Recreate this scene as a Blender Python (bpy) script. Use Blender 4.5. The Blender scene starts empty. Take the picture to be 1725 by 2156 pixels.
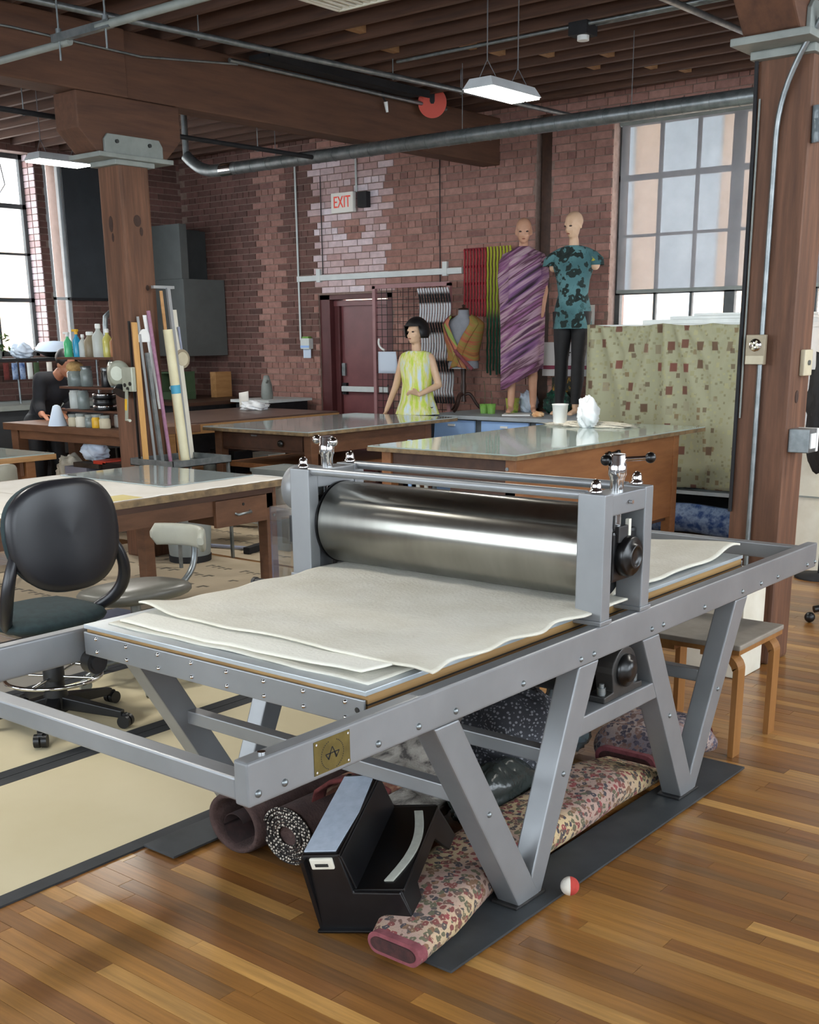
import bpy, bmesh, math, random
from mathutils import Vector, Matrix, Euler
random.seed(7)
SC = bpy.context.scene
COL = SC.collection
PI = math.pi

# ------------------------------------------------------------------ camera
cam_data = bpy.data.cameras.new('camera')
cam_data.sensor_fit = 'HORIZONTAL'
cam_data.sensor_width = 36.0
cam_data.lens = 36.0 * 2415.3 / 1725.0
cam_data.shift_y = 311.9 / 1725.0          # the photograph is cropped from the lower part of the frame
cam_data.clip_start = 0.05
cam_data.clip_end = 200
cam = bpy.data.objects.new('camera', cam_data)
COL.objects.link(cam)
def look(yaw, pitch, roll):
    cy, sy, cp, sp = math.cos(yaw), math.sin(yaw), math.cos(pitch), math.sin(pitch)
    f = Vector((sy * cp, cy * cp, -sp)); r = Vector((cy, -sy, 0)); u = r.cross(f)
    cr, sr = math.cos(roll), math.sin(roll)
    R, U = cr * r + sr * u, -sr * r + cr * u
    return Matrix((R, U, -f)).transposed().to_4x4()
cam.matrix_world = Matrix.Translation((0, 0, 1.6)) @ look(math.radians(-39.287), math.radians(15.807), math.radians(-0.6665))
SC.camera = cam

# ------------------------------------------------------------------ sky, exposure
W = bpy.data.worlds.new('sky'); SC.world = W; W.use_nodes = True
bg = W.node_tree.nodes['Background']
bg.inputs[0].default_value = (0.83, 0.92, 1.0, 1)
bg.inputs[1].default_value = 7.0
SC.view_settings.view_transform = 'Standard'
SC.view_settings.look = 'None'
SC.view_settings.gamma = 1
SC.view_settings.use_curve_mapping = False
SC.view_settings.exposure = 0.2
SC.cycles.max_bounces = 6; SC.cycles.diffuse_bounces = 3; SC.cycles.glossy_bounces = 3; SC.cycles.transmission_bounces = 4; SC.cycles.transparent_max_bounces = 8
SC.cycles.sample_clamp_indirect = 6.0; SC.cycles.caustics_reflective = False; SC.cycles.caustics_refractive = False
LAMP_POWER = 42.0
sun_data = bpy.data.lights.new('sun', 'SUN'); sun_data.energy = 9.0; sun_data.angle = math.radians(2); sun_data.color = (1.0, .96, .9)
sun = bpy.data.objects.new('sun', sun_data); COL.objects.link(sun)
sun.rotation_euler = Vector((-.62, .78, -1.5)).to_track_quat('-Z', 'Y').to_euler()      # high sun on the building fronts across the street

# ------------------------------------------------------------------ helpers
def lin(c):
    if isinstance(c, str):
        c = c.lstrip('#'); c = [int(c[i:i + 2], 16) / 255 for i in (0, 2, 4)]
    return tuple((v / 12.92 if v <= 0.04045 else ((v + 0.055) / 1.055) ** 2.4) for v in c) + (1,)

M = {}
def mat(name, c1, c2=None, rough=0.5, metal=0.0, scale=8.0, stretch=(1, 1, 1), detail=4.0, bump=0.0, contrast=(0.35, 0.65),
        spec=0.5, coat=0.0, emit=None, emit_s=0.0, trans=0.0, alpha=1.0, c3=None, rough2=None, bscale=None, aniso=0.0, coords='Object', sheen=0.0, subsurf=0.0):
    """a node material: colour drawn from noise between c1 and c2"""
    m = bpy.data.materials.new(name); m.use_nodes = True
    nt = m.node_tree; N = nt.nodes; L = nt.links
    b = N['Principled BSDF']
    b.inputs['Base Color'].default_value = lin(c1)
    b.inputs['Roughness'].default_value = rough
    b.inputs['Metallic'].default_value = metal
    b.inputs['Specular IOR Level'].default_value = spec
    b.inputs['Coat Weight'].default_value = coat
    b.inputs['Coat Roughness'].default_value = 0.15
    b.inputs['Transmission Weight'].default_value = trans
    b.inputs['Alpha'].default_value = alpha
    b.inputs['Anisotropic'].default_value = aniso
    b.inputs['Sheen Weight'].default_value = sheen
    if emit:
        b.inputs['Emission Color'].default_value = lin(emit); b.inputs['Emission Strength'].default_value = emit_s
    if c2 is not None or bump:
        tc = N.new('ShaderNodeTexCoord'); mp = N.new('ShaderNodeMapping')
        mp.inputs['Scale'].default_value = stretch
        L.new(tc.outputs[coords], mp.inputs[0])
    if c2 is not None:
        nz = N.new('ShaderNodeTexNoise'); nz.inputs['Scale'].default_value = scale; nz.inputs['Detail'].default_value = detail
        nz.inputs['Roughness'].default_value = 0.6
        L.new(mp.outputs[0], nz.inputs[0])
        cr = N.new('ShaderNodeValToRGB')
        cr.color_ramp.elements[0].position = contrast[0]; cr.color_ramp.elements[1].position = contrast[1]
        cr.color_ramp.elements[0].color = lin(c1); cr.color_ramp.elements[1].color = lin(c2)
        if c3 is not None:
            e = cr.color_ramp.elements.new((contrast[0] + contrast[1]) / 2); e.color = lin(c3)
        L.new(nz.outputs[0], cr.inputs[0]); L.new(cr.outputs[0], b.inputs['Base Color'])
        if rough2 is not None:
            mr = N.new('ShaderNodeMapRange'); mr.inputs[3].default_value = rough; mr.inputs[4].default_value = rough2
            mr.inputs[1].default_value = .3; mr.inputs[2].default_value = .7
            L.new(nz.outputs[0], mr.inputs[0]); L.new(mr.outputs[0], b.inputs['Roughness'])
    if bump:
        nb = N.new('ShaderNodeTexNoise'); nb.inputs['Scale'].default_value = bscale or scale * 4; nb.inputs['Detail'].default_value = 3
        L.new(mp.outputs[0], nb.inputs[0])
        bp = N.new('ShaderNodeBump'); bp.inputs['Strength'].default_value = bump; bp.inputs['Distance'].default_value = 0.01
        L.new(nb.outputs[0], bp.inputs['Height']); L.new(bp.outputs[0], b.inputs['Normal'])
    M[name] = m
    return m

def piece_mat(name, stops, rough, stretch, scale=3.0, grain=0.25, spec=0.5, bump=0.0, coat=0.0):
    """material for laid pieces (planks, bricks): one tone per piece, plus grain"""
    m = bpy.data.materials.new(name); m.use_nodes = True
    nt = m.node_tree; N = nt.nodes; L = nt.links; b = N['Principled BSDF']
    b.inputs['Roughness'].default_value = rough; b.inputs['Specular IOR Level'].default_value = spec
    b.inputs['Coat Weight'].default_value = coat; b.inputs['Coat Roughness'].default_value = 0.2
    oi = N.new('ShaderNodeObjectInfo'); ge = N.new('ShaderNodeNewGeometry')
    ad = N.new('ShaderNodeMath'); ad.operation = 'ADD'; fr = N.new('ShaderNodeMath'); fr.operation = 'FRACT'
    L.new(oi.outputs['Random'], ad.inputs[0]); L.new(ge.outputs['Random Per Island'], ad.inputs[1]); L.new(ad.outputs[0], fr.inputs[0])
    cr = N.new('ShaderNodeValToRGB'); cr.color_ramp.interpolation = 'LINEAR'
    els = cr.color_ramp.elements
    while len(els) < len(stops): els.new(0.5)
    for e, (p, c) in zip(els, stops): e.position = p; e.color = lin(c)
    L.new(fr.outputs[0], cr.inputs[0])
    mp = N.new('ShaderNodeMapping'); mp.inputs['Scale'].default_value = stretch
    L.new(ge.outputs['Position'], mp.inputs[0])
    mu = N.new('ShaderNodeMath'); mu.operation = 'MULTIPLY'; mu.inputs[1].default_value = 37.0
    L.new(fr.outputs[0], mu.inputs[0])
    nz = N.new('ShaderNodeTexNoise'); nz.noise_dimensions = '4D'; nz.inputs['Scale'].default_value = scale; nz.inputs['Detail'].default_value = 5
    nz.inputs['Roughness'].default_value = 0.65
    L.new(mp.outputs[0], nz.inputs[0]); L.new(mu.outputs[0], nz.inputs['W'])
    mr = N.new('ShaderNodeMapRange'); mr.inputs[1].default_value = 0.3; mr.inputs[2].default_value = 0.7
    mr.inputs[3].default_value = 1 - grain; mr.inputs[4].default_value = 1 + grain
    L.new(nz.outputs[0], mr.inputs[0])
    mx = N.new('ShaderNodeMix'); mx.data_type = 'RGBA'; mx.blend_type = 'MULTIPLY'; mx.inputs[0].default_value = 1.0
    L.new(cr.outputs[0], mx.inputs[6]); L.new(mr.outputs[0], mx.inputs[7]); L.new(mx.outputs[2], b.inputs['Base Color'])
    if bump:
        bp = N.new('ShaderNodeBump'); bp.inputs['Strength'].default_value = bump; bp.inputs['Distance'].default_value = 0.004
        L.new(nz.outputs[0], bp.inputs['Height']); L.new(bp.outputs[0], b.inputs['Normal'])
    M[name] = m
    return m

class MB:
    """collects shapes (world coordinates) for ONE mesh object"""
    def __init__(self): self.v = []; self.f = []; self.mi = []; self.sm = []; self.cur = 0
    def add(self, vs, fs, smooth=False):
        o = len(self.v); self.v += [tuple(p) for p in vs]
        for f in fs: self.f.append(tuple(i + o for i in f)); self.mi.append(self.cur); self.sm.append(smooth)
        return self
    def box(self, x0, x1, y0, y1, z0, z1):
        x0, x1 = min(x0, x1), max(x0, x1); y0, y1 = min(y0, y1), max(y0, y1); z0, z1 = min(z0, z1), max(z0, z1)
        return self.add([(x0, y0, z0), (x1, y0, z0), (x1, y1, z0), (x0, y1, z0), (x0, y0, z1), (x1, y0, z1), (x1, y1, z1), (x0, y1, z1)],
                        [(3, 2, 1, 0), (4, 5, 6, 7), (0, 1, 5, 4), (1, 2, 6, 5), (2, 3, 7, 6), (3, 0, 4, 7)])
    def obox(self, c, s, rot=(0, 0, 0)):
        e = Euler(rot).to_matrix(); c = Vector(c)
        vs = [c + e @ Vector((a * s[0] / 2, b * s[1] / 2, d * s[2] / 2)) for d in (-1, 1) for a, b in ((-1, -1), (1, -1), (1, 1), (-1, 1))]
        return self.add(vs, [(3, 2, 1, 0), (4, 5, 6, 7), (0, 1, 5, 4), (1, 2, 6, 5), (2, 3, 7, 6), (3, 0, 4, 7)])
    def prism(self, poly, axis, a, b):
        """poly in the two other axes (x: yz, y: xz, z: xy), extruded from a to b"""
        def pt(p, t): return {'x': (t, p[0], p[1]), 'y': (p[0], t, p[1]), 'z': (p[0], p[1], t)}[axis]
        n = len(poly); vs = [pt(p, a) for p in poly] + [pt(p, b) for p in poly]
        fs = [tuple(range(n))[::-1], tuple(range(n, 2 * n))] + [(i, (i + 1) % n, (i + 1) % n + n, i + n) for i in range(n)]
        return self.add(vs, fs)
    def cyl(self, p0, p1, r0, r1=None, n=20, caps=True, smooth=True):
        r1 = r0 if r1 is None else r1
        p0, p1 = Vector(p0), Vector(p1); d = (p1 - p0).normalized()
        a = d.orthogonal().normalized(); b = d.cross(a)
        ring = [(math.cos(2 * PI * i / n) * a + math.sin(2 * PI * i / n) * b) for i in range(n)]
        vs = [p0 + q * r0 for q in ring] + [p1 + q * r1 for q in ring]
        self.add(vs, [(i, (i + 1) % n, (i + 1) % n + n, i + n) for i in range(n)], smooth)
        if caps:
            if r0 > 0: self.add(vs[:n], [tuple(range(n))[::-1]])
            if r1 > 0: self.add(vs[n:], [tuple(range(n))])
        return self
    def lathe(self, prof, c, axis=(0, 0, 1), n=24, smooth=True):
        """prof: list of (radius, height along axis) from c"""
        c = Vector(c); d = Vector(axis).normalized(); a = d.orthogonal().normalized(); b = d.cross(a)
        if abs(d.z) > .99: a, b = Vector((1, 0, 0)), Vector((0, 1, 0)) * (1 if d.z > 0 else -1)
        vs = []
        for r, h in prof:
            for i in range(n):
                t = 2 * PI * i / n; vs.append(c + d * h + (math.cos(t) * a + math.sin(t) * b) * r)
        fs = [(k * n + i, k * n + (i + 1) % n, (k + 1) * n + (i + 1) % n, (k + 1) * n + i) for k in range(len(prof) - 1) for i in range(n)]
        self.add(vs, fs, smooth)
        if prof[0][0] > 1e-5: self.add(vs[:n], [tuple(range(n))[::-1]])
        if prof[-1][0] > 1e-5: self.add(vs[-n:], [tuple(range(n))])
        return self
    def ball(self, c, r, n=16, m=10, scale=(1, 1, 1)):
        vs = []
        for j in range(m + 1):
            p = PI * j / m
            for i in range(n):
                t = 2 * PI * i / n
                vs.append((c[0] + r * scale[0] * math.sin(p) * math.cos(t), c[1] + r * scale[1] * math.sin(p) * math.sin(t), c[2] - r * scale[2] * math.cos(p)))
        return self.add(vs, [(j * n + i, j * n + (i + 1) % n, (j + 1) * n + (i + 1) % n, (j + 1) * n + i) for j in range(m) for i in range(n)], True)
    def tube(self, pts, r, n=10, caps=True, radii=None):
        pts = [Vector(p) for p in pts]; k = len(pts); vs = []
        prev = None
        for i, p in enumerate(pts):
            d = (pts[min(i + 1, k - 1)] - pts[max(i - 1, 0)]).normalized()
            if prev is None: a = d.orthogonal().normalized()
            else: a = (prev - d * prev.dot(d)).normalized()
            prev = a; b = d.cross(a); rr = radii[i] if radii else r
            vs += [p + (math.cos(2 * PI * j / n) * a + math.sin(2 * PI * j / n) * b) * rr for j in range(n)]
        self.add(vs, [(q * n + j, q * n + (j + 1) % n, (q + 1) * n + (j + 1) % n, (q + 1) * n + j) for q in range(k - 1) for j in range(n)], True)
        if caps: self.add(vs[:n], [tuple(range(n))[::-1]]); self.add(vs[-n:], [tuple(range(n))])
        return self
    def loft(self, rings, caps=True, smooth=True, closed=True):
        n = len(rings[0]); vs = [p for r in rings for p in r]
        e = n if closed else n - 1
        self.add(vs, [(k * n + i, k * n + (i + 1) % n, (k + 1) * n + (i + 1) % n, (k + 1) * n + i) for k in range(len(rings) - 1) for i in range(e)], smooth)
        if caps and closed: self.add(rings[0], [tuple(range(n))[::-1]]); self.add(rings[-1], [tuple(range(n))])
        return self
    def sheet(self, fn, nu, nv, thick=None, smooth=True):
        """fn(u, v) -> point, u, v in 0..1; thick: vector, a closed slab"""
        vs = [Vector(fn(i / nu, j / nv)) for j in range(nv + 1) for i in range(nu + 1)]
        w = nu + 1
        fs = [(j * w + i, j * w + i + 1, (j + 1) * w + i + 1, (j + 1) * w + i) for j in range(nv) for i in range(nu)]
        if thick is None: return self.add(vs, fs, smooth)
        t = Vector(thick); vb = [p - t for p in vs]; o = len(vs)
        fs2 = [tuple(i + o for i in f[::-1]) for f in fs]
        rim = [i for i in range(w)] + [j * w + nu for j in range(1, nv + 1)] + [nv * w + i for i in range(nu - 1, -1, -1)] + [j * w for j in range(nv - 1, 0, -1)]
        fs3 = [(rim[(k + 1) % len(rim)], rim[k], rim[k] + o, rim[(k + 1) % len(rim)] + o) for k in range(len(rim))]
        return self.add(vs + vb, fs + fs2 + fs3, smooth)
    def build(self, name, m, parent=None, bevel=0.0, seg=2, local=False, sub=0):
        me = bpy.data.meshes.new(name)
        off = Vector((0, 0, 0))
        if parent is not None and not local:
            p = parent
            while p is not None: off += p.location; p = p.parent
        me.from_pydata([(x - off.x, y - off.y, z - off.z) for x, y, z in self.v], [], self.f)
        for mm in (m if isinstance(m, (list, tuple)) else [m]): me.materials.append(M[mm] if isinstance(mm, str) else mm)
        for p, k, s in zip(me.polygons, self.mi, self.sm): p.material_index = k; p.use_smooth = s
        if bevel:
            bm = bmesh.new(); bm.from_mesh(me)
            bmesh.ops.remove_doubles(bm, verts=bm.verts, dist=1e-5)
            ed = [e for e in bm.edges if len(e.link_faces) == 2 and e.calc_face_angle(0) > 0.6]
            bmesh.ops.bevel(bm, geom=ed, offset=bevel, segments=seg, affect='EDGES', profile=0.6, clamp_overlap=True)
            bm.to_mesh(me); bm.free()
        me.update()
        o = bpy.data.objects.new(name, me); COL.objects.link(o)
        if parent is not None: o.parent = parent
        if sub:
            md = o.modifiers.new('smooth', 'SUBSURF'); md.levels = sub; md.render_levels = sub
        return o

def tag(o, label, cat=None, group=None, kind=None):
    o['label'] = label
    if cat: o['category'] = cat
    if group: o['group'] = group
    if kind: o['kind'] = kind
    return o
def thing(name, label, cat, loc=(0, 0, 0), group=None, kind=None, rz=0.0):
    o = bpy.data.objects.new(name, None); o.empty_display_size = 0.1; COL.objects.link(o)
    o.location = loc; o.rotation_euler = (0, 0, rz)
    return tag(o, label, cat, group, kind)
def copy_tree(o, parent=None, label=None, loc=None, rz=None):
    c = o.copy(); COL.objects.link(c); c.parent = parent
    if label: c['label'] = label
    if loc is not None: c.location = loc
    if rz is not None: c.rotation_euler = (0, 0, rz)
    for ch in list(o.children): copy_tree(ch, c)
    return c
def structure(name, mb, m, label=None, parent=None, bevel=0.0):
    o = mb.build(name, m, parent, bevel=bevel)
    if parent is None:
        o['kind'] = 'structure'
        if label: o['label'] = label
    return o
UNIT = {}
def unit_box(key, m):
    """shared 1x1x1 box mesh for laid pieces"""
    if key not in UNIT:
        me = bpy.data.meshes.new(key)
        b = MB().box(-.5, .5, -.5, .5, -.5, .5)
        me.from_pydata(b.v, [], b.f); me.materials.append(M[m]); UNIT[key] = me
    return UNIT[key]
def lay(name, me, parent, c, s):
    o = bpy.data.objects.new(name, me); COL.objects.link(o); o.parent = parent; o.location = c; o.scale = s
    return o
def rnd(a, b): return random.uniform(a, b)
def bez(p0, p1, p2, p3, n=12):
    out = []
    for i in range(n + 1):
        t = i / n; s = 1 - t
        out.append(tuple(s ** 3 * a + 3 * s * s * t * b + 3 * s * t * t * c + t ** 3 * d for a, b, c, d in zip(p0, p1, p2, p3)))
    return out

# ------------------------------------------------------------------ materials
mat('steel_paint', '#858789', '#919395', rough=.40, metal=.5, scale=3, bump=.02, bscale=160)
mat('steel_dark', '#3a3b3d', '#4a4846', rough=.45, metal=.7, scale=9)
mat('polished_steel', '#b4b3ab', '#a19f97', rough=.3, metal=1, scale=6, stretch=(1, .3, .3), aniso=.9)
_n = M['polished_steel'].node_tree; _t = _n.nodes.new('ShaderNodeTangent'); _t.direction_type = 'RADIAL'; _t.axis = 'X'; _n.nodes['Principled BSDF'].inputs['Anisotropic Rotation'].default_value = .25; _n.links.new(_t.outputs[0], _n.nodes['Principled BSDF'].inputs['Tangent'])
mat('chrome', '#d9dadb', rough=.12, metal=1)
mat('black_plastic', '#0c0c0e', '#141416', rough=.3, scale=20)
mat('black_gloss', '#0a0a0b', rough=.3)
mat('black_matte', '#101013', '#1b1b1f', rough=.75, scale=12)
mat('brass', '#77693a', '#665a30', rough=.42, metal=.65, scale=20)
mat('ink', '#15130d', rough=.6)
mat('bed_edge', '#a98653', '#7a5a33', rough=.6, scale=6, stretch=(1, .15, 6), contrast=(.3, .7))
mat('bed_top', '#b9bfc2', '#a3aaad', rough=.35, metal=.3, scale=4)
mat('felt', '#e6e3d6', '#dcd8c8', rough=.95, scale=3.0, contrast=(.3, .75), bump=.25, bscale=90, sheen=.15)
mat('felt_aged', '#e0dccf', '#cec8b6', rough=.95, scale=5, contrast=(.35, .8), bump=.25, bscale=90)
mat('blanket_white', '#d9d7cc', '#cdc9ba', rough=.95, scale=4, bump=.2, bscale=90)
mat('column_wood', '#76503a', '#4b3022', c3='#5f3f2c', rough=.7, scale=5, stretch=(6, 6, .5), detail=6, contrast=(.25, .75), bump=.25, bscale=9)
mat('beam_wood', '#63422f', '#4a3023', rough=.75, scale=4, stretch=(5, .5, 5), detail=6, contrast=(.3, .7), bump=.2, bscale=8)
mat('joist_wood', '#5f4132', '#432d24', rough=.8, scale=4, stretch=(.5, 6, 6), detail=6, contrast=(.3, .7))
mat('block_wood', '#a57c55', '#8d6744', rough=.8, scale=5)
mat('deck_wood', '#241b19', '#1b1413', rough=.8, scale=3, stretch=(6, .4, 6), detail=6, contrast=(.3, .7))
mat('galvanised', '#8e9394', '#747a7c', rough=.38, metal=.75, scale=14)
mat('cap_grey', '#8b908b', '#7d827e', rough=.55, metal=.1, scale=7)
mat('mortar', '#8f7a70', '#7d685e', rough=.95, scale=20)
mat('white_paint', '#d7dcda', '#c9cfce', rough=.5, scale=6)
mat('white_plastic', '#e4e6e4', rough=.4)
mat('off_white', '#d9d6c8', '#cdc8b8', rough=.6, scale=6)
mat('paper', '#e9e5dd', '#e0dbd1', rough=.8, scale=4)
mat('paper_blue', '#cfdcec', rough=.8)
mat('lamp_glow', '#ffffff', rough=.5, emit='#fffdf2', emit_s=14)
mat('red_paint', '#c8432f', rough=.5)
mat('glass_clear', '#ffffff', rough=.03, trans=1.0, alpha=.18)
mat('mat_cream', '#cbbf9f', '#c2b592', rough=.75, scale=1.6, contrast=(.3, .75))
mat('mat_border', '#26292c', '#2f3134', rough=.7, scale=9)
mat('plate_grey', '#3c3f42', '#2e3133', rough=.55, scale=7, contrast=(.3, .7), spec=.4)
piece_mat('plank', [(0, '#6f4a27'), (.2, '#8c5f2d'), (.4, '#7c5028'), (.6, '#9f7038'), (.78, '#875b2d'), (.9, '#b88a4c'), (1, '#654429')],
          .33, (1.2, 26, 10), scale=2.2, grain=.3, coat=.25)
piece_mat('brick', [(0, '#8c665c'), (.25, '#a2776b'), (.5, '#966c62'), (.75, '#ab8175'), (1, '#7f5a53')], .8, (1, 1, 1), scale=16, grain=.22, bump=.5)
piece_mat('brick_pale', [(0, '#cdb4b4'), (.3, '#a57b74'), (.55, '#d9c6ca'), (.8, '#bb9a97'), (1, '#e0d2d8')], .55, (1, 1, 1), scale=16, grain=.18, bump=.4)
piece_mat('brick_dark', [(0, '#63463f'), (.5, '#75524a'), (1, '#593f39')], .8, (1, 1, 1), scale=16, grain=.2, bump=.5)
# ------------------------------------------------------------------ structure: floor
_cw = cam.matrix_world.inverted()
def in_view(p, margin=0.0):
    q = _cw @ Vector(p)
    if q.z > -0.1: return False
    x = 862.5 + 2415.3 * q.x / -q.z; y = 1389.9 - 2415.3 * q.y / -q.z
    return -60 < x < 1785 and -60 < y < 2216
floor = structure('floor', MB().box(-12.05, 3.0, -3.0, 10.3, -0.12, -0.021), 'mat_border', 'strip hardwood floor of honey and brown planks')
floor['label'] = 'strip hardwood floor of honey and brown planks'
planks = []
y = 0.4
PW = 0.0572
while y < 9.9:
    x = -11.7 + rnd(-1.2, 0)
    while x < 1.6:
        ln = rnd(.5, 1.7)
        if x + ln > -11.7: planks.append((max(x, -11.7), min(x + ln, 2.0), y))
        x += ln
    y += PW
def plank_rank(p):
    c = ((p[0] + p[1]) / 2, p[2], 0)
    vis = in_view(c) or in_view((p[0], p[2], 0)) or in_view((p[1], p[2], 0))
    bare = (c[0] > -2.6 and p[2] < 6.6)
    return (0 if (vis and bare) else 1, Vector(c).length)
planks.sort(key=plank_rank)
me = unit_box('plank_mesh', 'plank')
for x0, x1, yy in planks[:300]:
    lay('plank', me, floor, ((x0 + x1) / 2, yy + PW / 2, -0.0105 + rnd(-.0004, .0004)), (x1 - x0 - .0012, PW - .0012, .021))
b = MB()
for x0, x1, yy in planks[300:]: b.box(x0, x1 - .0012, yy, yy + PW - .0012, -.021, 0)
o = b.build('planks_beyond', 'plank', floor); o['kind'] = 'stuff'

# ------------------------------------------------------------------ back wall
YB = 10.0
def wall_pieces(b, a0, a1, z0, z1, holes, put):
    """rectangles of a wall around holes (a0, a1, z0, z1)"""
    xs = sorted({a0, a1, *[h[0] for h in holes], *[h[1] for h in holes]})
    zs = sorted({z0, z1, *[h[2] for h in holes], *[h[3] for h in holes]})
    for i in range(len(xs) - 1):
        for k in range(len(zs) - 1):
            cx, cz = (xs[i] + xs[i + 1]) / 2, (zs[k] + zs[k + 1]) / 2
            if any(h[0] < cx < h[1] and h[2] < cz < h[3] for h in holes): continue
            put(b, xs[i], xs[i + 1], zs[k], zs[k + 1])
DOOR = (-9.46, -8.36, 0.0, 2.05)
WIN = (-5.70, -2.60, 1.25, 3.46)
CHASE = (-6.53, -6.36, 0.0, 3.6)
b = MB()
wall_pieces(b, -11.75, 3.0, 0, 3.9, [DOOR, WIN, CHASE], lambda b, u0, u1, v0, v1: b.box(u0, u1, YB, YB + .3, v0, v1))
b.box(CHASE[0], CHASE[1], YB + .14, YB + .3, 0, 3.6)
wall_back = structure('wall_back', b, 'mortar', 'red brick back wall with the exit door and a large window')
CH, BH, BL = .0690, .0592, .2130
bricks = []
k = 0; z = .55
while z < 3.86:
    x = -11.75 + (.11 if k % 2 else 0) + rnd(-.02, .02)
    hdr = (k % 7 == 3)
    while x < -2.2:
        L_ = (.1 if hdr else BL) + rnd(-.012, .012)
        x0, x1 = x + .005, x + L_ - .005
        zc = z + CH / 2
        cut = False
        for h in (DOOR, WIN, CHASE):
            if h[2] - .02 < zc < h[3] + .005:
                if x0 >= h[0] and x1 <= h[1]: cut = True
                elif x0 < h[0] < x1: x1 = h[0] - .003
                elif x0 < h[1] < x1: x0 = h[1] + .003
        if not cut and x1 - x0 > .03: bricks.append((x0, x1, z + .005, z + .005 + BH))
        x += L_
    z += CH; k += 1
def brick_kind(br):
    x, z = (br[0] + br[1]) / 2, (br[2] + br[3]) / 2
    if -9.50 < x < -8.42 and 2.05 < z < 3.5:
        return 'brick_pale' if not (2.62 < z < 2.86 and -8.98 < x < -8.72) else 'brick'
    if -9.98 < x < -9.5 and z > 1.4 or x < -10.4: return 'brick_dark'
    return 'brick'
def brick_rank(br):
    x, z = (br[0] + br[1]) / 2, (br[2] + br[3]) / 2
    hid = z < 1.7 and x > -7.4 or x > -3.7 or z > 3.6 or not in_view((x, YB, z)) or (x > -5.2 and z < 1.75)
    return (1 if hid else 0, (Vector((x, YB, z)) - Vector((0, 0, 1.6))).length)
bricks.sort(key=brick_rank)
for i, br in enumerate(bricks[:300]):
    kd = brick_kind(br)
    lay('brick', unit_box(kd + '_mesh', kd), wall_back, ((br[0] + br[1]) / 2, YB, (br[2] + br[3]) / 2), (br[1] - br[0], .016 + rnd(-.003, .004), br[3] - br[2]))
for kd in ('brick', 'brick_pale', 'brick_dark'):
    b = MB()
    for br in bricks[300:]:
        if brick_kind(br) == kd: b.box(br[0], br[1], YB - .008 + rnd(-.002, .002), YB + .004, br[2], br[3])
    o = b.build('bricks_beyond', kd, wall_back); o['kind'] = 'stuff'

# ------------------------------------------------------------------ left wall
XL = -11.75
WA = (4.9, 7.93, 1.42, 3.56); WB = (8.05, 8.30, 1.35, 3.52)
b = MB()
wall_pieces(b, -3.0, 10.3, 0, 3.9, [WA, WB], lambda b, u0, u1, v0, v1: b.box(XL - .3, XL, u0, u1, v0, v1))
wall_left = structure('wall_left', b, 'mortar', 'dark brick side wall with tall factory windows')
b = MB(); k = 0; z = .8
while z < 3.85:
    y = 4.0 + (.11 if k % 2 else 0)
    while y < 9.95:
        L_ = BL + rnd(-.012, .012); zc = z + CH / 2; y0, y1 = y + .005, y + L_ - .005; cut = False
        for h in (WA, WB):
            if h[2] - .02 < zc < h[3]:
                if y0 >= h[0] and y1 <= h[1]: cut = True
                elif y0 < h[0] < y1: y1 = h[0]
                elif y0 < h[1] < y1: y0 = h[1]
        if not cut and y1 - y0 > .03: b.box(XL - .004, XL + .008, y0, y1, z + .005, z + .005 + BH)
        y += L_
    z += CH; k += 1
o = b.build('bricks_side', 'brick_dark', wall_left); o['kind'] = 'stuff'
b = MB(); z = WA[2]
while z < WA[3] - .05:      # window reveal in paler brick, standing in for daylight on it
    for x0 in (XL - .29, XL - .18, XL - .07): b.box(x0, x0 + .095, WA[1] - .008, WA[1] + .004, z + .005, z + .005 + BH)
    z += CH
o = b.build('bricks_reveal', 'brick_pale', wall_left); o['kind'] = 'stuff'

# unseen walls beside and behind the camera, added to limit sky light; windows open
WR = [(-2.2, 1.2, .95, 3.5), (1.9, 5.3, .95, 3.5), (6.0, 9.4, .95, 3.5)]
b = MB(); wall_pieces(b, -3.3, 10.3, 0, 3.9, WR, lambda b, u0, u1, v0, v1: b.box(3.0, 3.3, u0, u1, v0, v1)); structure('wall_right', b, 'mortar', 'unseen brick side wall with tall windows, added to limit the daylight')
WF = [(-10.6, -7.4, .95, 3.5), (-6.6, -3.4, .95, 3.5), (-2.4, 1.4, .95, 3.5)]
b = MB(); wall_pieces(b, -12.05, 3.3, 0, 3.9, WF, lambda b, u0, u1, v0, v1: b.box(u0, u1, -3.3, -3.0, v0, v1)); structure('wall_front', b, 'mortar', 'unseen brick wall with tall windows behind the camera, added to limit the daylight')
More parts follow.
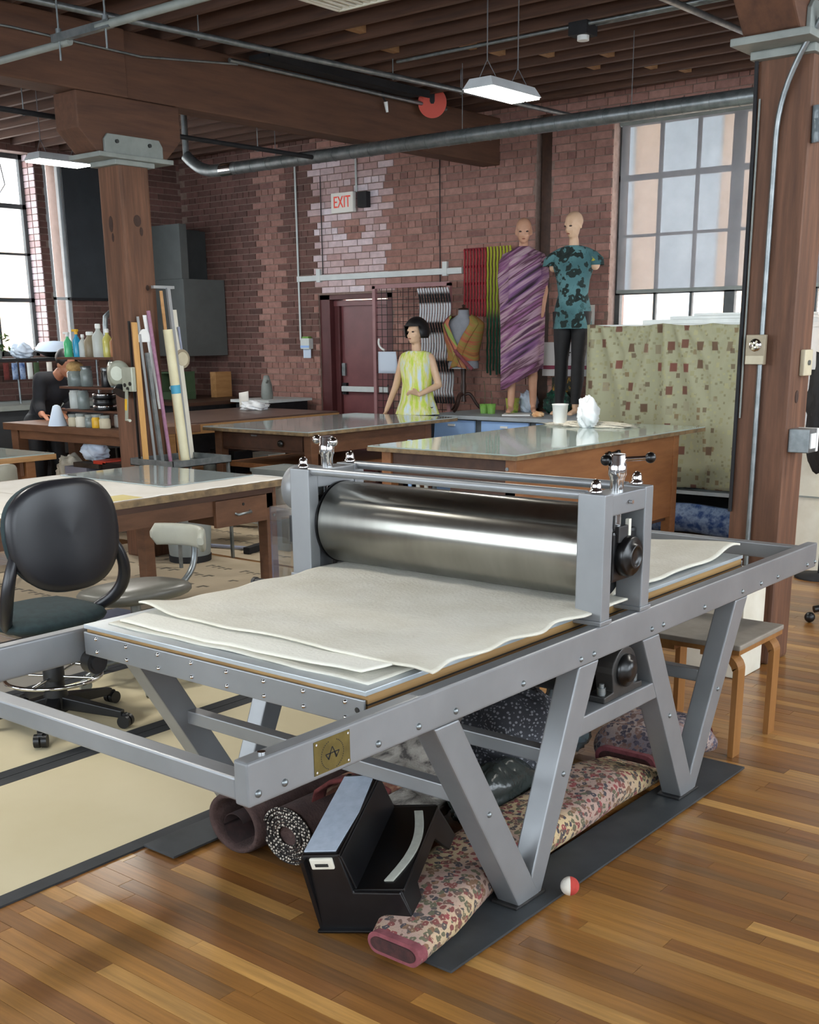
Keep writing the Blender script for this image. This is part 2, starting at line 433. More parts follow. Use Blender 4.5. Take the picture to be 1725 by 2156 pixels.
# ------------------------------------------------------------------ windows
mat('win_frame', '#4b4f50', '#3c4041', rough=.5, scale=6)
mat('win_frame_white', '#c9ced0', '#b9bfc1', rough=.5, scale=6)
mat('shade_fabric', '#a7a5a8', '#9c9a9e', rough=.9, scale=3, alpha=.66)
mat('shade_dark', '#3b3f43', '#33373a', rough=.85, scale=3)
mat('pane', '#eef4f6', rough=.05, alpha=.06, spec=.5)
def window(name, lab, axis, plane, a, z, vbars, hbars, fm, depth=.05, thick=()):
    root = thing(name, lab, None, ((plane, (a[0] + a[1]) / 2, z[0]) if axis == 'x' else ((a[0] + a[1]) / 2, plane, z[0])), kind='structure')
    def bx(u0, u1, v0, v1, d=depth, nm='bar', m=fm):
        q = MB()
        if axis == 'x': q.box(plane - d, plane, u0, u1, v0, v1)
        else: q.box(u0, u1, plane, plane + d, v0, v1)
        return q.build(nm, m, root)
    bx(a[0], a[0] + .05, *z, nm='frame'); bx(a[1] - .05, a[1], *z, nm='frame'); bx(*a, z[0], z[0] + .06, nm='frame'); bx(*a, z[1] - .05, z[1], nm='frame')
    for v in vbars: bx(v - .013, v + .013, *z, d=depth * .7, nm='glazing_bar')
    for v in thick: bx(v - .05, v + .05, *z, nm='mullion')
    for h, t in hbars: bx(*a, h - t / 2, h + t / 2, d=depth * .8, nm='glazing_bar')
    us = sorted([a[0], a[1]] + list(vbars) + list(thick)); vs = sorted([z[0], z[1]] + [h for h, t in hbars])
    for i in range(len(us) - 1):
        for k in range(len(vs) - 1):
            if us[i + 1] - us[i] < .03: continue
            q = MB()
            if axis == 'x': q.box(plane - .025, plane - .021, us[i], us[i + 1], vs[k], vs[k + 1])
            else: q.box(us[i], us[i + 1], plane + .021, plane + .025, vs[k], vs[k + 1])
            q.build('pane', 'pane', root)
    return root
window('window_1', 'steel framed factory window with small panes behind the patterned curtain', 'y', YB + .12, (-5.70, -2.60), (1.25, 3.46),
       (-5.285, -4.92, -4.14, -3.77, -3.05), ((2.97, .05), (2.465, .025), (1.96, .03), (1.6, .02)), 'win_frame', thick=(-4.55, -3.40))
window('window_2', 'tall dark framed factory window glowing with daylight on the side wall', 'x', XL - .18, (4.9, 7.93), (1.42, 3.56),
       (5.75, 6.6, 7.45), ((3.02, .05), (2.52, .025), (2.03, .045)), 'win_frame')
window('window_3', 'narrow bright window slit beside the black shade', 'x', XL - .012, (8.05, 8.30), (1.35, 3.52), (), ((2.05, .03),), 'win_frame_white')
sill = structure('trim_1', MB().box(-5.72, -2.58, YB - .05, YB + .12, 1.2, 1.25), 'off_white', 'pale sill under the factory window')
# translucent roller shade in the back window
rs = thing('roller_shade', 'translucent grey roller shade drawn down over the back window', 'shade', (-4.2, YB - .02, 1.97))
MB().box(-5.62, -2.7, YB + .005, YB + .009, 1.98, 3.40).build('fabric', 'shade_fabric', rs)
MB().box(-5.62, -2.7, YB - .002, YB + .014, 1.955, 1.985).build('hem_bar', 'cap_grey', rs)
MB().cyl((-5.64, YB + .02, 3.425), (-2.68, YB + .02, 3.425), .03).build('roller_tube', 'cap_grey', rs)
ds = thing('window_blind', 'black blind panel hanging on the side wall behind the timber column', 'shade', (XL + .05, 8.7, 2.03))
MB().box(XL + .03, XL + .05, 8.27, 9.28, 2.05, 3.52).build('panel', 'shade_dark', ds)
MB().box(XL + .02, XL + .06, 8.25, 9.28, 2.03, 2.06).build('hem_bar', 'black_matte', ds)

# ------------------------------------------------------------------ door
mat('door_paint', '#7d4a4c', '#6f4043', rough=.4, scale=3)
mat('door_frame', '#5e2f30', '#512829', rough=.5, scale=4)
door = thing('door_1', 'maroon steel exit door with a push bar', None, (-8.9, YB + .1, 0), kind='structure')
MB().box(-9.46, -9.31, YB + .02, YB + .3, 0, 2.05).build('jamb', 'door_frame', door)
MB().box(-8.45, -8.36, YB + .02, YB + .3, 0, 2.05).build('jamb', 'door_frame', door)
MB().box(-9.46, -8.36, YB + .02, YB + .3, 2.0, 2.05).build('head', 'door_frame', door)
MB().box(-9.31, -9.24, YB + .1, YB + .17, 0, 2.0).build('door_stop', 'door_frame', door)
leaf = MB().box(-9.24, -8.45, YB + .14, YB + .185, .01, 1.99).build('leaf', 'door_paint', door)
MB().box(-9.20, -8.50, YB + .06, YB + .1, .985, 1.045).build('push_bar', 'white_paint', leaf, bevel=.006)
MB().box(-9.22, -9.16, YB + .1, YB + .14, .95, 1.08).box(-8.54, -8.49, YB + .1, YB + .14, .96, 1.07).build('bar_mount', 'black_matte', leaf)
MB().box(-9.23, -9.18, YB + .11, YB + .14, 1.16, 1.3).build('lock_plate', 'galvanised', leaf)
MB().box(-9.31, -8.45, YB + .09, YB + .14, 1.93, 1.985).build('closer_rail', 'door_paint', door)

# ------------------------------------------------------------------ ceiling
JZ = 3.62
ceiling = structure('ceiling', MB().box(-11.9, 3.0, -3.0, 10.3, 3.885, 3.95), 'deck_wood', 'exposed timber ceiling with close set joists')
joists = []
yy = 9.53
while yy > -2.5:
    joists.append(yy); yy -= .3035
for q in joists:
    MB().box(-11.75, 3.0, q - .023, q + .023, JZ, 3.885).build('joist', 'joist_wood', ceiling)
for x, kq in ((-6.1, 7), (-5.6, 6), (-5.55, 5), (-5.3, 4), (-4.95, 3), (-5.25, 2), (-4.9, 1), (-4.75, 0), (-3.2, 6), (-3.3, 4), (-2.9, 3), (-5.9, 9), (-8.6, 6), (-9.2, 5), (-8.9, 4), (-8.3, 8)):
    q = joists[kq]
    MB().box(x - .03, x + .03, q - .2805, q - .023, JZ + .03, 3.85).build('bridging_block', 'block_wood', ceiling)
MB().box(-11.75, 3.0, 9.84, 9.985, 3.695, 3.885).build('ledger', 'joist_wood', ceiling)
def bx_struct(name, x0, x1, y0, y1, z0, z1, m, label, bevel=.012):
    o = MB().box(x0, x1, y0, y1, z0, z1).build(name, m, bevel=bevel); o['kind'] = 'structure'; o['label'] = label; return o
mat('cap_bolt', '#3b3d3c', rough=.5, metal=.5)
def column_line(xa, xb, words, ycol0):
    y0, y1 = ycol0, ycol0 + .25
    bx_struct('timber_column', xa, xb, y0, y1, 0, 2.79, 'column_wood', 'square timber column ' + words, .018)
    bx_struct('ceiling_beam', xa - .004, xb + .004, -3, y0 + .12, 3.19, JZ, 'beam_wood', 'heavy near ceiling beam over the column ' + words)
    bx_struct('ceiling_beam', xa + .02, xb - .02, y0 + .125, 10.1, 3.195, JZ, 'beam_wood', 'heavy ceiling beam running from the column to the brick wall ' + words)
    m_ = y0 + .125
    pr_ = [(m_ - .44, 3.188), (m_ - .44, 2.96), (m_ - .30, 2.825), (m_ + .30, 2.825), (m_ + .44, 2.96), (m_ + .44, 3.188)]
    o = MB().prism(pr_, 'x', xa, xb).build('column_corbel', 'beam_wood', bevel=.01); o['kind'] = 'structure'; o['label'] = 'chamfered timber corbel on the column ' + words
    cap = thing('column_cap', 'grey cast steel cap with bolted side plates on the column ' + words, 'bracket', ((xa + xb) / 2, m_, 2.79), kind='structure')
    MB().box(xa - .05, xb + .05, m_ - .32, m_ + .32, 2.79, 2.822).build('flange', 'cap_grey', cap, bevel=.006)
    MB().box(xa - .02, xb + .02, m_ - .17, m_ + .17, 2.755, 2.79).build('collar', 'cap_grey', cap, bevel=.006)
    for s, xx in ((1, xb + .001), (-1, xa - .021)):
        pl = [(m_ - .25, 2.822), (m_ + .25, 2.822), (m_ + .25, 2.90), (m_ + .22, 2.945), (m_ - .22, 2.945), (m_ - .25, 2.91)]
        p_ = MB().prism(pl, 'x', xx, xx + .02).build('side_plate', 'cap_grey', cap, bevel=.004)
        for yy_ in (m_ - .15, m_ + .13):
            MB().cyl((xx + .01, yy_, 2.9), (xx + (.034 if s > 0 else -.014), yy_, 2.9), .013, n=8).build('bolt', 'cap_bolt', p_)
    return cap
column_line(-7.19, -6.94, 'behind the tables', 5.38)
column_line(-2.345, -2.09, 'beside the press', 5.37)
# knots and scars on the two columns
# ------------------------------------------------------------------ outside
mat('facade', '#e2c4ab', '#d8b79c', rough=.9, scale=1.2)
mat('facade_pale', '#f0eeea', '#e6e3de', rough=.9, scale=1.2)
mat('facade_glass', '#c3ccd2', '#b3bdc4', rough=.4, scale=2)
fac = thing('building_across', 'peach and white building seen through the factory windows', 'building', (-6, 15.5, -3))
MB().box(-16, 4, 15.5, 16.5, -3, 7).build('wall', 'facade', fac)
for i, x in enumerate((-8.9, -7.6, -6.3, -5.0, -3.7, -2.4)):
    w = MB().box(x - .42, x + .42, 15.42, 15.5, 1.7, 4.9).build('window', 'facade_glass', fac)
    MB().box(x - .5, x + .5, 15.36, 15.44, 1.55, 1.7).build('sill', 'facade_pale', w)
MB().box(-16, 4, 15.38, 15.5, 5.2, 5.6).build('cornice', 'facade_pale', fac)
fac2 = thing('building_beyond', 'pale neighbouring building outside the side windows', 'building', (-18, 6, -3))
MB().box(-19, -18, -4, 14, -3, 7).build('wall', 'facade_pale', fac2)
for i, y in enumerate((4.2, 6.0, 7.8, 9.6, 11.4)):
    w = MB().box(-18, -17.92, y - .5, y + .5, 1.4, 3.4).build('window', 'facade', fac2)
# ------------------------------------------------------------------ etching press
XC, YR = -2.28, 3.075
PR = thing('etching_press', 'large grey steel etching press with a polished roller on V shaped legs', 'press', (XC, YR, 0))
def side(s): return XC + s * .636, XC + s * .593        # outer and inner face of a rail
BOLTS = [(1.51, .691), (1.587, .691), (1.892, .69), (2.042, .691), (2.191, .691), (2.495, .689), (2.797, .689), (2.87, .689), (3.231, .691), (3.31, .69),
         (3.614, .691), (3.929, .69), (4.097, .691), (4.256, .69), (4.561, .688), (4.645, .688)]
bolt_mesh = None
def bolt(parent, x, y, z, s, r=.0085):
    MB().lathe([(r * 1.05, 0), (r, .0025), (r * .6, .0055), (.0005, .0068)], (x, y, z), (s, 0, 0), n=12).build('bolt', 'galvanised', parent)
for s in (1, -1):
    xo, xi = side(s)
    rail = MB().box(xi, xo, 1.483, 4.66, .665, .765).build('side_rail', 'steel_paint', PR, bevel=.007, seg=3)
    for (y, z) in BOLTS: bolt(rail, xo, y, z, s)
    MB().cyl((XC + s * .614, 1.545, .765), (XC + s * .614, 1.545, .769), .009, n=12).build('bolt', 'chrome', rail)
    xl = xo - s * .075
    for nm, poly, ins in (('leg', [(2.103, .665), (2.205, .665), (2.605, .012), (2.497, .012)], 0), ('leg', [(2.795, .665), (2.905, .665), (2.607, .012), (2.53, .012)], .0015),
                          ('leg', [(3.175, .665), (3.285, .665), (3.62, .012), (3.52, .012)], 0), ('leg', [(3.88, .665), (3.985, .665), (3.625, .012), (3.545, .012)], .0015)):
        lg = MB().prism(poly, 'x', xl + s * ins, xo - s * ins).build(nm, 'steel_paint', PR, bevel=.005)
        t = .47
        ym = (poly[0][0] + poly[1][0]) / 2 * (1 - t) + (poly[2][0] + poly[3][0]) / 2 * t
        bolt(lg, xo - s * ins, ym, .358, s)
    for yc in (2.55, 3.57):
        MB().box(xl - s * .01, xo + s * .004, yc - .075, yc + .075, 0.0145, .024).build('foot_plate', 'steel_dark', PR, bevel=.003)
    MB().box(xl, xo - s * .002, 2.80, 3.30, .445, .505).build('bearing_support', 'steel_paint', PR, bevel=.005)
    # lower bearing block (pillow block)
    bb = MB(); yb, zb = 3.085, .588; x0, x1 = (xl, xo - s * .012)
    prof = [(yb - .12, .505), (yb - .12, .525), (yb - .065, .53)] + [(yb - .075 * math.cos(a), zb + .075 * math.sin(a)) for a in [PI * i / 12 for i in range(13)]] + [(yb + .065, .53), (yb + .12, .525), (yb + .12, .505)]
    bb.prism(prof, 'x', x0, x1); pb = bb.build('lower_bearing', 'steel_dark', PR, bevel=.004)
    MB().lathe([(.052, 0), (.052, .014), (.036, .018), (.034, .026), (.012, .03)], (xo - s * .012, yb, zb), (s, 0, 0), n=24).build('bearing_cap', 'black_gloss', pb)
    for yy in (yb - .1, yb + .1):
        MB().cyl((xo - s * .035, yy, .525), (xo - s * .035, yy, .55), .014, n=6).cyl((xo - s * .035, yy, .55), (xo - s * .035, yy, .562), .008, n=8).build('bolt', 'galvanised', pb)
    # roller housing
    xa, xb = XC + s * .545, XC + s * .636
    hs = MB().box(xa, xb, 2.905, 2.955, .765, 1.152).build('housing_post', 'steel_paint', PR, bevel=.004)
    MB().box(xa, xb, 3.15, 3.20, .765, 1.152).build('housing_post', 'steel_paint', PR, bevel=.004)
    MB().box(xa + s * .004, xb - s * .002, 2.95, 3.155, 1.085, 1.148).build('housing_head', 'steel_paint', PR, bevel=.004)
    for yc in (2.93, 3.175):
        MB().box(xa - s * .006, xb + s * .004, yc - .034, yc + .034, .765, .779).build('post_shoe', 'steel_paint', PR, bevel=.003)
        MB().lathe([(.019, 0), (.019, .006), (.0155, .008), (.0155, .018), (.013, .030), (.006, .036), (.0005, .0375)], ((xa + xb) / 2, yc, 1.156), (0, 0, 1), n=16).build('acorn_nut', 'chrome', PR)
    # pressure screw with tommy bar
    xs = (xa + xb) / 2; ys = 3.052
    sc = MB().lathe([(.021, 1.145), (.021, 1.178), (.0235, 1.188), (.027, 1.195), (.027, 1.225), (.0245, 1.229), (.0245, 1.252), (.022, 1.256)], (xs, ys, 0), n=20).build('pressure_screw', 'chrome', PR)
    ang = 0.55 if s > 0 else -0.35
    d = Vector((math.cos(ang) * (1 if s > 0 else 1), math.sin(ang), .06 if s > 0 else 0)).normalized()
    c = Vector((xs, ys, 1.239)); off = .03 if s > 0 else -.012
    p0, p1 = c + d * (off - .065), c + d * (off + .065)
    MB().cyl(p0, p1, .007, n=12).build('tommy_bar', 'chrome', sc)
    for p in (p0, p1): MB().ball(p, .0165, 16, 10).build('ball_knob', 'black_gloss' if s > 0 else 'chrome', sc)
    # upper bearing
    ub = MB().box(xa + s * .012, xb - s * .022, 3.0, 3.145, .875, 1.03).build('upper_bearing', 'black_plastic', PR, bevel=.01)
    MB().lathe([(.062, 0), (.062, .022), (.056, .03), (.04, .03), (.037, .04), (.03, .042), (.028, .036), (.01, .036)], (xb - s * .022, YR, .95), (s, 0, 0), n=28).build('bearing_cap', 'black_gloss', ub)
    MB().cyl((xs, ys, 1.03), (xs, ys, 1.09), .017, n=16).build('screw_end', 'chrome', ub)
    MB().box(xb - s * .03, xb - s * .014, 3.02, 3.075, .995, 1.045).build('bearing_shim', 'steel_dark', ub, bevel=.003)
    MB().box(xb - s * .03, xb - s * .018, 3.085, 3.1, .985, 1.06).build('gauge_strip', 'off_white', ub)
    MB().cyl((xb, 3.05, 1.118), (xb + s * .012, 3.05, 1.118), .006, n=8).build('set_screw', 'chrome', PR)
# cross members
for y0, y1, z0, z1 in ((1.487, 1.535, .672, .722), (4.59, 4.64, .69, .75)):
    MB().box(XC - .593, XC + .593, y0, y1, z0, z1).build('cross_beam', 'steel_paint', PR, bevel=.005)
for yc, z0, z1 in ((2.335, .375, .42), (2.735, .375, .42), (3.375, .375, .42), (3.775, .375, .42)):
    MB().box(XC - .562, XC + .562, yc - .022, yc + .022, z0, z1).build('stretcher', 'steel_paint', PR, bevel=.004)
MB().box(XC - .55, XC + .55, 3.03, 3.14, .56, .62).build('lower_roller_guard', 'steel_dark', PR)
# rollers
rl = MB(); rr = .145
rl.lathe([(rr - .01, -.538), (rr, -.530), (rr, .530), (rr - .01, .538)], (XC, YR, .952), (1, 0, 0), n=160)
top_roller = rl.build('top_roller', 'polished_steel', PR)
MB().cyl((XC - .60, YR, .952), (XC + .60, YR, .952), .035, n=24).build('roller_shaft', 'steel_dark', top_roller)
for _a in (-.543, .538): MB().cyl((XC + _a, YR, .952), (XC + _a + .005, YR, .952), rr + .002, n=64).build('roller_flange', 'black_plastic', top_roller)
MB().cyl((XC - .53, 3.085, .588), (XC + .53, 3.085, .588), .108, n=64).cyl((XC - .6, 3.085, .588), (XC + .6, 3.085, .588), .03, n=20).build('bottom_roller', 'steel_dark', PR)
for yc in (2.93, 3.175):
    MB().cyl((XC - .56, yc, 1.145), (XC + .56, yc, 1.145), .0145, n=16).build('tie_rod', 'steel_paint', PR)
# bed: layered wood board with steel apron at each end
BX0, BX1, BY0, BY1 = -2.845, -1.735, 1.955, 4.12
bed = MB().box(BX0, BX1, BY0 + .006, BY1 - .006, .700, .772).build('bed_board', 'bed_edge', PR)
for z0, z1 in ((.722, .726), (.746, .750)): MB().box(BX0 - .001, BX1 + .001, BY0 + .004, BY1 - .004, z0, z1).build('ply_line', 'steel_dark', bed)
MB().box(BX0 - .002, BX1 + .002, BY0 - .004, BY1 + .004, .772, .785).build('bed_plate', 'bed_top', PR, bevel=.002)
for yy, sgn in ((BY0, -1), (BY1, 1)):
    ap = MB().box(BX0, BX1, yy + sgn * .008, yy, .694, .763).build('end_apron', 'steel_paint', PR, bevel=.003)
    for i in range(8):
        xx = BX0 + .06 + i * (BX1 - BX0 - .12) / 7
        for zz in (.749, .71): MB().lathe([(.006, 0), (.005, .005), (.001, .006)], (xx, yy + sgn * .008, zz), (0, sgn, 0), n=8).build('rivet', 'chrome', ap)
    if sgn < 0: MB().cyl((BX1 - .022, yy - .0085, .735), (BX1 - .022, yy - .0095, .735), .007, n=12).build('bolt_hole', 'ink', ap)
# small support rollers on the inside of the left rail
for yc in (1.98, 2.6, 3.6):
    MB().cyl((XC - .592, yc, .662), (XC - .555, yc, .662), .036, n=24).cyl((XC - .555, yc, .662), (XC - .545, yc, .662), .026, n=24).build('support_roller', 'steel_dark', PR)
for yc in (2.25, 4.0):
    MB().cyl((XC + .592, yc, .662), (XC + .555, yc, .662), .036, n=24).build('support_roller', 'steel_dark', PR)
# gear case with clear guard at the left housing
gc = MB().lathe([(.085, 0), (.088, .06), (.082, .10), (.06, .12), (.02, .125)], (XC - .637, 3.04, 1.065), (-1, 0, 0), n=36).build('gear_case', 'steel_paint', PR)
MB().box(XC - .70, XC - .655, 2.985, 3.14, .70, 1.03).build('gear_box', 'steel_paint', PR, bevel=.01)
gd = MB()
for f in (((-.78, -.775), (2.94, 3.3)), ((-.78, -.66), (2.936, 2.941))): gd.box(XC + f[0][0], XC + f[0][1], f[1][0], f[1][1], .62, 1.0)
gd.box(XC - .78, XC - .66, 2.94, 3.3, .997, 1.002)
gd.build('clear_guard', 'glass_clear', PR)
mo = MB().cyl((XC - .76, 3.2, .72), (XC - .67, 3.2, .72), .06, n=24).build('drive_motor', 'black_plastic', PR)
MB().box(XC - .765, XC - .67, 3.02, 3.12, .86, .96).build('drive_cover', 'black_plastic', PR, bevel=.005)
MB().cyl((XC - .90, 2.96, .70), (XC - .70, 2.96, .70), .017, n=14).cyl((XC - .905, 2.96, .70), (XC - .89, 2.96, .70), .019, n=14).build('guard_handle', 'steel_dark', PR)
# maker plate
plate = MB().box(XC + .636, XC + .6375, 1.677, 1.793, .676, .754).build('maker_plate', 'brass', PR)
plate['label'] = 'small brass maker plate with an engraved emblem'
em = MB(); px = XC + .6379
def seg2(b, p, q, w):
    (y0, z0), (y1, z1) = p, q; d = Vector((y1 - y0, z1 - z0)); n_ = Vector((-d.y, d.x)).normalized() * w / 2
    b.add([(px, y0 + n_.x, z0 + n_.y), (px, y1 + n_.x, z1 + n_.y), (px, y1 - n_.x, z1 - n_.y), (px, y0 - n_.x, z0 - n_.y)], [(3, 2, 1, 0)])
cy, cz = 1.735, .712
for a, c in (((-.022, .004), (.022, .004)), ((0, .018), (.014, -.008)), ((0, .018), (-.014, -.008)), ((-.022, .004), (-.012, -.010)), ((.022, .004), (.012, -.010)), ((-.012, -.010), (-.006, .004)), ((.012, -.010), (.006, .004))):
    seg2(em, (cy + a[0], cz + a[1]), (cy + c[0], cz + c[1]), .0028)
for i in range(40):
    if i % 20 in (8, 9, 10, 11): continue
    a0, a1 = 2 * PI * i / 40, 2 * PI * (i + .6) / 40
    seg2(em, (cy + .036 * math.cos(a0), cz + .034 * math.sin(a0)), (cy + .036 * math.cos(a1), cz + .034 * math.sin(a1)), .0022)
em.build('emblem', 'ink', plate)
for yy, zz in ((1.684, .683), (1.786, .683), (1.684, .747), (1.786, .747)): MB().cyl((px, yy, zz), (px + .001, yy, zz), .0028, n=10).build('pin', 'chrome', plate)

# ------------------------------------------------------------------ blankets on the bed
def rag(n, amp, seed):
    r = random.Random(seed); return [r.uniform(-amp, amp) for _ in range(n + 1)]
def blanket(name, label, m, x0, x1, y0, y1, z, th, nx=60, ny=60, seed=1, curl=None, edge=.012):
    ex, ey = rag(8, edge, seed), rag(8, edge, seed + 5)
    def sm(t, a):
        f = t * (len(a) - 1); i = min(int(f), len(a) - 2); f -= i; f = f * f * (3 - 2 * f); return a[i] * (1 - f) + a[i + 1] * f
    def fn(u, v):
        x = x0 + (x1 - x0) * u + sm(v, ex) * (2 * u - 1); y = y0 + (y1 - y0) * v + sm(u, ey) * (2 * v - 1)
        zz = z + .0012 * math.sin(9 * x + seed) * math.sin(7 * y) + .0008 * math.sin(31 * x + 17 * y)
        if curl: zz += curl(u, v, x, y)
        return (x, y, zz)
    o = MB().sheet(fn, nx, ny, thick=(0, 0, th)).build(name, m); return o
tag(blanket('felt_blanket', 'stiff white press felt lying lowest on the press bed', 'blanket_white', -2.79, -1.76, 1.995, 2.98, .7895, .004, seed=3, edge=.004), 'stiff white press felt lying lowest on the press bed', 'blanket')
tag(blanket('felt_blanket', 'middle cream press felt with a curled front edge on the press bed', 'felt', -2.77, -1.80, 2.02, 2.98, .797, .006, seed=8, edge=.006,
            curl=lambda u, v, x, y: .018 * max(0, u - .72) * max(0, .35 - v) * 8), 'middle cream press felt with a curled front edge on the press bed', 'blanket')
tag(blanket('felt_blanket', 'top wrinkled cream felt blanket with wavy edges feeding under the roller', 'felt_aged', -2.79, -1.685, 2.135, 3.12, .8085, .006, seed=15, edge=.014, nx=90, ny=90,
            curl=lambda u, v, x, y: .022 * math.exp(-((u - .02) / .07) ** 2 - (v / .1) ** 2) - .10 * max(0, x + 1.735) * (1 if v < .9 else .3)), 'top wrinkled cream felt blanket with wavy edges feeding under the roller', 'blanket')
tag(blanket('felt_blanket', 'cream felt blanket with a raised wave behind the roller', 'felt_aged', -2.80, -1.765, 3.125, 4.15, .799, .008, seed=22, edge=.006,
            curl=lambda u, v, x, y: .03 * math.exp(-((v - .95) / .10) ** 2) * (.5 + .5 * math.sin(7 * u + 1)) * (1 if u > .3 else .6)), 'cream felt blanket with a raised wave behind the roller', 'blanket')
# ------------------------------------------------------------------ floor coverings
def mat_strip(x0, x1, y0, y1, label, m='mat_cream'):
    t = thing('floor_mat', label, 'mat', ((x0 + x1) / 2, (y0 + y1) / 2, 0), 'floor mats left of the press')
    MB().box(x0 + .06, x1 - .06, y0 + .06, y1 - .06, .0005, .0052).build('mat_sheet', m, t)
    for bb in ((x0, x0 + .06, y0, y1), (x1 - .06, x1, y0, y1)): MB().box(*bb, .0005, .0065).build('edge_strip', 'mat_border', t)
    for bb in ((x0 + .06, x1 - .06, y0, y0 + .06), (x0 + .06, x1 - .06, y1 - .06, y1)): MB().box(*bb, .0005, .0065).build('edge_strip', 'mat_border', t)
mat('mat_grey', '#8d8880', '#827d75', rough=.8, scale=1.6)
mat_strip(-3.76, -2.855, -.4, 4.9, 'cream floor mat with black edges next to the press')
mat_strip(-4.67, -3.765, -.4, 4.9, 'cream floor mat with black edges under the office chair')
mat_strip(-5.58, -4.675, -.4, 4.9, 'greyish floor mat with black edges in front of the long table', 'mat_grey')
mat('ram_board', '#c8b79c', '#bba98d', rough=.85, scale=2)
mat('ram_print', '#6d6456', rough=.8)
for i, (x0, x1, y0, y1, lab) in enumerate(((-7.6, -5.6, 3.4, 5.75, 'printed tan floor protection paper under the long table'), (-8.6, -5.3, 5.8, 7.3, 'speckled tan floor paper behind the long table'), (-5.2, -3.0, 5.3, 7.8, 'tan floor paper near the right glass topped table'))):
    t = thing('floor_paper', lab, 'paper', ((x0 + x1) / 2, (y0 + y1) / 2, 0), 'paper sheets protecting the floor')
    MB().box(x0, x1, y0, y1, .0003, .002).build('sheet', 'ram_board', t)
    if i < 2:
        b = MB(); rr_ = random.Random(4 + i); yy = y0 + .2
        while yy < y1 - .1:
            xx = x0 + .15
            while xx < x1 - .15:
                w = rr_.uniform(.03, .07); h = rr_.choice((.05, .05, .07))
                if rr_.random() < .7: b.box(xx, xx + w * .45, yy, yy + h, .002, .0024); b.box(xx + w * .45, xx + w, yy + h * .6, yy + h, .002, .0024)
                xx += w + .025
            yy += .26
        o = b.build('printed_lettering', 'ram_print', t); o['kind'] = 'stuff'
# steel floor plates under the press feet
for x0, x1, y1, lab in ((-1.765, -1.595, 3.947, 'long dark floor plate under the press feet beside the red and white ball'), (-2.85, -2.70, 3.95, 'dark floor plate under the far press feet beside the cream mat')):
    tag(MB().box(x0, x1, 2.105, y1, .007, .0145).build('floor_plate', 'plate_grey', bevel=.001), lab, 'plate')

# ------------------------------------------------------------------ ball
mat('ball_white', '#e3ddd0', '#d6cfc0', rough=.9, scale=30, bump=.3, bscale=120)
mat('ball_red', '#b94238', '#a8382f', rough=.9, scale=30, bump=.3, bscale=120)
bl = thing('felt_ball', 'small red and white felt ball on the floor by the press leg', 'ball', (-1.575, 2.655, 0.0145))
def half_ball(a0, a1):
    q = MB(); c = Vector((-1.575, 2.655, .0425)); r = .028; n = 12; vs = []
    for j in range(13):
        p = PI * j / 12
        for i in range(n + 1):
            t = a0 + (a1 - a0) * i / n; vs.append(c + Vector((math.sin(p) * math.cos(t), math.sin(p) * math.sin(t), -math.cos(p))) * r)
    return q.add(vs, [(j * (n + 1) + i, j * (n + 1) + i + 1, (j + 1) * (n + 1) + i + 1, (j + 1) * (n + 1) + i) for j in range(12) for i in range(n)], True)
half_ball(PI * .70, PI * 1.70).build('white_half', 'ball_white', bl); half_ball(PI * 1.70, PI * 2.70).build('red_half', 'ball_red', bl)

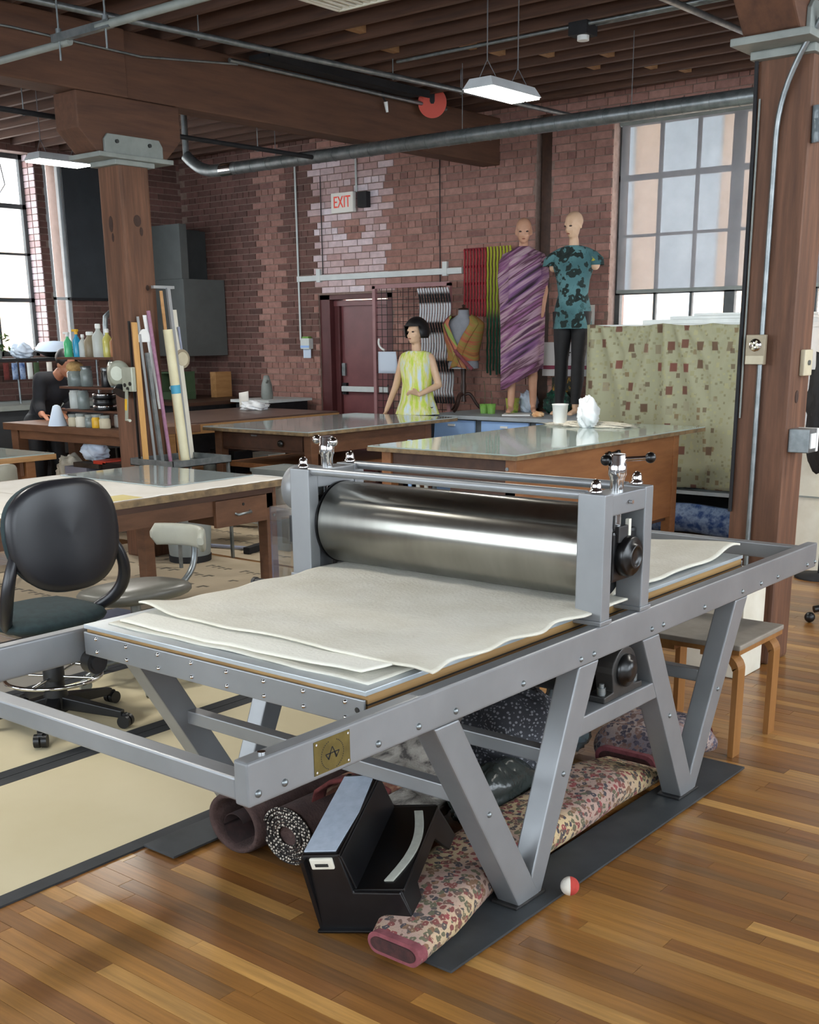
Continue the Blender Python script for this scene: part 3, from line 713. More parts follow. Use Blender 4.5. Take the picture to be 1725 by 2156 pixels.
# ------------------------------------------------------------------ patterned rugs
def rug_mat(name, ground, stops, vscale, thr=.38, noise_c=None, warp=1.0):
    m = bpy.data.materials.new(name); m.use_nodes = True; nt = m.node_tree; N = nt.nodes; L = nt.links; b = N['Principled BSDF']
    b.inputs['Roughness'].default_value = .95
    tc = N.new('ShaderNodeTexCoord')
    nz = N.new('ShaderNodeTexNoise'); nz.inputs['Scale'].default_value = vscale * 1.3; nz.inputs['Detail'].default_value = 2
    L.new(tc.outputs['Object'], nz.inputs[0])
    vm = N.new('ShaderNodeVectorMath'); vm.operation = 'MULTIPLY_ADD'; vm.inputs[1].default_value = (warp / vscale,) * 3
    L.new(nz.outputs['Color'], vm.inputs[0]); L.new(tc.outputs['Object'], vm.inputs[2])
    v = N.new('ShaderNodeTexVoronoi'); v.inputs['Scale'].default_value = vscale; L.new(vm.outputs[0], v.inputs['Vector'])
    cr = N.new('ShaderNodeValToRGB'); cr.color_ramp.interpolation = 'CONSTANT'
    while len(cr.color_ramp.elements) < len(stops): cr.color_ramp.elements.new(.5)
    for e, (p, c) in zip(cr.color_ramp.elements, stops): e.position = p; e.color = lin(c)
    sp = N.new('ShaderNodeSeparateColor'); L.new(v.outputs['Color'], sp.inputs[0]); L.new(sp.outputs[0], cr.inputs[0])
    st = N.new('ShaderNodeMapRange'); st.inputs[1].default_value = thr; st.inputs[2].default_value = thr + .06; L.new(v.outputs['Distance'], st.inputs[0])
    big = N.new('ShaderNodeTexNoise'); big.inputs['Scale'].default_value = 3.2; L.new(tc.outputs['Object'], big.inputs[0])
    gr = N.new('ShaderNodeValToRGB'); gr.color_ramp.elements[0].position = .42; gr.color_ramp.elements[1].position = .58
    gr.color_ramp.elements[0].color = lin(ground); gr.color_ramp.elements[1].color = lin(noise_c or ground); L.new(big.outputs[0], gr.inputs[0])
    mx = N.new('ShaderNodeMix'); mx.data_type = 'RGBA'; L.new(st.outputs[0], mx.inputs[0]); L.new(cr.outputs[0], mx.inputs[6]); L.new(gr.outputs[0], mx.inputs[7])
    c0 = N.new('ShaderNodeMapRange'); c0.inputs[1].default_value = .12; c0.inputs[2].default_value = .18; L.new(v.outputs['Distance'], c0.inputs[0])
    m0 = N.new('ShaderNodeMix'); m0.data_type = 'RGBA'; L.new(c0.outputs[0], m0.inputs[0]); L.new(gr.outputs[0], m0.inputs[6]); L.new(mx.outputs[2], m0.inputs[7]); mx = m0
    v2 = N.new('ShaderNodeTexVoronoi'); v2.inputs['Scale'].default_value = vscale * 3.1; L.new(vm.outputs[0], v2.inputs['Vector'])
    s2 = N.new('ShaderNodeMapRange'); s2.inputs[1].default_value = .18; s2.inputs[2].default_value = .26; s2.inputs[3].default_value = .55; s2.inputs[4].default_value = 1
    L.new(v2.outputs['Distance'], s2.inputs[0])
    m2 = N.new('ShaderNodeMix'); m2.data_type = 'RGBA'; m2.blend_type = 'MULTIPLY'; m2.inputs[0].default_value = .7; L.new(mx.outputs[2], m2.inputs[6]); L.new(s2.outputs[0], m2.inputs[7])
    L.new(m2.outputs[2], b.inputs['Base Color'])
    bp = N.new('ShaderNodeBump'); bp.inputs['Strength'].default_value = .3; bp.inputs['Distance'].default_value = .004
    n3 = N.new('ShaderNodeTexNoise'); n3.inputs['Scale'].default_value = 220; L.new(tc.outputs['Object'], n3.inputs[0]); L.new(n3.outputs[0], bp.inputs['Height']); L.new(bp.outputs[0], b.inputs['Normal'])
    M[name] = m
rug_mat('rug_floral', '#c4ac84', [(0, '#7a4640'), (.18, '#554d48'), (.36, '#7d5f48'), (.5, '#8a4444'), (.62, '#625f4a'), (.8, '#6f5449'), (.9, '#474247')], 50, .50, '#a98d80')
rug_mat('rug_blue', '#b9a59a', [(0, '#544f59'), (.25, '#7d635c'), (.5, '#5f5a68'), (.75, '#8f726a')], 50, .52, '#857a80')
mat('rug_pink', '#8a4c52', '#733c42', rough=.95, scale=30)
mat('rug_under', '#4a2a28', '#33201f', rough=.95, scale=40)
mat('rug_backing', '#7d6a55', '#6a5845', rough=.95, scale=40)
def stadium(cx, w, z0, z1, n=10, squash=1.0):
    r = (z1 - z0) / 2; zc = (z0 + z1) / 2; x0, x1 = cx - w / 2 + r * squash, cx + w / 2 - r * squash
    out = [(x1 + r * squash * math.cos(a), zc + r * math.sin(a)) for a in [-PI / 2 + PI * i / n for i in range(n + 1)]]
    out += [(x0 - r * squash * math.cos(a), zc + r * math.sin(a)) for a in [PI / 2 - PI * i / n for i in range(n + 1)]]
    return out
def folded_rug(label, m, edge_m, y0, y1, xc, w, h, seed, z0=.0145, taper=True):
    rn = random.Random(seed)
    t = thing('folded_rug', label, 'rug', (xc((y0 + y1) / 2), (y0 + y1) / 2, z0), 'rugs stored under the press')
    rings = []; n = 26
    for k in range(n + 1):
        f = k / n; y = y0 + (y1 - y0) * f
        hh = h * (1 + .08 * math.sin(5 * f + seed) + .04 * math.sin(17 * f)); ww = w * (1 + .05 * math.sin(4 * f + seed * 2)) * (min(1, .72 + 2.2 * f) if taper else 1)
        pinch = min(1, .05 + 5 * min(f, 1 - f)) if taper else 1
        rings.append([(x, y + .012 * math.sin(9 * z), z) for x, z in stadium(xc(y), ww, z0, z0 + hh * (.5 + .5 * pinch))])
    body = MB().loft(rings).build('body', m, t)
    # the fold seen at the near end: edge binding and dark hollow
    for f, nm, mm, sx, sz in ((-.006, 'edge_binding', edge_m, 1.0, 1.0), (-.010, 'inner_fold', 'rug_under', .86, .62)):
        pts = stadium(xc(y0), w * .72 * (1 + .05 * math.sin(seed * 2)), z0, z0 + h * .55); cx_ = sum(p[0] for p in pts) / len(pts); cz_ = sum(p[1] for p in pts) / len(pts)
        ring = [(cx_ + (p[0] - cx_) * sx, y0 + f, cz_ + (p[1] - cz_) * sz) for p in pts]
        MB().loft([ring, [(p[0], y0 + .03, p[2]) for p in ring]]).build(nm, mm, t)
    return t
def xr_a(y): return -1.862 + max(0, (2.5 - y)) * .26 - .02 * max(0, y - 2.5)
folded_rug('thick folded cream rug with red floral pattern along the press feet', 'rug_floral', 'rug_pink', 2.06, 3.58, xr_a, .25, .115, 3)
folded_rug('blue grey floral rug with a pink end rolled behind the far press leg', 'rug_blue', 'rug_pink', 3.63, 4.02, lambda y: -1.93, .36, .15, 5)
t = [o for o in COL.objects if o.name.startswith('folded_rug')][-1]
MB().loft([[(x, 4.015 + .004 * k, z) for x, z in stadium(-1.93, .34 - .05 * k, .03, .15 - .03 * k)] for k in (0, 1)]).build('pink_end', 'rug_pink', t)
# rolled rugs
mat('roll_brown', '#4a3733', '#3a2a27', rough=.95, scale=25, bump=.4, bscale=120)
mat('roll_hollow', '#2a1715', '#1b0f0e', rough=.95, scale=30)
def rolled_rug(label, m, mi, c, r, y0, y1, hollow=True, turns=0, skew=0.0, sq=.85):
    t = thing('rolled_rug', label, 'rug', (c[0], y0, .001), 'rugs stored under the press')
    n = 36
    def ring(y, rr): return [(c[0] + skew * (y - y0) + rr * math.cos(a), y, c[1] + rr * sq * math.sin(a)) for a in [2 * PI * i / n for i in range(n)]]
    if hollow:
        MB().loft([ring(y0 + .35, r * .80), ring(y0 + .012, r * .80), ring(y0, r * .85), ring(y0, r * .97), ring(y0 + .015, r), ring(y1, r)], caps=False).build('outer_layer', m, t)
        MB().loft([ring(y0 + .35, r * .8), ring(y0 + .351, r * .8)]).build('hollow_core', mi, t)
        # inner turn of the carpet
        pts = [(c[0] + r * (.25 + .5 * k / 30) * math.cos(.6 + 4.2 * k / 30), c[1] - .012 + r * (.25 + .5 * k / 30) * .8 * math.sin(.6 + 4.2 * k / 30)) for k in range(31)]
        MB().sheet(lambda u, v: (pts[int(round(u * 30))][0], y0 + .02 + .3 * v, pts[int(round(u * 30))][1]), 30, 1, thick=(0.0, 0, .004)).build('inner_turn', mi, t)
    else:
        MB().loft([ring(y0 + .01, r * .15), ring(y0 - .004, r * .5), ring(y0, r * .93), ring(y0 + .02, r), ring(y1, r)]).build('roll_body', mi, t)
        for k in range(turns):
            rk = r * (.25 + .74 * (k + 1) / turns)
            MB().tube([(c[0] + rk * math.cos(a), y0 - .005, c[1] + rk * sq * math.sin(a)) for a in [2 * PI * i / 40 for i in range(41)]], .0055, n=6, caps=False).build('spiral_edge', m, t)
    return t
# speckled edge for the woven roll
def speck_mat(name, base, dot, scale):
    m = bpy.data.materials.new(name); m.use_nodes = True; nt = m.node_tree; N = nt.nodes; L = nt.links; b = N['Principled BSDF']; b.inputs['Roughness'].default_value = .95
    tc = N.new('ShaderNodeTexCoord'); v = N.new('ShaderNodeTexVoronoi'); v.inputs['Scale'].default_value = scale; v.inputs['Randomness'].default_value = .5
    L.new(tc.outputs['Object'], v.inputs['Vector'])
    cr = N.new('ShaderNodeValToRGB'); cr.color_ramp.elements[0].position = .30; cr.color_ramp.elements[1].position = .38
    cr.color_ramp.elements[0].color = lin(dot); cr.color_ramp.elements[1].color = lin(base)
    L.new(v.outputs['Distance'], cr.inputs[0]); L.new(cr.outputs[0], b.inputs['Base Color']); M[name] = m
speck_mat('roll_speckled', '#221d1b', '#c9c0b2', 95)
speck_mat('crochet_grey', '#3c3d42', '#8b8c90', 70)
rolled_rug('brown carpet roll with an open hollow end beside the cream mat', 'roll_brown', 'roll_hollow', (-2.585, .105), .118, 2.26, 3.3)
rolled_rug('dark woven rug roll with white dotted edges beside the brown carpet roll', 'roll_speckled', 'roll_brown', (-2.375, .108), .105, 2.30, 2.52, hollow=False, turns=5)
# red and cream folded rug standing behind the stool
mat('rug_red', '#6a2f2c', '#542321', rough=.95, scale=30, bump=.3, bscale=120)
mat('rug_stripe', '#b7a184', '#8f6f55', c3='#6e4034', rough=.95, scale=26, stretch=(1, .25, 1), contrast=(.35, .62))
t = thing('folded_rug', 'dark red bordered rug folded over between the woven roll and the step stool', 'rug', (-2.2, 2.5, .01), 'rugs stored under the press')
path = [(-2.36, .02), (-2.365, .14), (-2.35, .235), (-2.30, .275), (-2.26, .285), (-2.20, .275), (-2.14, .25)]
def strip(w0, w1, off, m, nm):
    P_ = [Vector((x, z)) for x, z in path]; rings = []
    MB().sheet(lambda u, v: ((lambda i, f: P_[i].x * (1 - f) + P_[i + 1].x * f)(*((lambda q: (min(int(q), 5), q - min(int(q), 5)))(u * 6))), w0 + (w1 - w0) * v + .1 * u,
                              (lambda i, f: P_[i].y * (1 - f) + P_[i + 1].y * f)(*((lambda q: (min(int(q), 5), q - min(int(q), 5)))(u * 6))) + off), 24, 4, thick=(0, 0, .014)).build(nm, m, t)
strip(2.36, 2.42, 0, 'rug_red', 'border'); strip(2.42, 2.52, .001, 'rug_stripe', 'field')
# bundles of cloth
def lump(name, label, m, c, s, seed, cat='textile', flat=.0, n=40, mm=24, amp=.16, fold=6.0, zmin=.02):
    rn = random.Random(seed); ph = [rn.uniform(0, 6.28) for _ in range(8)]; vs = []
    for j in range(mm + 1):
        p = PI * j / mm
        for i in range(n):
            a = 2 * PI * i / n
            d = Vector((math.sin(p) * math.cos(a), math.sin(p) * math.sin(a), -math.cos(p)))
            k = 1 + amp * (math.sin(fold * d.x + ph[0] + 2 * d.z) * math.sin(fold * .8 * d.y + ph[1]) + .5 * math.sin(2.1 * fold * d.z + 1.7 * fold * d.x + ph[2]) + .3 * math.sin(3.3 * fold * d.y + 2 * fold * d.z + ph[3]))
            vs.append((c[0] + s[0] * d.x * k, c[1] + s[1] * d.y * k, max(c[2] + s[2] * d.z * k, zmin)))
    o = MB().add(vs, [(j * n + i, j * n + (i + 1) % n, (j + 1) * n + (i + 1) % n, (j + 1) * n + i) for j in range(mm) for i in range(n)], True).build(name, m)
    return tag(o, label, cat, 'cloth bundles under the press')
mat('cloth_striped', '#a29c92', '#4c4744', c3='#8d877f', rough=.95, scale=9, stretch=(3, .5, 3), contrast=(.38, .64), bump=.6, bscale=60)
mat('plastic_dark', '#3a403d', '#2b302e', rough=.25, scale=4, bump=.8, bscale=14)
mat('plastic_clear', '#6f7b80', '#4b565b', rough=.15, scale=5, bump=.9, bscale=12, alpha=.8)
mat('cloth_brown', '#4d443c', '#3a332d', rough=.95, scale=8, bump=.5, bscale=50)
mat('cloth_mauve', '#8a7076', '#6f585e', rough=.95, scale=10, bump=.5, bscale=50)
lump('blanket_bundle', 'cream and charcoal striped blanket heaped under the press bed', 'cloth_striped', (-2.32, 2.83, .18), (.17, .19, .17), 2)
lump('crochet_bundle', 'grey crocheted blanket bundled under the press near the wooden stool', 'crochet_grey', (-2.24, 3.27, .2), (.19, .19, .19), 5)
lump('cloth_bundle', 'brown folded cloth draped over the crocheted blanket', 'cloth_brown', (-2.47, 3.62, .2), (.13, .16, .18), 9)
lump('plastic_bag', 'dark grey plastic bag of cloth resting on the floral rug', 'plastic_dark', (-2.075, 2.98, .11), (.085, .22, .1), 11, 'bag', amp=.1)
lump('plastic_bag', 'clear plastic wrapped bundle behind the press leg', 'plastic_clear', (-2.22, 3.66, .15), (.1, .15, .14), 14, 'bag', amp=.12)
lump('cloth_bundle', 'dark red fringed rug scrap behind the step stool', 'rug_red', (-2.2, 2.6, .05), (.1, .06, .04), 17)

# ------------------------------------------------------------------ step stool
mat('stool_pad', '#a9b3c0', '#9ca6b3', rough=.6, scale=30)
mat('stool_grip', '#a6a79c', '#999a90', rough=.7, scale=40)
ST = thing('step_stool', 'glossy black two step stool with grey treads tipped against the rug', 'stool', (-2.03, 2.055, .003))
TS = Matrix.Translation(Vector((-2.03, 2.085, .008))) @ Matrix.Rotation(math.radians(21), 4, 'Z') @ Matrix.Rotation(math.radians(-9), 4, 'Y') @ Matrix.Rotation(math.radians(14), 4, 'X') @ Matrix.Diagonal((.96, 1.06, .95, 1))
def st(b): b.v = [tuple(TS @ Vector(p)) for p in b.v]; return b
def flare(y, z): return y + (.022 * (1 - z / .26)) * (1 if y > .18 else -1)
prof = [(0, 0), (.305, 0), (.275, .128), (.135, .132), (.118, .258), (.008, .258)]
for ya, yb in ((0, .014), (.346, .36)):
    vs = [(x, flare(ya, z), z) for x, z in prof] + [(x, flare(yb, z), z) for x, z in prof]
    k = len(prof)
    b = MB().add(vs, [tuple(range(k)), tuple(range(k, 2 * k))[::-1]] + [(i, i + k, (i + 1) % k + k, (i + 1) % k) for i in range(k)])
    st(b).build('side_panel', 'black_plastic', ST, bevel=.004)
st(MB().box(.005, .122, 0, .36, .246, .26)).build('top_tread', 'black_gloss', ST, bevel=.005)
st(MB().prism([(.112, .25), (.124, .25), (.142, .128), (.13, .128)], 'y', 0.003, .357)).build('riser', 'black_plastic', ST, bevel=.003)
st(MB().box(.125, .285, 0, .36, .120, .134)).build('lower_tread', 'black_gloss', ST, bevel=.005)
b = MB(); poly = [(-.020, 0), (.05, 0), (.088, .078), (.272, .078), (.31, 0), (.380, 0), (.362, .128), (-.002, .128)]
xf = lambda z: .306 - .235 * z
k = len(poly); vs = [(xf(z) - .014, y, z) for y, z in poly] + [(xf(z), y, z) for y, z in poly]
b.add(vs, [tuple(range(k))[::-1], tuple(range(k, 2 * k))] + [(i, (i + 1) % k, (i + 1) % k + k, i + k) for i in range(k)]); st(b).build('front_panel', 'black_gloss', ST, bevel=.003)
st(MB().prism([(0, 0), (.012, 0), (.018, .25), (.006, .25)], 'y', -.02, .38)).build('rear_panel', 'black_plastic', ST)
st(MB().prism([(.012 + .0 * y, y) for y in ()] or [(.010, .012), (.108, .012), (.120, .18), (.108, .348), (.010, .348)], 'z', .2595, .264)).build('tread_pad', 'stool_pad', ST, bevel=.0015)
arc = [(.232 + .035 * math.sin(PI * i / 12), .03 + .3 * i / 12) for i in range(13)]
st(MB().prism([(x + .012, y) for x, y in arc] + [(x - .016, y) for x, y in arc[::-1]], 'z', .133, .139)).build('tread_grip', 'stool_grip', ST, bevel=.0015)
st(MB().box(.03, .10, -.010, 0.0, .215, .252)).build('end_clip', 'off_white', ST, bevel=.004)
st(MB().box(.045, .085, -.0115, -.009, .226, .236)).build('clip_slot', 'cap_bolt', ST)
st(MB().box(-.004, .305, -.032, -.020, 0, .010)).build('base_rim', 'black_plastic', ST, bevel=.003)

# ------------------------------------------------------------------ bentwood stool behind the press
mat('birch', '#96693a', '#805529', rough=.45, scale=5, stretch=(4, 4, .6), contrast=(.3, .7))
mat('lino_top', '#8d857a', '#7f776c', rough=.55, scale=12)
BS = thing('bentwood_stool', 'square bentwood stool with a grey top behind the press legs', 'stool', (-1.9, 4.24, 0))
sx0, sx1, sy0, sy1, sh = -2.12, -1.68, 4.03, 4.46, .455
MB().box(sx0, sx1, sy0, sy1, sh - .022, sh).build('seat', 'lino_top', BS, bevel=.006)
MB().box(sx0 + .004, sx1 - .004, sy0 + .004, sy1 - .004, sh - .04, sh - .022).build('seat_edge', 'birch', BS)
for cx, sx in ((sx0, 1), (sx1, -1)):
    for cy0 in (sy0 + .01, sy1 - .075):
        x = cx + sx * .005
        pts = [(x, 0), (x, sh - .10)] + [(x + sx * .075 * (1 - math.cos(a)), sh - .105 + .065 * math.sin(a)) for a in [PI / 2 * i / 6 for i in range(1, 7)]] + [(x + sx * .16, sh - .04)]
        q = [(p[0] + sx * .022, p[1]) for p in pts[:2]] + [(x + sx * (.022 + .06 * (1 - math.cos(a))), sh - .125 + .065 * math.sin(a)) for a in [PI / 2 * i / 6 for i in range(1, 7)]] + [(x + sx * .16, sh - .06)]
        n = len(pts); vs = []
        for yy in (cy0, cy0 + .065): vs += [(a, yy, z) for a, z in pts] + [(a, yy, z) for a, z in q]
        fs = []
        for i in range(n - 1):
            fs += [(i, i + 1, n + i + 1, n + i), (2 * n + i, 3 * n + i, 3 * n + i + 1, 2 * n + i + 1), (i, 2 * n + i, 2 * n + i + 1, i + 1), (n + i, n + i + 1, 3 * n + i + 1, 3 * n + i)]
        fs += [(0, n, 3 * n, 2 * n), (n - 1, 3 * n - 1, 4 * n - 1, 2 * n - 1)]
        MB().add(vs, fs).build('leg', 'birch', BS)
tag(MB().box(-2.42, -2.1, 5.05, 5.3, .001, .50).build('paper_carton', 'off_white', bevel=.004), 'cream carton standing against the timber column by the bentwood stool', 'box')
# ------------------------------------------------------------------ tables
mat('table_wood', '#6e4a32', '#573823', rough=.55, scale=4, stretch=(1.2, 1.2, 5), contrast=(.3, .7), bump=.1)
mat('table_wood_warm', '#94633c', '#7c4f2d', rough=.5, scale=4, stretch=(5, .8, 5), contrast=(.3, .7))
mat('table_dark', '#4e3223', '#3d261a', rough=.5, scale=4, stretch=(4, .8, 4), contrast=(.3, .7))
mat('table_edge', '#8d7553', '#5b4c3a', rough=.6, scale=14, stretch=(1, 1, 1), contrast=(.35, .7))
mat('top_glass', '#a9b7b1', '#a2b1ab', rough=.06, scale=2, spec=.6)
mat('top_glass_grey', '#a3adad', '#9ba5a5', rough=.06, scale=2, spec=.6)
mat('knob_black', '#151413', rough=.35)
def leg(t, x0, x1, y0, y1, z1, m): MB().box(x0, x1, y0, y1, 0.0, z1).build('leg', m, t, bevel=.004)
# the table with the drawer, left of the press
T1 = thing('work_table', 'long scarred wooden work table covered with white paper and a glass sheet', 'table', (-5.75, 3.4, 0))
tx0, tx1, ty0, ty1, th = -6.46, -5.06, 1.9, 5.03, .76
MB().box(tx0, tx1, ty0, ty1, th - .038, th).build('tabletop', 'table_edge', T1, bevel=.003)
MB().box(tx0 + .07, tx1 - .045, ty0 + .07, ty1 - .10, th - .165, th - .038).build('apron', 'table_wood', T1)
MB().box(tx1 - .05, tx1 - .035, ty0 + .07, ty1 - .10, th - .075, th - .042).build('apron_rail', 'table_dark', T1)
for lx in (tx0 + .06, tx1 - .125):
    for ly in (ty0 + .1, ty1 - .155): leg(T1, lx, lx + .08, ly, ly + .085, th - .04, 'table_wood')
dr = MB().box(tx1 - .049, tx1 - .022, 4.45, 4.86, th - .235, th - .078).build('drawer', 'table_wood', T1, bevel=.003)
MB().box(tx1 - .3, tx1 - .049, 4.47, 4.84, th - .225, th - .165).build('drawer_box', 'table_wood', T1)
MB().tube([(tx1 - .022, 4.60, th - .165), (tx1 - .002, 4.605, th - .17), (tx1 - .002, 4.71, th - .165), (tx1 - .022, 4.715, th - .16)], .008, n=8).build('handle', 'galvanised', dr)
MB().cyl((tx1 - .022, 4.665, th - .115), (tx1 - .019, 4.665, th - .115), .009, n=12).build('keyhole', 'ink', dr)
MB().box(tx1 - .001, tx1 + .002, 4.985, 5.022, th - .036, th - .004).build('corner_plate', 'ink', T1)
for zz, s in ((.62, 1),): MB().cyl((tx1 - .045, 4.935, .545), (tx1 - .040, 4.935, .545), .009, n=10).build('leg_bolt', 'galvanised', T1)
def paper_sheet(name, label, x0, x1, y0, y1, z, m='paper', amp=.01, seed=1, cat='paper', hang=None):
    r = random.Random(seed); ex = [r.uniform(-amp, amp) for _ in range(41)]
    def fn(u, v):
        x = x0 + (x1 - x0) * u + (ex[int(v * 40)] if u > .5 else 0); y = y0 + (y1 - y0) * v; zz = z + .0006 * math.sin(20 * x + 13 * y)
        return (x, y, zz)
    return tag(MB().sheet(fn, 20, 40, thick=(0, 0, .0008)).build(name, m), label, cat)
paper_sheet('table_paper', 'large white paper with a torn edge covering the long table', tx0 + .03, tx1 - .02, 3.0, ty1 - .005, th + .002, amp=.012, seed=5)
paper_sheet('table_paper', 'pinkish white paper sheet lying at the near end of the long table', -6.2, -5.2, 2.5, 3.62, th + .0045, 'paper', .004, 6)
mat('paper_yellow', '#d9c98a', '#cdbb76', rough=.8, scale=4)
paper_sheet('yellowed_paper', 'yellowed paper scrap by the edge of the long table', -5.28, -5.1, 3.5, 3.95, th + .0045, 'paper_yellow', .004, 7)
tag(MB().box(-6.38, -5.34, 4.30, 5.0, th + .003, th + .009).build('glass_sheet', 'top_glass_grey', bevel=.001), 'grey glass sheet lying on the long paper covered table', 'glass')
# white paper hanging off the table end
tag(MB().sheet(lambda u, v: (-5.42 + .36 * u, 5.045 + .02 * math.sin(3 * u) + .012 * (1 - v), .50 + .262 * v - .02 * (1 - v) * math.sin(4 * u)), 10, 8, thick=(0, .001, 0)).build('hanging_paper', 'paper'), 'white paper hanging over the end of the long table', 'paper')

def glass_table(name, label, x0, x1, y0, y1, h, wood, dark, gl, over=.16):
    t = thing(name, label, 'table', ((x0 + x1) / 2, (y0 + y1) / 2, 0), 'glass topped work tables')
    MB().box(x0, x1, y0, y1, h - .035, h - .008).build('tabletop', 'table_edge', t, bevel=.002)
    MB().box(x0 + .004, x1 - .004, y0 + .004, y1 - .004, h - .008, h).build('glass_top', gl, t, bevel=.001)
    a0, a1, b0, b1 = x0 + .05, x1 - over * .4, y0 + .09, y1 - over * 2
    MB().box(a0, a1, b0 + .02, b0 + .045, h - .19, h - .035).build('end_apron', dark, t)
    MB().box(a1 - .03, a1, b0 + .045, b1, h - .19, h - .035).build('side_apron', wood, t)
    MB().box(a0, a0 + .03, b0 + .045, b1, h - .19, h - .035).build('side_apron', wood, t)
    for lx in (a0, a1 - .075):
        for ly in (b0, b1 - .08): leg(t, lx, lx + .08, ly, ly + .08, h - .035, wood)
    return t, a0, a1, b0, b1
t2, a0, a1, b0, b1 = glass_table('glass_table', 'dark wooden glass topped table in front of the red door', -7.72, -6.46, 6.66, 8.64, .87, 'table_wood', 'table_dark', 'top_glass_grey')
dd = MB().box(a0 + .1, a1 - .1, b0 + .008, b0 + .02, .70, .82).build('drawer', 'table_dark', t2, bevel=.002)
MB().lathe([(.008, 0), (.012, .012), (.03, .02), (.028, .032), (.01, .036)], (a1 - .33, b0 + .008, .755), (0, -1, 0), n=16).build('knob', 'knob_black', dd)
MB().box(a0 + .45, a0 + .52, b0 + .004, b0 + .01, .80, .812).build('label_holder', 'galvanised', dd)
MB().box(a0 + .03, a1 - .02, b0 + .1, b1 - .05, .52, .56).build('shelf', 'table_wood_warm', t2)
t3, a0, a1, b0, b1 = glass_table('glass_table', 'warm wooden glass topped table behind the press roller', -5.09, -3.90, 5.80, 8.40, .90, 'table_wood_warm', 'table_dark', 'top_glass')
MB().box(a1 - .02, a1 - .004, b0 + .08, b1 - .02, .25, .71).build('side_panel', 'table_wood_warm', t3)
MB().box(a1 - .5, a1, b0, b0 + .018, .25, .71).build('end_panel', 'table_dark', t3)
for yy in (7.0, 7.13):
    MB().lathe([(.012, 0), (.012, .012), (.024, .016), (.024, .028), (.008, .032)], (a1, yy, .80), (1, 0, 0), n=16).build('knob', 'knob_black', t3)
MB().box(a1, a1 + .012, 6.98, 7.15, .795, .812).build('latch_bar', 'knob_black', t3)
MB().box(a0 + .03, a1 - .03, b0 + .1, b1 - .1, .22, .25).build('shelf', 'table_dark', t3)
for xx, zz in ((a1 - .06, .80), (a1 - .06, .50)): MB().cyl((xx, b0 - .004, zz), (xx, b0 + .02, zz), .012, n=10).build('leg_bolt', 'galvanised', t3)
# brown bench behind the column
T4 = thing('workbench', 'low brown workbench with a pale front edge behind the column', 'table', (-9.0, 7.7, 0))
mat('bench_top', '#66524a', '#56433c', rough=.35, scale=5)
mat('bench_edge', '#b98d5d', '#a67a4b', rough=.55, scale=5, stretch=(5, .7, 5))
MB().box(-9.7, -8.28, 6.72, 9.0, .835, .85).build('bench_top', 'bench_top', T4)
MB().box(-9.7, -8.27, 6.70, 9.0, .75, .835).build('bench_frame', 'bench_edge', T4)
for lx, ly in ((-8.38, 6.74), (-9.65, 6.74), (-8.38, 8.85), (-9.65, 8.85)): leg(T4, lx, lx + .09, ly, ly + .09, .75, 'bench_edge')
MB().box(-9.6, -8.33, 6.8, 8.9, .28, .32).build('shelf', 'bench_edge', T4)
# table corner at the far left edge
T0 = thing('side_table', 'pale topped wooden table at the left edge of the room', 'table', (-8.6, 4.9, 0))
MB().box(-9.6, -7.74, 3.6, 5.2, .715, .755).build('tabletop', 'bench_edge', T0, bevel=.003)
MB().box(-9.6, -7.75, 3.61, 5.19, .755, .763).build('glass_top', 'top_glass', T0)
for lx, ly in ((-7.9, 4.98), (-7.9, 3.75), (-9.5, 4.98)): leg(T0, lx, lx + .08, ly, ly + .08, .715, 'table_wood_warm')
MB().box(-9.5, -7.84, 4.94, 4.97, .6, .715).build('apron', 'table_wood', T0)
# work table with the standing person
T5 = thing('oak_table', 'brown oak table with a lower shelf full of boxes left of the column', 'table', (-8.4, 5.9, 0))
MB().box(-9.25, -7.5, 5.70, 6.45, .845, .905).build('tabletop', 'table_wood', T5, bevel=.004)
for lx, ly in ((-9.18, 5.73), (-7.65, 5.73), (-9.18, 6.3), (-7.65, 6.3)): leg(T5, lx, lx + .1, ly, ly + .1, .845, 'table_wood')
MB().box(-9.2, -7.55, 5.78, 6.4, .36, .39).build('shelf', 'table_wood', T5)
MB().box(-9.08, -7.65, 5.75, 5.77, .77, .845).build('apron', 'table_wood', T5)

# ------------------------------------------------------------------ black office chair
mat('chair_shell', '#17171c', '#1c1c21', rough=.34, scale=8)
mat('chair_green', '#1d3134', '#16262a', rough=.8, scale=30)
mat('caster', '#0f0f11', rough=.4)
OC = thing('office_chair', 'black office chair with loop arms seen from behind', 'chair', (-4.16, 2.68, 0.007))
CZ = .007
cx, cy = -4.16, 2.68
def back_pt(a, r, off):
    # rounded shield outline in the y,z plane; bowed around the sitter
    y = cy - .005 + .262 * r * math.copysign(abs(math.cos(a)) ** .75, math.cos(a)); z = .845 + .225 * r * math.copysign(abs(math.sin(a)) ** .75, math.sin(a))
    if math.sin(a) < 0: y = cy + (y - cy) * (1 + .10 * math.sin(a) * r)
    bow = -.55 * (y - cy) ** 2 - .10 * (z - .8) ** 2
    return (cx + .215 + off + bow - .06 * (z - .62), y, z)
def shield(o0, o1, s=1.0):
    n = 48; rings = []
    for r, o in ((.02, o0), (.5, o0 * 1), (.85, o0), (.97, o0 - .004), (1.0, (o0 + o1) / 2), (.97, o1 + .004), (.85, o1), (.02, o1)):
        rings.append([back_pt(2 * PI * i / n, r * s, o) for i in range(n)])
    return MB().loft(rings)
shield(.035, .0).build('back_shell', 'chair_shell', OC)
shield(-.001, -.045, .97).build('back_cushion', 'chair_green', OC)
b = MB(); rings = []
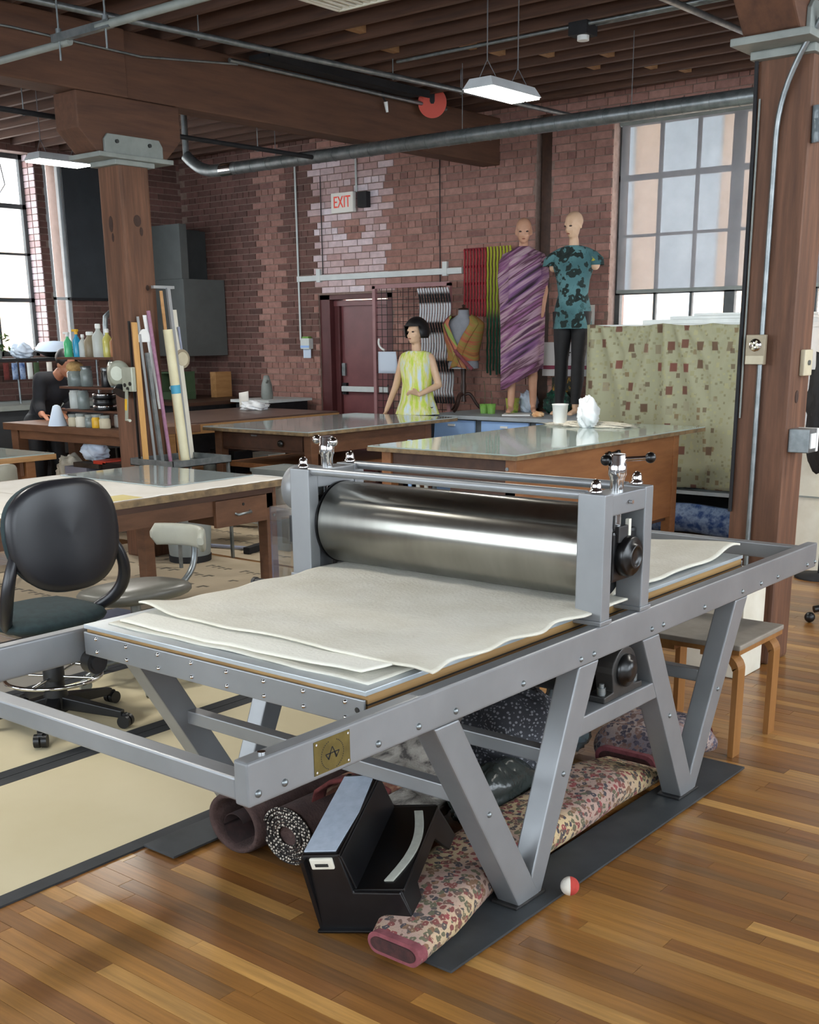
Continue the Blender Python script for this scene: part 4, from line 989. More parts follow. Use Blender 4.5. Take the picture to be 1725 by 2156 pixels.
for k in range(9):
    a = PI * k / 8; f = math.sin(a) ** .5 if 0 < k < 8 else .05
    rings.append([(cx - .05 + .235 * (1 - .12 * (1 - f)) * math.copysign(abs(math.cos(t)) ** .6, math.cos(t)) * f, cy + .24 * math.copysign(abs(math.sin(t)) ** .6, math.sin(t)) * f, .475 - .045 * math.cos(a)) for t in [2 * PI * i / 40 for i in range(40)]])
b.loft(rings).build('seat', 'chair_green', OC)
for s in (1, -1):
    yb = cy + s * .245
    pts = bez((cx + .17, yb - s * .02, .80), (cx + .20, yb + s * .055, .68), (cx + .17, yb + s * .05, .56), (cx + .06, yb - s * .01, .50), 14)
    pts += bez((cx + .06, yb - s * .01, .50), (cx + .02, yb - s * .04, .46), (cx - .02, yb - s * .08, .44), (cx - .06, yb - s * .12, .44), 5)[1:]
    MB().tube(pts, .024, n=12, radii=[.02 + .007 * math.sin(PI * i / (len(pts) - 1)) for i in range(len(pts))]).build('arm', 'chair_shell', OC)
MB().box(cx - .14, cx + .08, cy - .09, cy + .09, .39, .43).build('seat_plate', 'caster', OC, bevel=.01)
MB().lathe([(.045, .20), (.045, .40), (.03, .41)], (cx, cy, 0), n=20).build('gas_column', 'caster', OC)
MB().lathe([(.05, .06), (.055, .12), (.04, .2)], (cx, cy, 0), n=20).build('base_hub', 'caster', OC)
MB().tube([(cx + .2 * math.cos(2 * PI * i / 40), cy + .2 * math.sin(2 * PI * i / 40), .215) for i in range(41)], .009, n=8, caps=False).build('foot_ring', 'chrome', OC)
for k in range(4): MB().cyl((cx, cy, .215), (cx + .2 * math.cos(k * PI / 2 + .5), cy + .2 * math.sin(k * PI / 2 + .5), .215), .006, n=8).build('ring_spoke', 'chrome', OC)
for k in range(5):
    a = 2 * PI * k / 5 + .45; d = Vector((math.cos(a), math.sin(a), 0)); pz = Vector((-d.y, d.x, 0))
    p0 = Vector((cx, cy, .105)) + d * .03; p1 = Vector((cx, cy, .065)) + d * .31
    b = MB(); vs = []
    for p, w, h in ((p0, .028, .028), (p1, .016, .016)): vs += [p + pz * w + Vector((0, 0, h)), p - pz * w + Vector((0, 0, h)), p - pz * w - Vector((0, 0, h)), p + pz * w - Vector((0, 0, h))]
    b.add(vs, [(0, 1, 2, 3), (7, 6, 5, 4), (0, 4, 5, 1), (1, 5, 6, 2), (2, 6, 7, 3), (3, 7, 4, 0)])
    sl = b.build('base_spoke', 'caster', OC, bevel=.004)
    c = Vector((cx, cy, .028 + CZ)) + d * .32
    MB().cyl(c - pz * .026, c - pz * .004, .028, n=18).cyl(c + pz * .004, c + pz * .026, .028, n=18).cyl(c - pz * .01 + Vector((0, 0, .02)), c + pz * .01 + Vector((0, 0, .02)), .016, n=10).build('caster', 'caster', sl)

# ------------------------------------------------------------------ grey swivel chair
mat('vinyl_grey', '#6b6a63', '#605f58', rough=.35, scale=6)
mat('vinyl_pale', '#a3a294', '#98978a', rough=.45, scale=6)
GC = thing('swivel_chair', 'old grey vinyl swivel chair with a curved back pad', 'chair', (-4.38, 3.3, .007))
gx, gy = -4.38, 3.3
rings = []
for k in range(10):
    a = PI * k / 9; f = math.sin(a) ** .4 if 0 < k < 9 else .05
    rings.append([(gx + .235 * f * math.copysign(abs(math.cos(t)) ** .7, math.cos(t)), gy + .25 * f * math.copysign(abs(math.sin(t)) ** .7, math.sin(t)), .445 - .045 * math.cos(a) + .02 * math.cos(t) * f) for t in [2 * PI * i / 40 for i in range(40)]])
MB().loft(rings).build('seat', 'vinyl_grey', GC)
bp = []
for k in range(17):
    a = -1.2 + 2.4 * k / 16
    ctr = Vector((gx - .05 + .20 * math.sin(a), gy + .40 - .15 * (1 - math.cos(a)), .655))
    nrm = Vector((math.sin(a), math.cos(a), 0)).normalized()
    e = max(.25, min(1, (1.25 - abs(a)) * 6))
    bp.append([ctr + nrm * (.018 * math.copysign(abs(math.cos(t)) ** .6, math.cos(t))) + Vector((0, 0, .055 * e * math.copysign(abs(math.sin(t)) ** .6, math.sin(t)))) for t in [2 * PI * i / 20 for i in range(20)]])
MB().loft(bp).build('back_pad', 'vinyl_pale', GC)
MB().tube(bez((gx - .05, gy + .42, .64), (gx - .05, gy + .44, .5), (gx - .04, gy + .38, .40), (gx, gy + .1, .395), 10), .016, n=10).build('back_post', 'galvanised', GC)
MB().cyl((gx, gy, .12), (gx, gy, .40), .025, n=16).build('column', 'galvanised', GC)
MB().tube([(gx + .19 * math.cos(2 * PI * i / 40), gy + .19 * math.sin(2 * PI * i / 40), .21) for i in range(41)], .008, n=8, caps=False).build('foot_ring', 'chrome', GC)
for k in range(5):
    a = 2 * PI * k / 5 - .55; d = Vector((math.cos(a), math.sin(a), 0)); pz = Vector((-d.y, d.x, 0)); o_ = Vector((gx, gy, 0))
    sp = MB().tube([o_ + Vector((0, 0, .13)) + d * .02, o_ + Vector((0, 0, .12)) + d * .18, o_ + Vector((0, 0, .075)) + d * .27], .014, n=8).build('base_spoke', 'galvanised', GC)
    c = o_ + d * .28 + Vector((0, 0, .028 + CZ))
    MB().cyl(c - pz * .012, c + pz * .012, .028, n=18).cyl(c - pz * .014, c + pz * .014, .012, n=10).build('caster', 'cap_grey', sp)
# folded lavender board on the floor between the chairs
mat('board_lav', '#9ba0b4', '#9196aa', rough=.7, scale=4)
tag(MB().obox((-5.15, 3.75, .05), (.55, .5, .085), (0, 0, .1)).build('flat_case', 'board_lav', bevel=.006), 'flat lavender grey case on the floor behind the office chair', 'case')
# white plastic sheet / bin behind the table leg, grey waste bins
mat('bin_grey', '#8a8f8c', '#7f8481', rough=.5, scale=5)
def bin_(label, cx, cy, w, d, h, m='bin_grey'):
    t = thing('waste_bin', label, 'bin', (cx, cy, .0025)); z0 = .0025
    def ring(f, z): return [(cx + w * f * sx_ / 2, cy + d * f * sy_ / 2, z) for sx_, sy_ in ((-1, -1), (1, -1), (1, 1), (-1, 1))]
    MB().loft([ring(.84, z0), ring(1, h)], smooth=False).build('bin_body', m, t)
    MB().loft([ring(1.04, h - .02), ring(1.04, h + .005), ring(.96, h + .005), ring(.94, h - .02)], caps=False, smooth=False).build('bin_rim', m, t)
bin_('tall grey waste bin behind the end of the long table', -6.42, 6.35, .38, .36, .62)
tb = thing('column_tray', 'shallow grey tray on a stand at the foot of the timber column', 'tray', (-6.66, 5.53, 0))
MB().box(-6.90, -6.42, 5.25, 5.80, .715, .72).box(-6.90, -6.42, 5.25, 5.255, .715, .765).box(-6.90, -6.42, 5.795, 5.80, .715, .765).box(-6.425, -6.42, 5.25, 5.8, .715, .765).box(-6.9, -6.895, 5.25, 5.8, .715, .765).build('tray', 'galvanised', tb)
for _x in (-6.88, -6.45):
    for _y in (5.27, 5.77): MB().box(_x, _x + .02, _y, _y + .02, 0, .715).build('stand_leg', 'galvanised', tb)
MB().lathe([(.15, .03), (.17, .30), (.16, .30)], (-6.62, 5.52, 0), n=28).build('bin_below', 'bin_grey', tb); MB().lathe([(.155, .003), (.158, .05)], (-6.62, 5.52, 0), n=28).build('bin_base', 'black_matte', tb)
# ------------------------------------------------------------------ figures
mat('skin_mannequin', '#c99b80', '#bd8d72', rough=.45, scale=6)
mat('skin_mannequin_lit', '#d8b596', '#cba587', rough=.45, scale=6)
mat('skin_person', '#b77f62', '#a97055', rough=.55, scale=8)
mat('eye_dark', '#2b1d18', rough=.5)
mat('lip', '#9a5a4c', rough=.5)
def remesh(b, name, m, parent, voxel=.011, smooth=6):
    """fuse overlapping closed shapes into one continuous surface"""
    o = b.build(name + '_raw', m)
    md = o.modifiers.new('r', 'REMESH'); md.mode = 'VOXEL'; md.voxel_size = voxel; md.use_smooth_shade = True
    ms = o.modifiers.new('s', 'SMOOTH'); ms.factor = .5; ms.iterations = smooth
    dg = bpy.context.evaluated_depsgraph_get(); me = bpy.data.meshes.new_from_object(o.evaluated_get(dg))
    me.name = name
    if not me.materials: me.materials.append(M[m])
    for p in me.polygons: p.use_smooth = True
    bpy.data.objects.remove(o)
    n = bpy.data.objects.new(name, me); COL.objects.link(n); n.parent = parent
    return n
def capsule(b, p, q, r0, r1, n=14):
    p, q = Vector(p), Vector(q)
    b.cyl(p, q, r0, r1, n=n); b.ball(p, r0, n, 8); b.ball(q, r1, n, 8)
def head(b, c, tilt=0.0, turn=0.0, s=1.0):
    """skull, jaw, nose, brow, ears; facing local -y"""
    R = Matrix.Rotation(turn, 3, 'Z') @ Matrix.Rotation(tilt, 3, 'X'); c = Vector(c)
    def el(off, sc, n=18, m_=12):
        k = len(b.v); b.ball((0, 0, 0), 1, n, m_, scale=sc)
        for i in range(k, len(b.v)): b.v[i] = tuple(c + R @ (Vector(b.v[i]) + Vector(off)) * s)
    el((0, .012, .035), (.073, .092, .085)); el((0, -.018, -.03), (.056, .07, .075)); el((0, -.05, -.075), (.03, .03, .025))
    el((0, -.088, -.02), (.0125, .018, .022)); el((0, -.083, .005), (.009, .012, .03)); el((0, -.076, -.052), (.022, .012, .009))
    for sx in (1, -1): el((sx * .073, .01, -.01), (.01, .02, .032)); el((sx * .03, -.07, .022), (.025, .014, .010)); el((sx * .035, -.062, -.028), (.02, .015, .018))
    return lambda off: c + R @ Vector(off) * s
def hand(b, wrist, d, up, side_, curl=.4, s=1.0):
    """palm, four fingers of different length with a knuckle bend, thumb from the side of the palm"""
    w, d, up, sd = Vector(wrist), Vector(d).normalized(), Vector(up).normalized(), Vector(side_).normalized()
    k = len(b.v)
    for t in (-1.2, -.4, .4, 1.2): capsule(b, w + d * .012 * s + sd * t * .010 * s, w + d * .075 * s + sd * t * .015 * s, .0125 * s, .0105 * s, 8)
    for t, L_ in ((-1.2, .058), (-.4, .07), (.4, .074), (1.2, .066)):
        p0 = w + d * .08 * s + sd * t * .015 * s; p1 = p0 + (d * math.cos(curl) - up * math.sin(curl)) * L_ * .5 * s; p2 = p1 + (d * math.cos(curl * 2.2) - up * math.sin(curl * 2.2)) * L_ * .5 * s
        capsule(b, p0, p1, .0095 * s, .0085 * s, 8); capsule(b, p1, p2, .0085 * s, .0075 * s, 8)
    q0 = w + d * .025 * s + sd * .022 * s; q1 = q0 + (d * .6 + sd * .8).normalized() * .035 * s; q2 = q1 + (d * .95 + sd * .2 - up * .2).normalized() * .03 * s
    capsule(b, q0, q1, .012 * s, .010 * s, 8); capsule(b, q1, q2, .010 * s, .008 * s, 8)
def torso_legs(b, hip=(0, 0, .93), lean=(0, 0), knees=None, feet=None, toes=None, bust=False):
    hx, hy, hz = hip; lx, ly = lean
    b.ball((hx, hy, hz), .1, 20, 12, (1.45, 1.0, 1.05)); b.ball((hx + lx * .35, hy + ly * .35, hz + .17), .1, 20, 12, (1.08, .8, 1.3))
    b.ball((hx + lx * .8, hy + ly * .8, hz + .34), .1, 20, 12, (1.35, .92, 1.35))
    if bust:
        for s in (1, -1): b.ball((hx + lx * .8 + s * .07, hy + ly * .8 - .075, hz + .34), .055, 14, 10)
    sh = Vector((hx + lx, hy + ly, hz + .475))
    capsule(b, sh + Vector((-.135, 0, 0)), sh + Vector((.135, 0, 0)), .052, .052)
    capsule(b, sh, sh + Vector((0, -.012, .13)), .052, .045)
    if knees:
        for i, s in enumerate((1, -1)):
            capsule(b, (hx + s * .085, hy, hz - .03), knees[i], .085, .05); capsule(b, knees[i], feet[i], .054, .033)
            kn, ft = Vector(knees[i]), Vector(feet[i])
            b.ball(kn * .62 + ft * .38 + Vector((0, .02, 0)), .05, 12, 8, (1, 1, 2.0))
            tp = Vector(toes[i]); capsule(b, ft + Vector((0, .02, -.045)), tp, .03, .024, 10)
            for t in (-1, 0, 1): capsule(b, tp + Vector((t * .016, 0, -.004)), tp + Vector((t * .019, -.028, -.008)), .012, .010, 8)
    return sh
def eyes(at_, root, lips=True):
    for sx in (1, -1): MB().ball(at_((sx * .031, -.0765, .008)), .0095, 10, 6, (1.5, .7, .75)).build('eye', 'eye_dark', root, local=True)
    if lips: MB().ball(at_((0, -.087, -.055)), .008, 10, 6, (2.0, .7, .7)).build('mouth', 'lip', root, local=True)
def garment(rings, n=48, fold=.0, k=7, seed=0):
    """rings: (cx, cy, cz, rx, ry[, tiltx]) from top to bottom"""
    out = []
    for i, rg in enumerate(rings):
        cx_, cy_, cz_, rx, ry = rg[:5]; tl = rg[5] if len(rg) > 5 else 0.0; g = i / (len(rings) - 1)
        out.append([(cx_ + rx * math.cos(a) * (1 + fold * g * math.sin(k * a + seed)), cy_ + ry * math.sin(a) * (1 + fold * g * math.sin(k * a + seed)), cz_ + tl * math.cos(a)) for a in [2 * PI * j / n for j in range(n)]])
    return MB().loft(out, caps=False)

def stripe_mat(name, cols, rot, scale, rough=.9):
    m = bpy.data.materials.new(name); m.use_nodes = True; nt = m.node_tree; N = nt.nodes; L = nt.links; b = N['Principled BSDF']; b.inputs['Roughness'].default_value = rough
    tc = N.new('ShaderNodeTexCoord'); mp = N.new('ShaderNodeMapping'); mp.vector_type = 'TEXTURE'; mp.inputs['Rotation'].default_value = rot; mp.inputs['Scale'].default_value = (1, 1, 1 / 14)
    L.new(tc.outputs['Object'], mp.inputs[0]); nz = N.new('ShaderNodeTexNoise'); nz.inputs['Scale'].default_value = scale; nz.inputs['Detail'].default_value = 5; L.new(mp.outputs[0], nz.inputs[0])
    cr = N.new('ShaderNodeValToRGB')
    while len(cr.color_ramp.elements) < len(cols): cr.color_ramp.elements.new(.5)
    for e, (p, c) in zip(cr.color_ramp.elements, cols): e.position = p; e.color = lin(c)
    L.new(nz.outputs[0], cr.inputs[0]); L.new(cr.outputs[0], b.inputs['Base Color']); M[name] = m
stripe_mat('drape_purple', [(.28, '#33242e'), (.37, '#77507a'), (.44, '#a88a98'), (.5, '#4a2a3a'), (.56, '#8a5a80'), (.62, '#b39aa0'), (.7, '#4b2f45')], (.0, -.55, .0), 1.0)
rug_mat('floral_teal', '#3f6468', [(0, '#1d2a28'), (.35, '#1a2523'), (.6, '#a9a338'), (.68, '#22302e'), (.88, '#3d5f60')], 11, .48, '#567f83', warp=1.4)
mat('top_lime', '#b9cf4c', '#c6d7df', c3='#d7d58a', rough=.8, scale=5, stretch=(5, 5, .8), contrast=(.38, .62))
mat('fabric_black', '#0d0d10', '#151519', rough=.7, scale=20)
mat('hair_black', '#0c0b0c', '#161416', rough=.5, scale=30, stretch=(8, 8, 1))

CT = .85
# mannequin in the purple drape
m1 = thing('mannequin', 'bald mannequin wrapped in a purple and grey striped shawl on the counter', 'mannequin', (-6.30, 9.45, CT + .012), 'display mannequins', rz=math.radians(28))
b = MB(); sh = torso_legs(b, knees=[(.10, -.03, .50), (-.09, -.02, .50)], feet=[(.11, .02, .09), (-.10, -.02, .09)], toes=[(.13, -.11, .03), (-.11, -.15, .03)])
for s in (1, -1): capsule(b, sh + Vector((s * .145, 0, -.01)), sh + Vector((s * .2, .01, -.28)), .045, .036); capsule(b, sh + Vector((s * .2, .01, -.28)), sh + Vector((s * .18, -.04, -.5)), .036, .026)
hd = head(b, sh + Vector((0, -.03, .245)), tilt=.18, turn=.1)
remesh(b, 'body', 'skin_mannequin', m1); eyes(hd, m1)
g = garment([(0, -.01, 1.52, .062, .06), (0, -.01, 1.485, .12, .085), (.0, -.01, 1.455, .19, .105), (0, 0, 1.39, .225, .125), (0, -.01, 1.25, .235, .15), (-.005, 0, 1.05, .21, .15), (0, 0, .8, .2, .155), (.0, 0, .55, .195, .15, .05), (0, -.0, .32, .19, .145, .10)], fold=.09, k=6)
g.build('shawl', 'drape_purple', m1, local=True)
MB().sheet(lambda u, v: (-.12 + .30 * u, -.155 - .025 * math.sin(PI * u) - .03 * math.sin(PI * v), 1.42 - .42 * v * (1 - .55 * u) + .03 * u), 16, 12, thick=(0, -.008, 0)).build('shoulder_fold', 'drape_purple', m1, local=True)
MB().box(-.17, .1, -.16, .1, -.012, 0).build('base_plate', 'white_plastic', m1, local=True)
# mannequin in the floral top
m2 = thing('mannequin', 'bald mannequin in a teal floral top and black leggings on the counter', 'mannequin', (-5.74, 9.42, CT + .012), 'display mannequins', rz=math.radians(20))
b = MB(); sh = torso_legs(b, hip=(0, 0, .94), knees=[(.075, -.05, .50), (-.085, -.02, .50)], feet=[(.06, -.05, .09), (-.10, .0, .09)], toes=[(.04, -.19, .03), (-.13, -.14, .03)])
capsule(b, sh + Vector((.145, 0, -.01)), sh + Vector((.20, -.02, -.09)), .05, .045); capsule(b, sh + Vector((-.145, 0, -.01)), sh + Vector((-.185, .01, -.10)), .045, .042)
hd = head(b, sh + Vector((.0, -.03, .25)), tilt=.22, turn=-.55)
remesh(b, 'body', 'skin_mannequin_lit', m2); eyes(hd, m2)
garment([(0, -.005, 1.495, .075, .075), (0, -.005, 1.475, .14, .085), (0, 0, 1.445, .2, .095), (0, 0, 1.38, .205, .115), (0, -.01, 1.30, .18, .13), (0, -.01, 1.2, .15, .12), (0, 0, 1.08, .135, .11), (0, 0, .96, .165, .13), (0, 0, .85, .175, .14), (0, 0, .78, .178, .145)], fold=.04, k=5).build('tunic', 'floral_teal', m2, local=True)
for s in (1, -1): garment([(s * .15, 0, 1.44, .06, .07), (s * .2, -.008, 1.39, .068, .07), (s * .215, -.015, 1.325, .066, .066)]).build('sleeve', 'floral_teal', m2, local=True)
for i, s in enumerate((1, -1)):
    kx, ky = (.075, -.05) if s > 0 else (-.085, -.02); fx, fy = (.06, -.05) if s > 0 else (-.10, 0)
    garment([(s * .082, 0, .93, .098, .105), (s * .082, -.01, .75, .085, .09), (kx, ky, .5, .062, .064), (kx * .6 + fx * .4, (ky + fy) / 2 + .015, .32, .06, .066), (fx, fy, .14, .042, .045), (fx, fy, .11, .042, .045)]).build('legging', 'fabric_black', m2, local=True)
# mannequin in the lime top standing on the floor
m3 = thing('mannequin', 'mannequin with a black bob wig and a lime green sleeveless top behind the glass table', 'mannequin', (-7.17, 8.93, 0), 'display mannequins', rz=math.radians(12))
b = MB(); sh = torso_legs(b, hip=(0, 0, .91), knees=[(.09, -.02, .48), (-.09, -.02, .48)], feet=[(.09, 0, .09), (-.09, 0, .09)], toes=[(.1, -.14, .03), (-.1, -.14, .03)])
el = sh + Vector((-.235, .0, -.27)); wr = sh + Vector((-.32, -.04, -.49))
capsule(b, sh + Vector((-.15, 0, -.01)), el, .044, .035); capsule(b, el, wr, .035, .024); hand(b, wr, (-.25, -.15, -.9), (.8, 0, -.2), (0, -1, 0), .15)
el = sh + Vector((.225, .02, -.25)); wr = sh + Vector((.12, -.19, -.33))
capsule(b, sh + Vector((.15, 0, -.01)), el, .044, .035); capsule(b, el, wr, .035, .024); hand(b, wr, (-.6, -.55, .25), (0, -.3, 1), (.3, -.4, .8), .35)
hd = head(b, sh + Vector((0, -.02, .235)), tilt=-.05, turn=-.25)
remesh(b, 'body', 'skin_mannequin_lit', m3, voxel=.009); eyes(hd, m3)
garment([(0, -.005, 1.455, .085, .075), (0, -.005, 1.435, .15, .09), (0, 0, 1.385, .175, .105), (0, 0, 1.3, .17, .13), (0, 0, 1.15, .145, .12), (0, 0, 1.0, .165, .14), (0, 0, .86, .215, .175)], fold=.05, k=6).build('tank_top', 'top_lime', m3, local=True)
for i, s in enumerate((1, -1)): garment([(s * .085, 0, .93, .1, .115), (s * .088, 0, .7, .085, .09), (s * .09, -.01, .48, .07, .075), (s * .09, 0, .1, .065, .075)]).build('trouser_leg', 'fabric_black', m3, local=True)
hb = MB(); hc = sh + Vector((0, .005, .262)); turn = Matrix.Rotation(-.25, 3, 'Z'); vs = []
for j in range(13):
    p = PI * (.02 + .68 * j / 12)
    for i in range(28):
        a = 2 * PI * i / 28; d = Vector((math.sin(a), -math.cos(a), 0)); front = max(0, math.cos(a))
        pp = min(p, PI * (.40 if front > .45 else .99)); r_ = .092 + .012 * math.sin(p) + .02 * max(0, (j - 7) / 6)
        vs.append(hc + turn @ (Vector((d.x * math.sin(pp) * r_, d.y * math.sin(pp) * (r_ + .012), math.cos(pp) * .115 - .0 * j))))
hb.add(vs, [(j * 28 + i, j * 28 + (i + 1) % 28, (j + 1) * 28 + (i + 1) % 28, (j + 1) * 28 + i) for j in range(12) for i in range(28)], True)
o = hb.build('bob_wig', 'hair_black', m3, local=True); sd = o.modifiers.new('t', 'SOLIDIFY'); sd.thickness = .012

# ------------------------------------------------------------------ counter and blue drawers
mat('drawer_blue', '#9cc0f0', '#93b7e8', rough=.45, scale=4)
mat('counter_grey', '#a3abb0', '#969ea3', rough=.5, scale=6)
mat('cab_grey', '#5d666c', '#525b61', rough=.55, scale=6)
tag(MB().box(-7.18, -5.19, 9.06, 9.95, CT - .035, CT).build('display_counter', 'counter_grey', bevel=.004), 'long pale grey counter top under the display mannequins', 'counter')
for i, (x0, x1, wd) in enumerate(((-7.15, -6.60, 'beside the dark table end'), (-6.53, -5.98, 'in the middle under the counter'), (-5.91, -5.36, 'behind the plastic bags on the table'))):
    t = thing('drawer_cabinet', 'blue drawer cabinet ' + wd, 'cabinet', ((x0 + x1) / 2, 9.5, 0), 'blue cabinets under the display counter')
    MB().box(x0, x1, 9.12, 9.9, 0.0, CT - .036).build('carcass', 'cab_grey', t)
    for k in range(4):
        d_ = MB().box(x0 + .005, x1 - .005, 9.10, 9.12, .05 + k * .19, .05 + k * .19 + .182).build('drawer', 'drawer_blue', t, bevel=.002)
        MB().box((x0 + x1) / 2 - .04, (x0 + x1) / 2 + .04, 9.085, 9.10, .05 + k * .19 + .125, .05 + k * .19 + .145).build('handle', 'white_plastic', d_)
for x, w in ((-6.57, .03), (-5.945, .03)):
    tag(MB().box(x - w, x + w, 9.13, 9.85, 0, CT - .037).build('counter_post', 'cab_grey'), 'dark upright post under the counter ' + ('nearest the black and white scarf' if x < -6.2 else 'nearest the floral mannequin'), 'post')
# ------------------------------------------------------------------ hanging scarves
def zramp(name, stops, rough=.9):
    m = bpy.data.materials.new(name); m.use_nodes = True; nt = m.node_tree; N = nt.nodes; L = nt.links; b = N['Principled BSDF']; b.inputs['Roughness'].default_value = rough
    ge = N.new('ShaderNodeNewGeometry'); sx = N.new('ShaderNodeSeparateXYZ'); L.new(ge.outputs['Position'], sx.inputs[0])
    mr = N.new('ShaderNodeMapRange'); mr.inputs[1].default_value = .8; mr.inputs[2].default_value = 2.6; L.new(sx.outputs[2], mr.inputs[0])
    cr = N.new('ShaderNodeValToRGB'); cr.color_ramp.interpolation = 'LINEAR'
    while len(cr.color_ramp.elements) < len(stops): cr.color_ramp.elements.new(.5)
    for e, (z, c) in zip(cr.color_ramp.elements, stops): e.position = (z - .8) / 1.8; e.color = lin(c)
    L.new(mr.outputs[0], cr.inputs[0]); L.new(cr.outputs[0], b.inputs['Base Color']); M[name] = m
mat('cord_red', '#b03a40', '#96303a', rough=.9, scale=30)
zramp('cord_green', [(1.2, '#1f4a3c'), (1.75, '#2a5d45'), (1.85, '#8f9f30'), (2.4, '#b3b73a')])
zramp('cord_bw', [(.9, '#17181c'), (.98, '#17181c'), (1.02, '#c9cdd3'), (1.2, '#c9cdd3'), (1.24, '#17181c'), (1.34, '#17181c'), (1.38, '#c9cdd3'), (1.60, '#c9cdd3'), (1.63, '#17181c'), (1.72, '#17181c'), (1.74, '#c9cdd3'), (1.9, '#c9cdd3'), (1.92, '#17181c'), (2.0, '#1a1b20'), (2.03, '#d0d3d8')])
def scarf(name, label, m, x0, x1, z0, z1, y, n, r, wav, per, drift=0.0, backing=None, tail=0):
    t = thing(name, label, 'scarf', ((x0 + x1) / 2, y, z0), 'knitted scarves hung on the brick wall')
    for i in range(n):
        f = i / (n - 1); xb = x0 + (x1 - x0) * f
        lo = z0 - (tail * (.5 + .5 * math.sin(i * 2.3)))
        K = int((z1 - lo) / .028)
        pts = []
        for k in range(K + 1):
            z = z1 - (z1 - lo) * k / K
            bow = math.sin(PI * ((z1 - z) % per) / per)
            pts.append((xb + wav * bow * (1 if f > .5 else 1) + drift * (z1 - z), y - .012 - .02 * bow, z))
        MB().tube(pts, r, n=6).build('cord', m, t)
    z = z1
    while z > z0 and backing:
        MB().box(x0 - r, x1 + r, y - .006, y + .006, z - .012, z + .012).build('knit_band', backing, t); z -= per
    return t
mat('band_red', '#7d2b33', '#6b232b', rough=.95, scale=30)
scarf('corded_scarf', 'red corded scarf hanging on the brick wall', 'cord_red', -7.35, -7.09, 1.78, 2.43, 9.955, 8, .0105, .02, .165, backing='band_red')
scarf('corded_scarf', 'yellow to dark green corded scarf with long tails beside the purple shawl', 'cord_green', -7.06, -6.79, 1.25, 2.44, 9.955, 8, .0105, .02, .165, tail=.06)
scarf('corded_scarf', 'black and white striped corded scarf hung on the wire grid', 'cord_bw', -7.74, -7.36, .92, 2.06, 9.68, 12, .0105, .04, .34, drift=.055)
# ------------------------------------------------------------------ wire grid with frame
mat('grid_frame', '#9c7274', '#8f6668', rough=.5, scale=6)
mat('wire_dark', '#2d2527', rough=.5, metal=.4)
gf = thing('wire_grid', 'freestanding wire grid panel in a dusty pink frame beside the exit door', 'rack', (-7.9, 9.74, 0))
for bx_ in ((-8.41, -8.37, 9.72, 9.76, 0, 2.11), (-7.41, -7.37, 9.72, 9.76, 0, 2.11), (-8.41, -7.37, 9.72, 9.76, 2.08, 2.12)): MB().box(*bx_).build('frame_bar', 'grid_frame', gf)
for sx in (-8.39, -7.39): MB().box(sx - .03, sx + .03, 9.55, 9.93, 0, .03).build('foot', 'grid_frame', gf)
for i in range(1, 13): MB().cyl((-8.37 + i * .0738, 9.74, .1), (-8.37 + i * .0738, 9.74, 2.08), .0032, n=6).build('wire', 'wire_dark', gf)
for i in range(1, 27): MB().cyl((-8.37, 9.743, .1 + i * .0745), (-7.41, 9.743, .1 + i * .0745), .0032, n=6).build('wire', 'wire_dark', gf)
tag(MB().sheet(lambda u, v: (-8.33 + .27 * u - .02 * v * v * (1 if u > .9 else 0), 9.71 - .01 * math.sin(3 * u), 1.21 + .225 * v), 8, 6, thick=(0, .002, 0)).build('paper_notice', 'paper_blue'), 'pale paper notice clipped to the wire grid', 'paper')
tag(MB().tube(bez((-8.31, 9.71, 1.57), (-8.325, 9.70, 1.53), (-8.31, 9.70, 1.47), (-8.23, 9.70, 1.45)), .012, n=8).build('clip_hook', 'white_plastic'), 'small white hook above the paper notice on the grid', 'hook')
# ------------------------------------------------------------------ dress form
mat('form_grey', '#8b8e96', '#7f828a', rough=.8, scale=12)
stripe_mat('shawl_orange', [(.3, '#6e4a28'), (.42, '#a0673a'), (.5, '#7f7a3a'), (.6, '#a4523f'), (.7, '#54401f')], (.3, .6, 0), 1.6)
stripe_mat('shawl_green', [(.3, '#6d7f3f'), (.45, '#8fa456'), (.55, '#b06a50'), (.7, '#c07a62')], (0, .9, 0), 1.2)
mat('walnut', '#3b2620', '#2a1b17', rough=.4, scale=8)
df = thing('dress_form', 'grey dress form with an orange and green wrap shawl on a dark wooden stand', 'dress form', (-7.07, 9.55, CT), rz=math.radians(12))
o = garment([(0, 0, .985, .05, .05), (0, 0, .94, .055, .055), (0, 0, .90, .13, .085), (0, 0, .85, .19, .105), (0, -.01, .72, .165, .125), (0, 0, .58, .125, .1), (0, 0, .47, .16, .12), (0, 0, .43, .16, .12)]).build('torso', 'form_grey', df, local=True)
MB().lathe([(.055, .985), (.052, 1.0), (.012, 1.008), (.02, 1.03), (.001, 1.04)], (0, 0, 0), n=20).build('neck_cap', 'walnut', df, local=True)
MB().lathe([(.155, .425), (.155, .435)], (0, 0, 0), n=24).build('base_disc', 'counter_grey', df, local=True)
MB().lathe([(.03, .10), (.022, .16), (.03, .25), (.022, .30), (.028, .42)], (0, 0, 0), n=16).build('post', 'walnut', df, local=True)
for k in range(3):
    a = 2 * PI * k / 3 + .5; c_, s_ = math.cos(a), math.sin(a)
    MB().tube(bez((.02 * c_, .02 * s_, .17), (.1 * c_, .1 * s_, .22), (.1 * c_, .1 * s_, .05), (.21 * c_, .21 * s_, .016), 10), .016, n=8).build('leg', 'walnut', df, local=True)
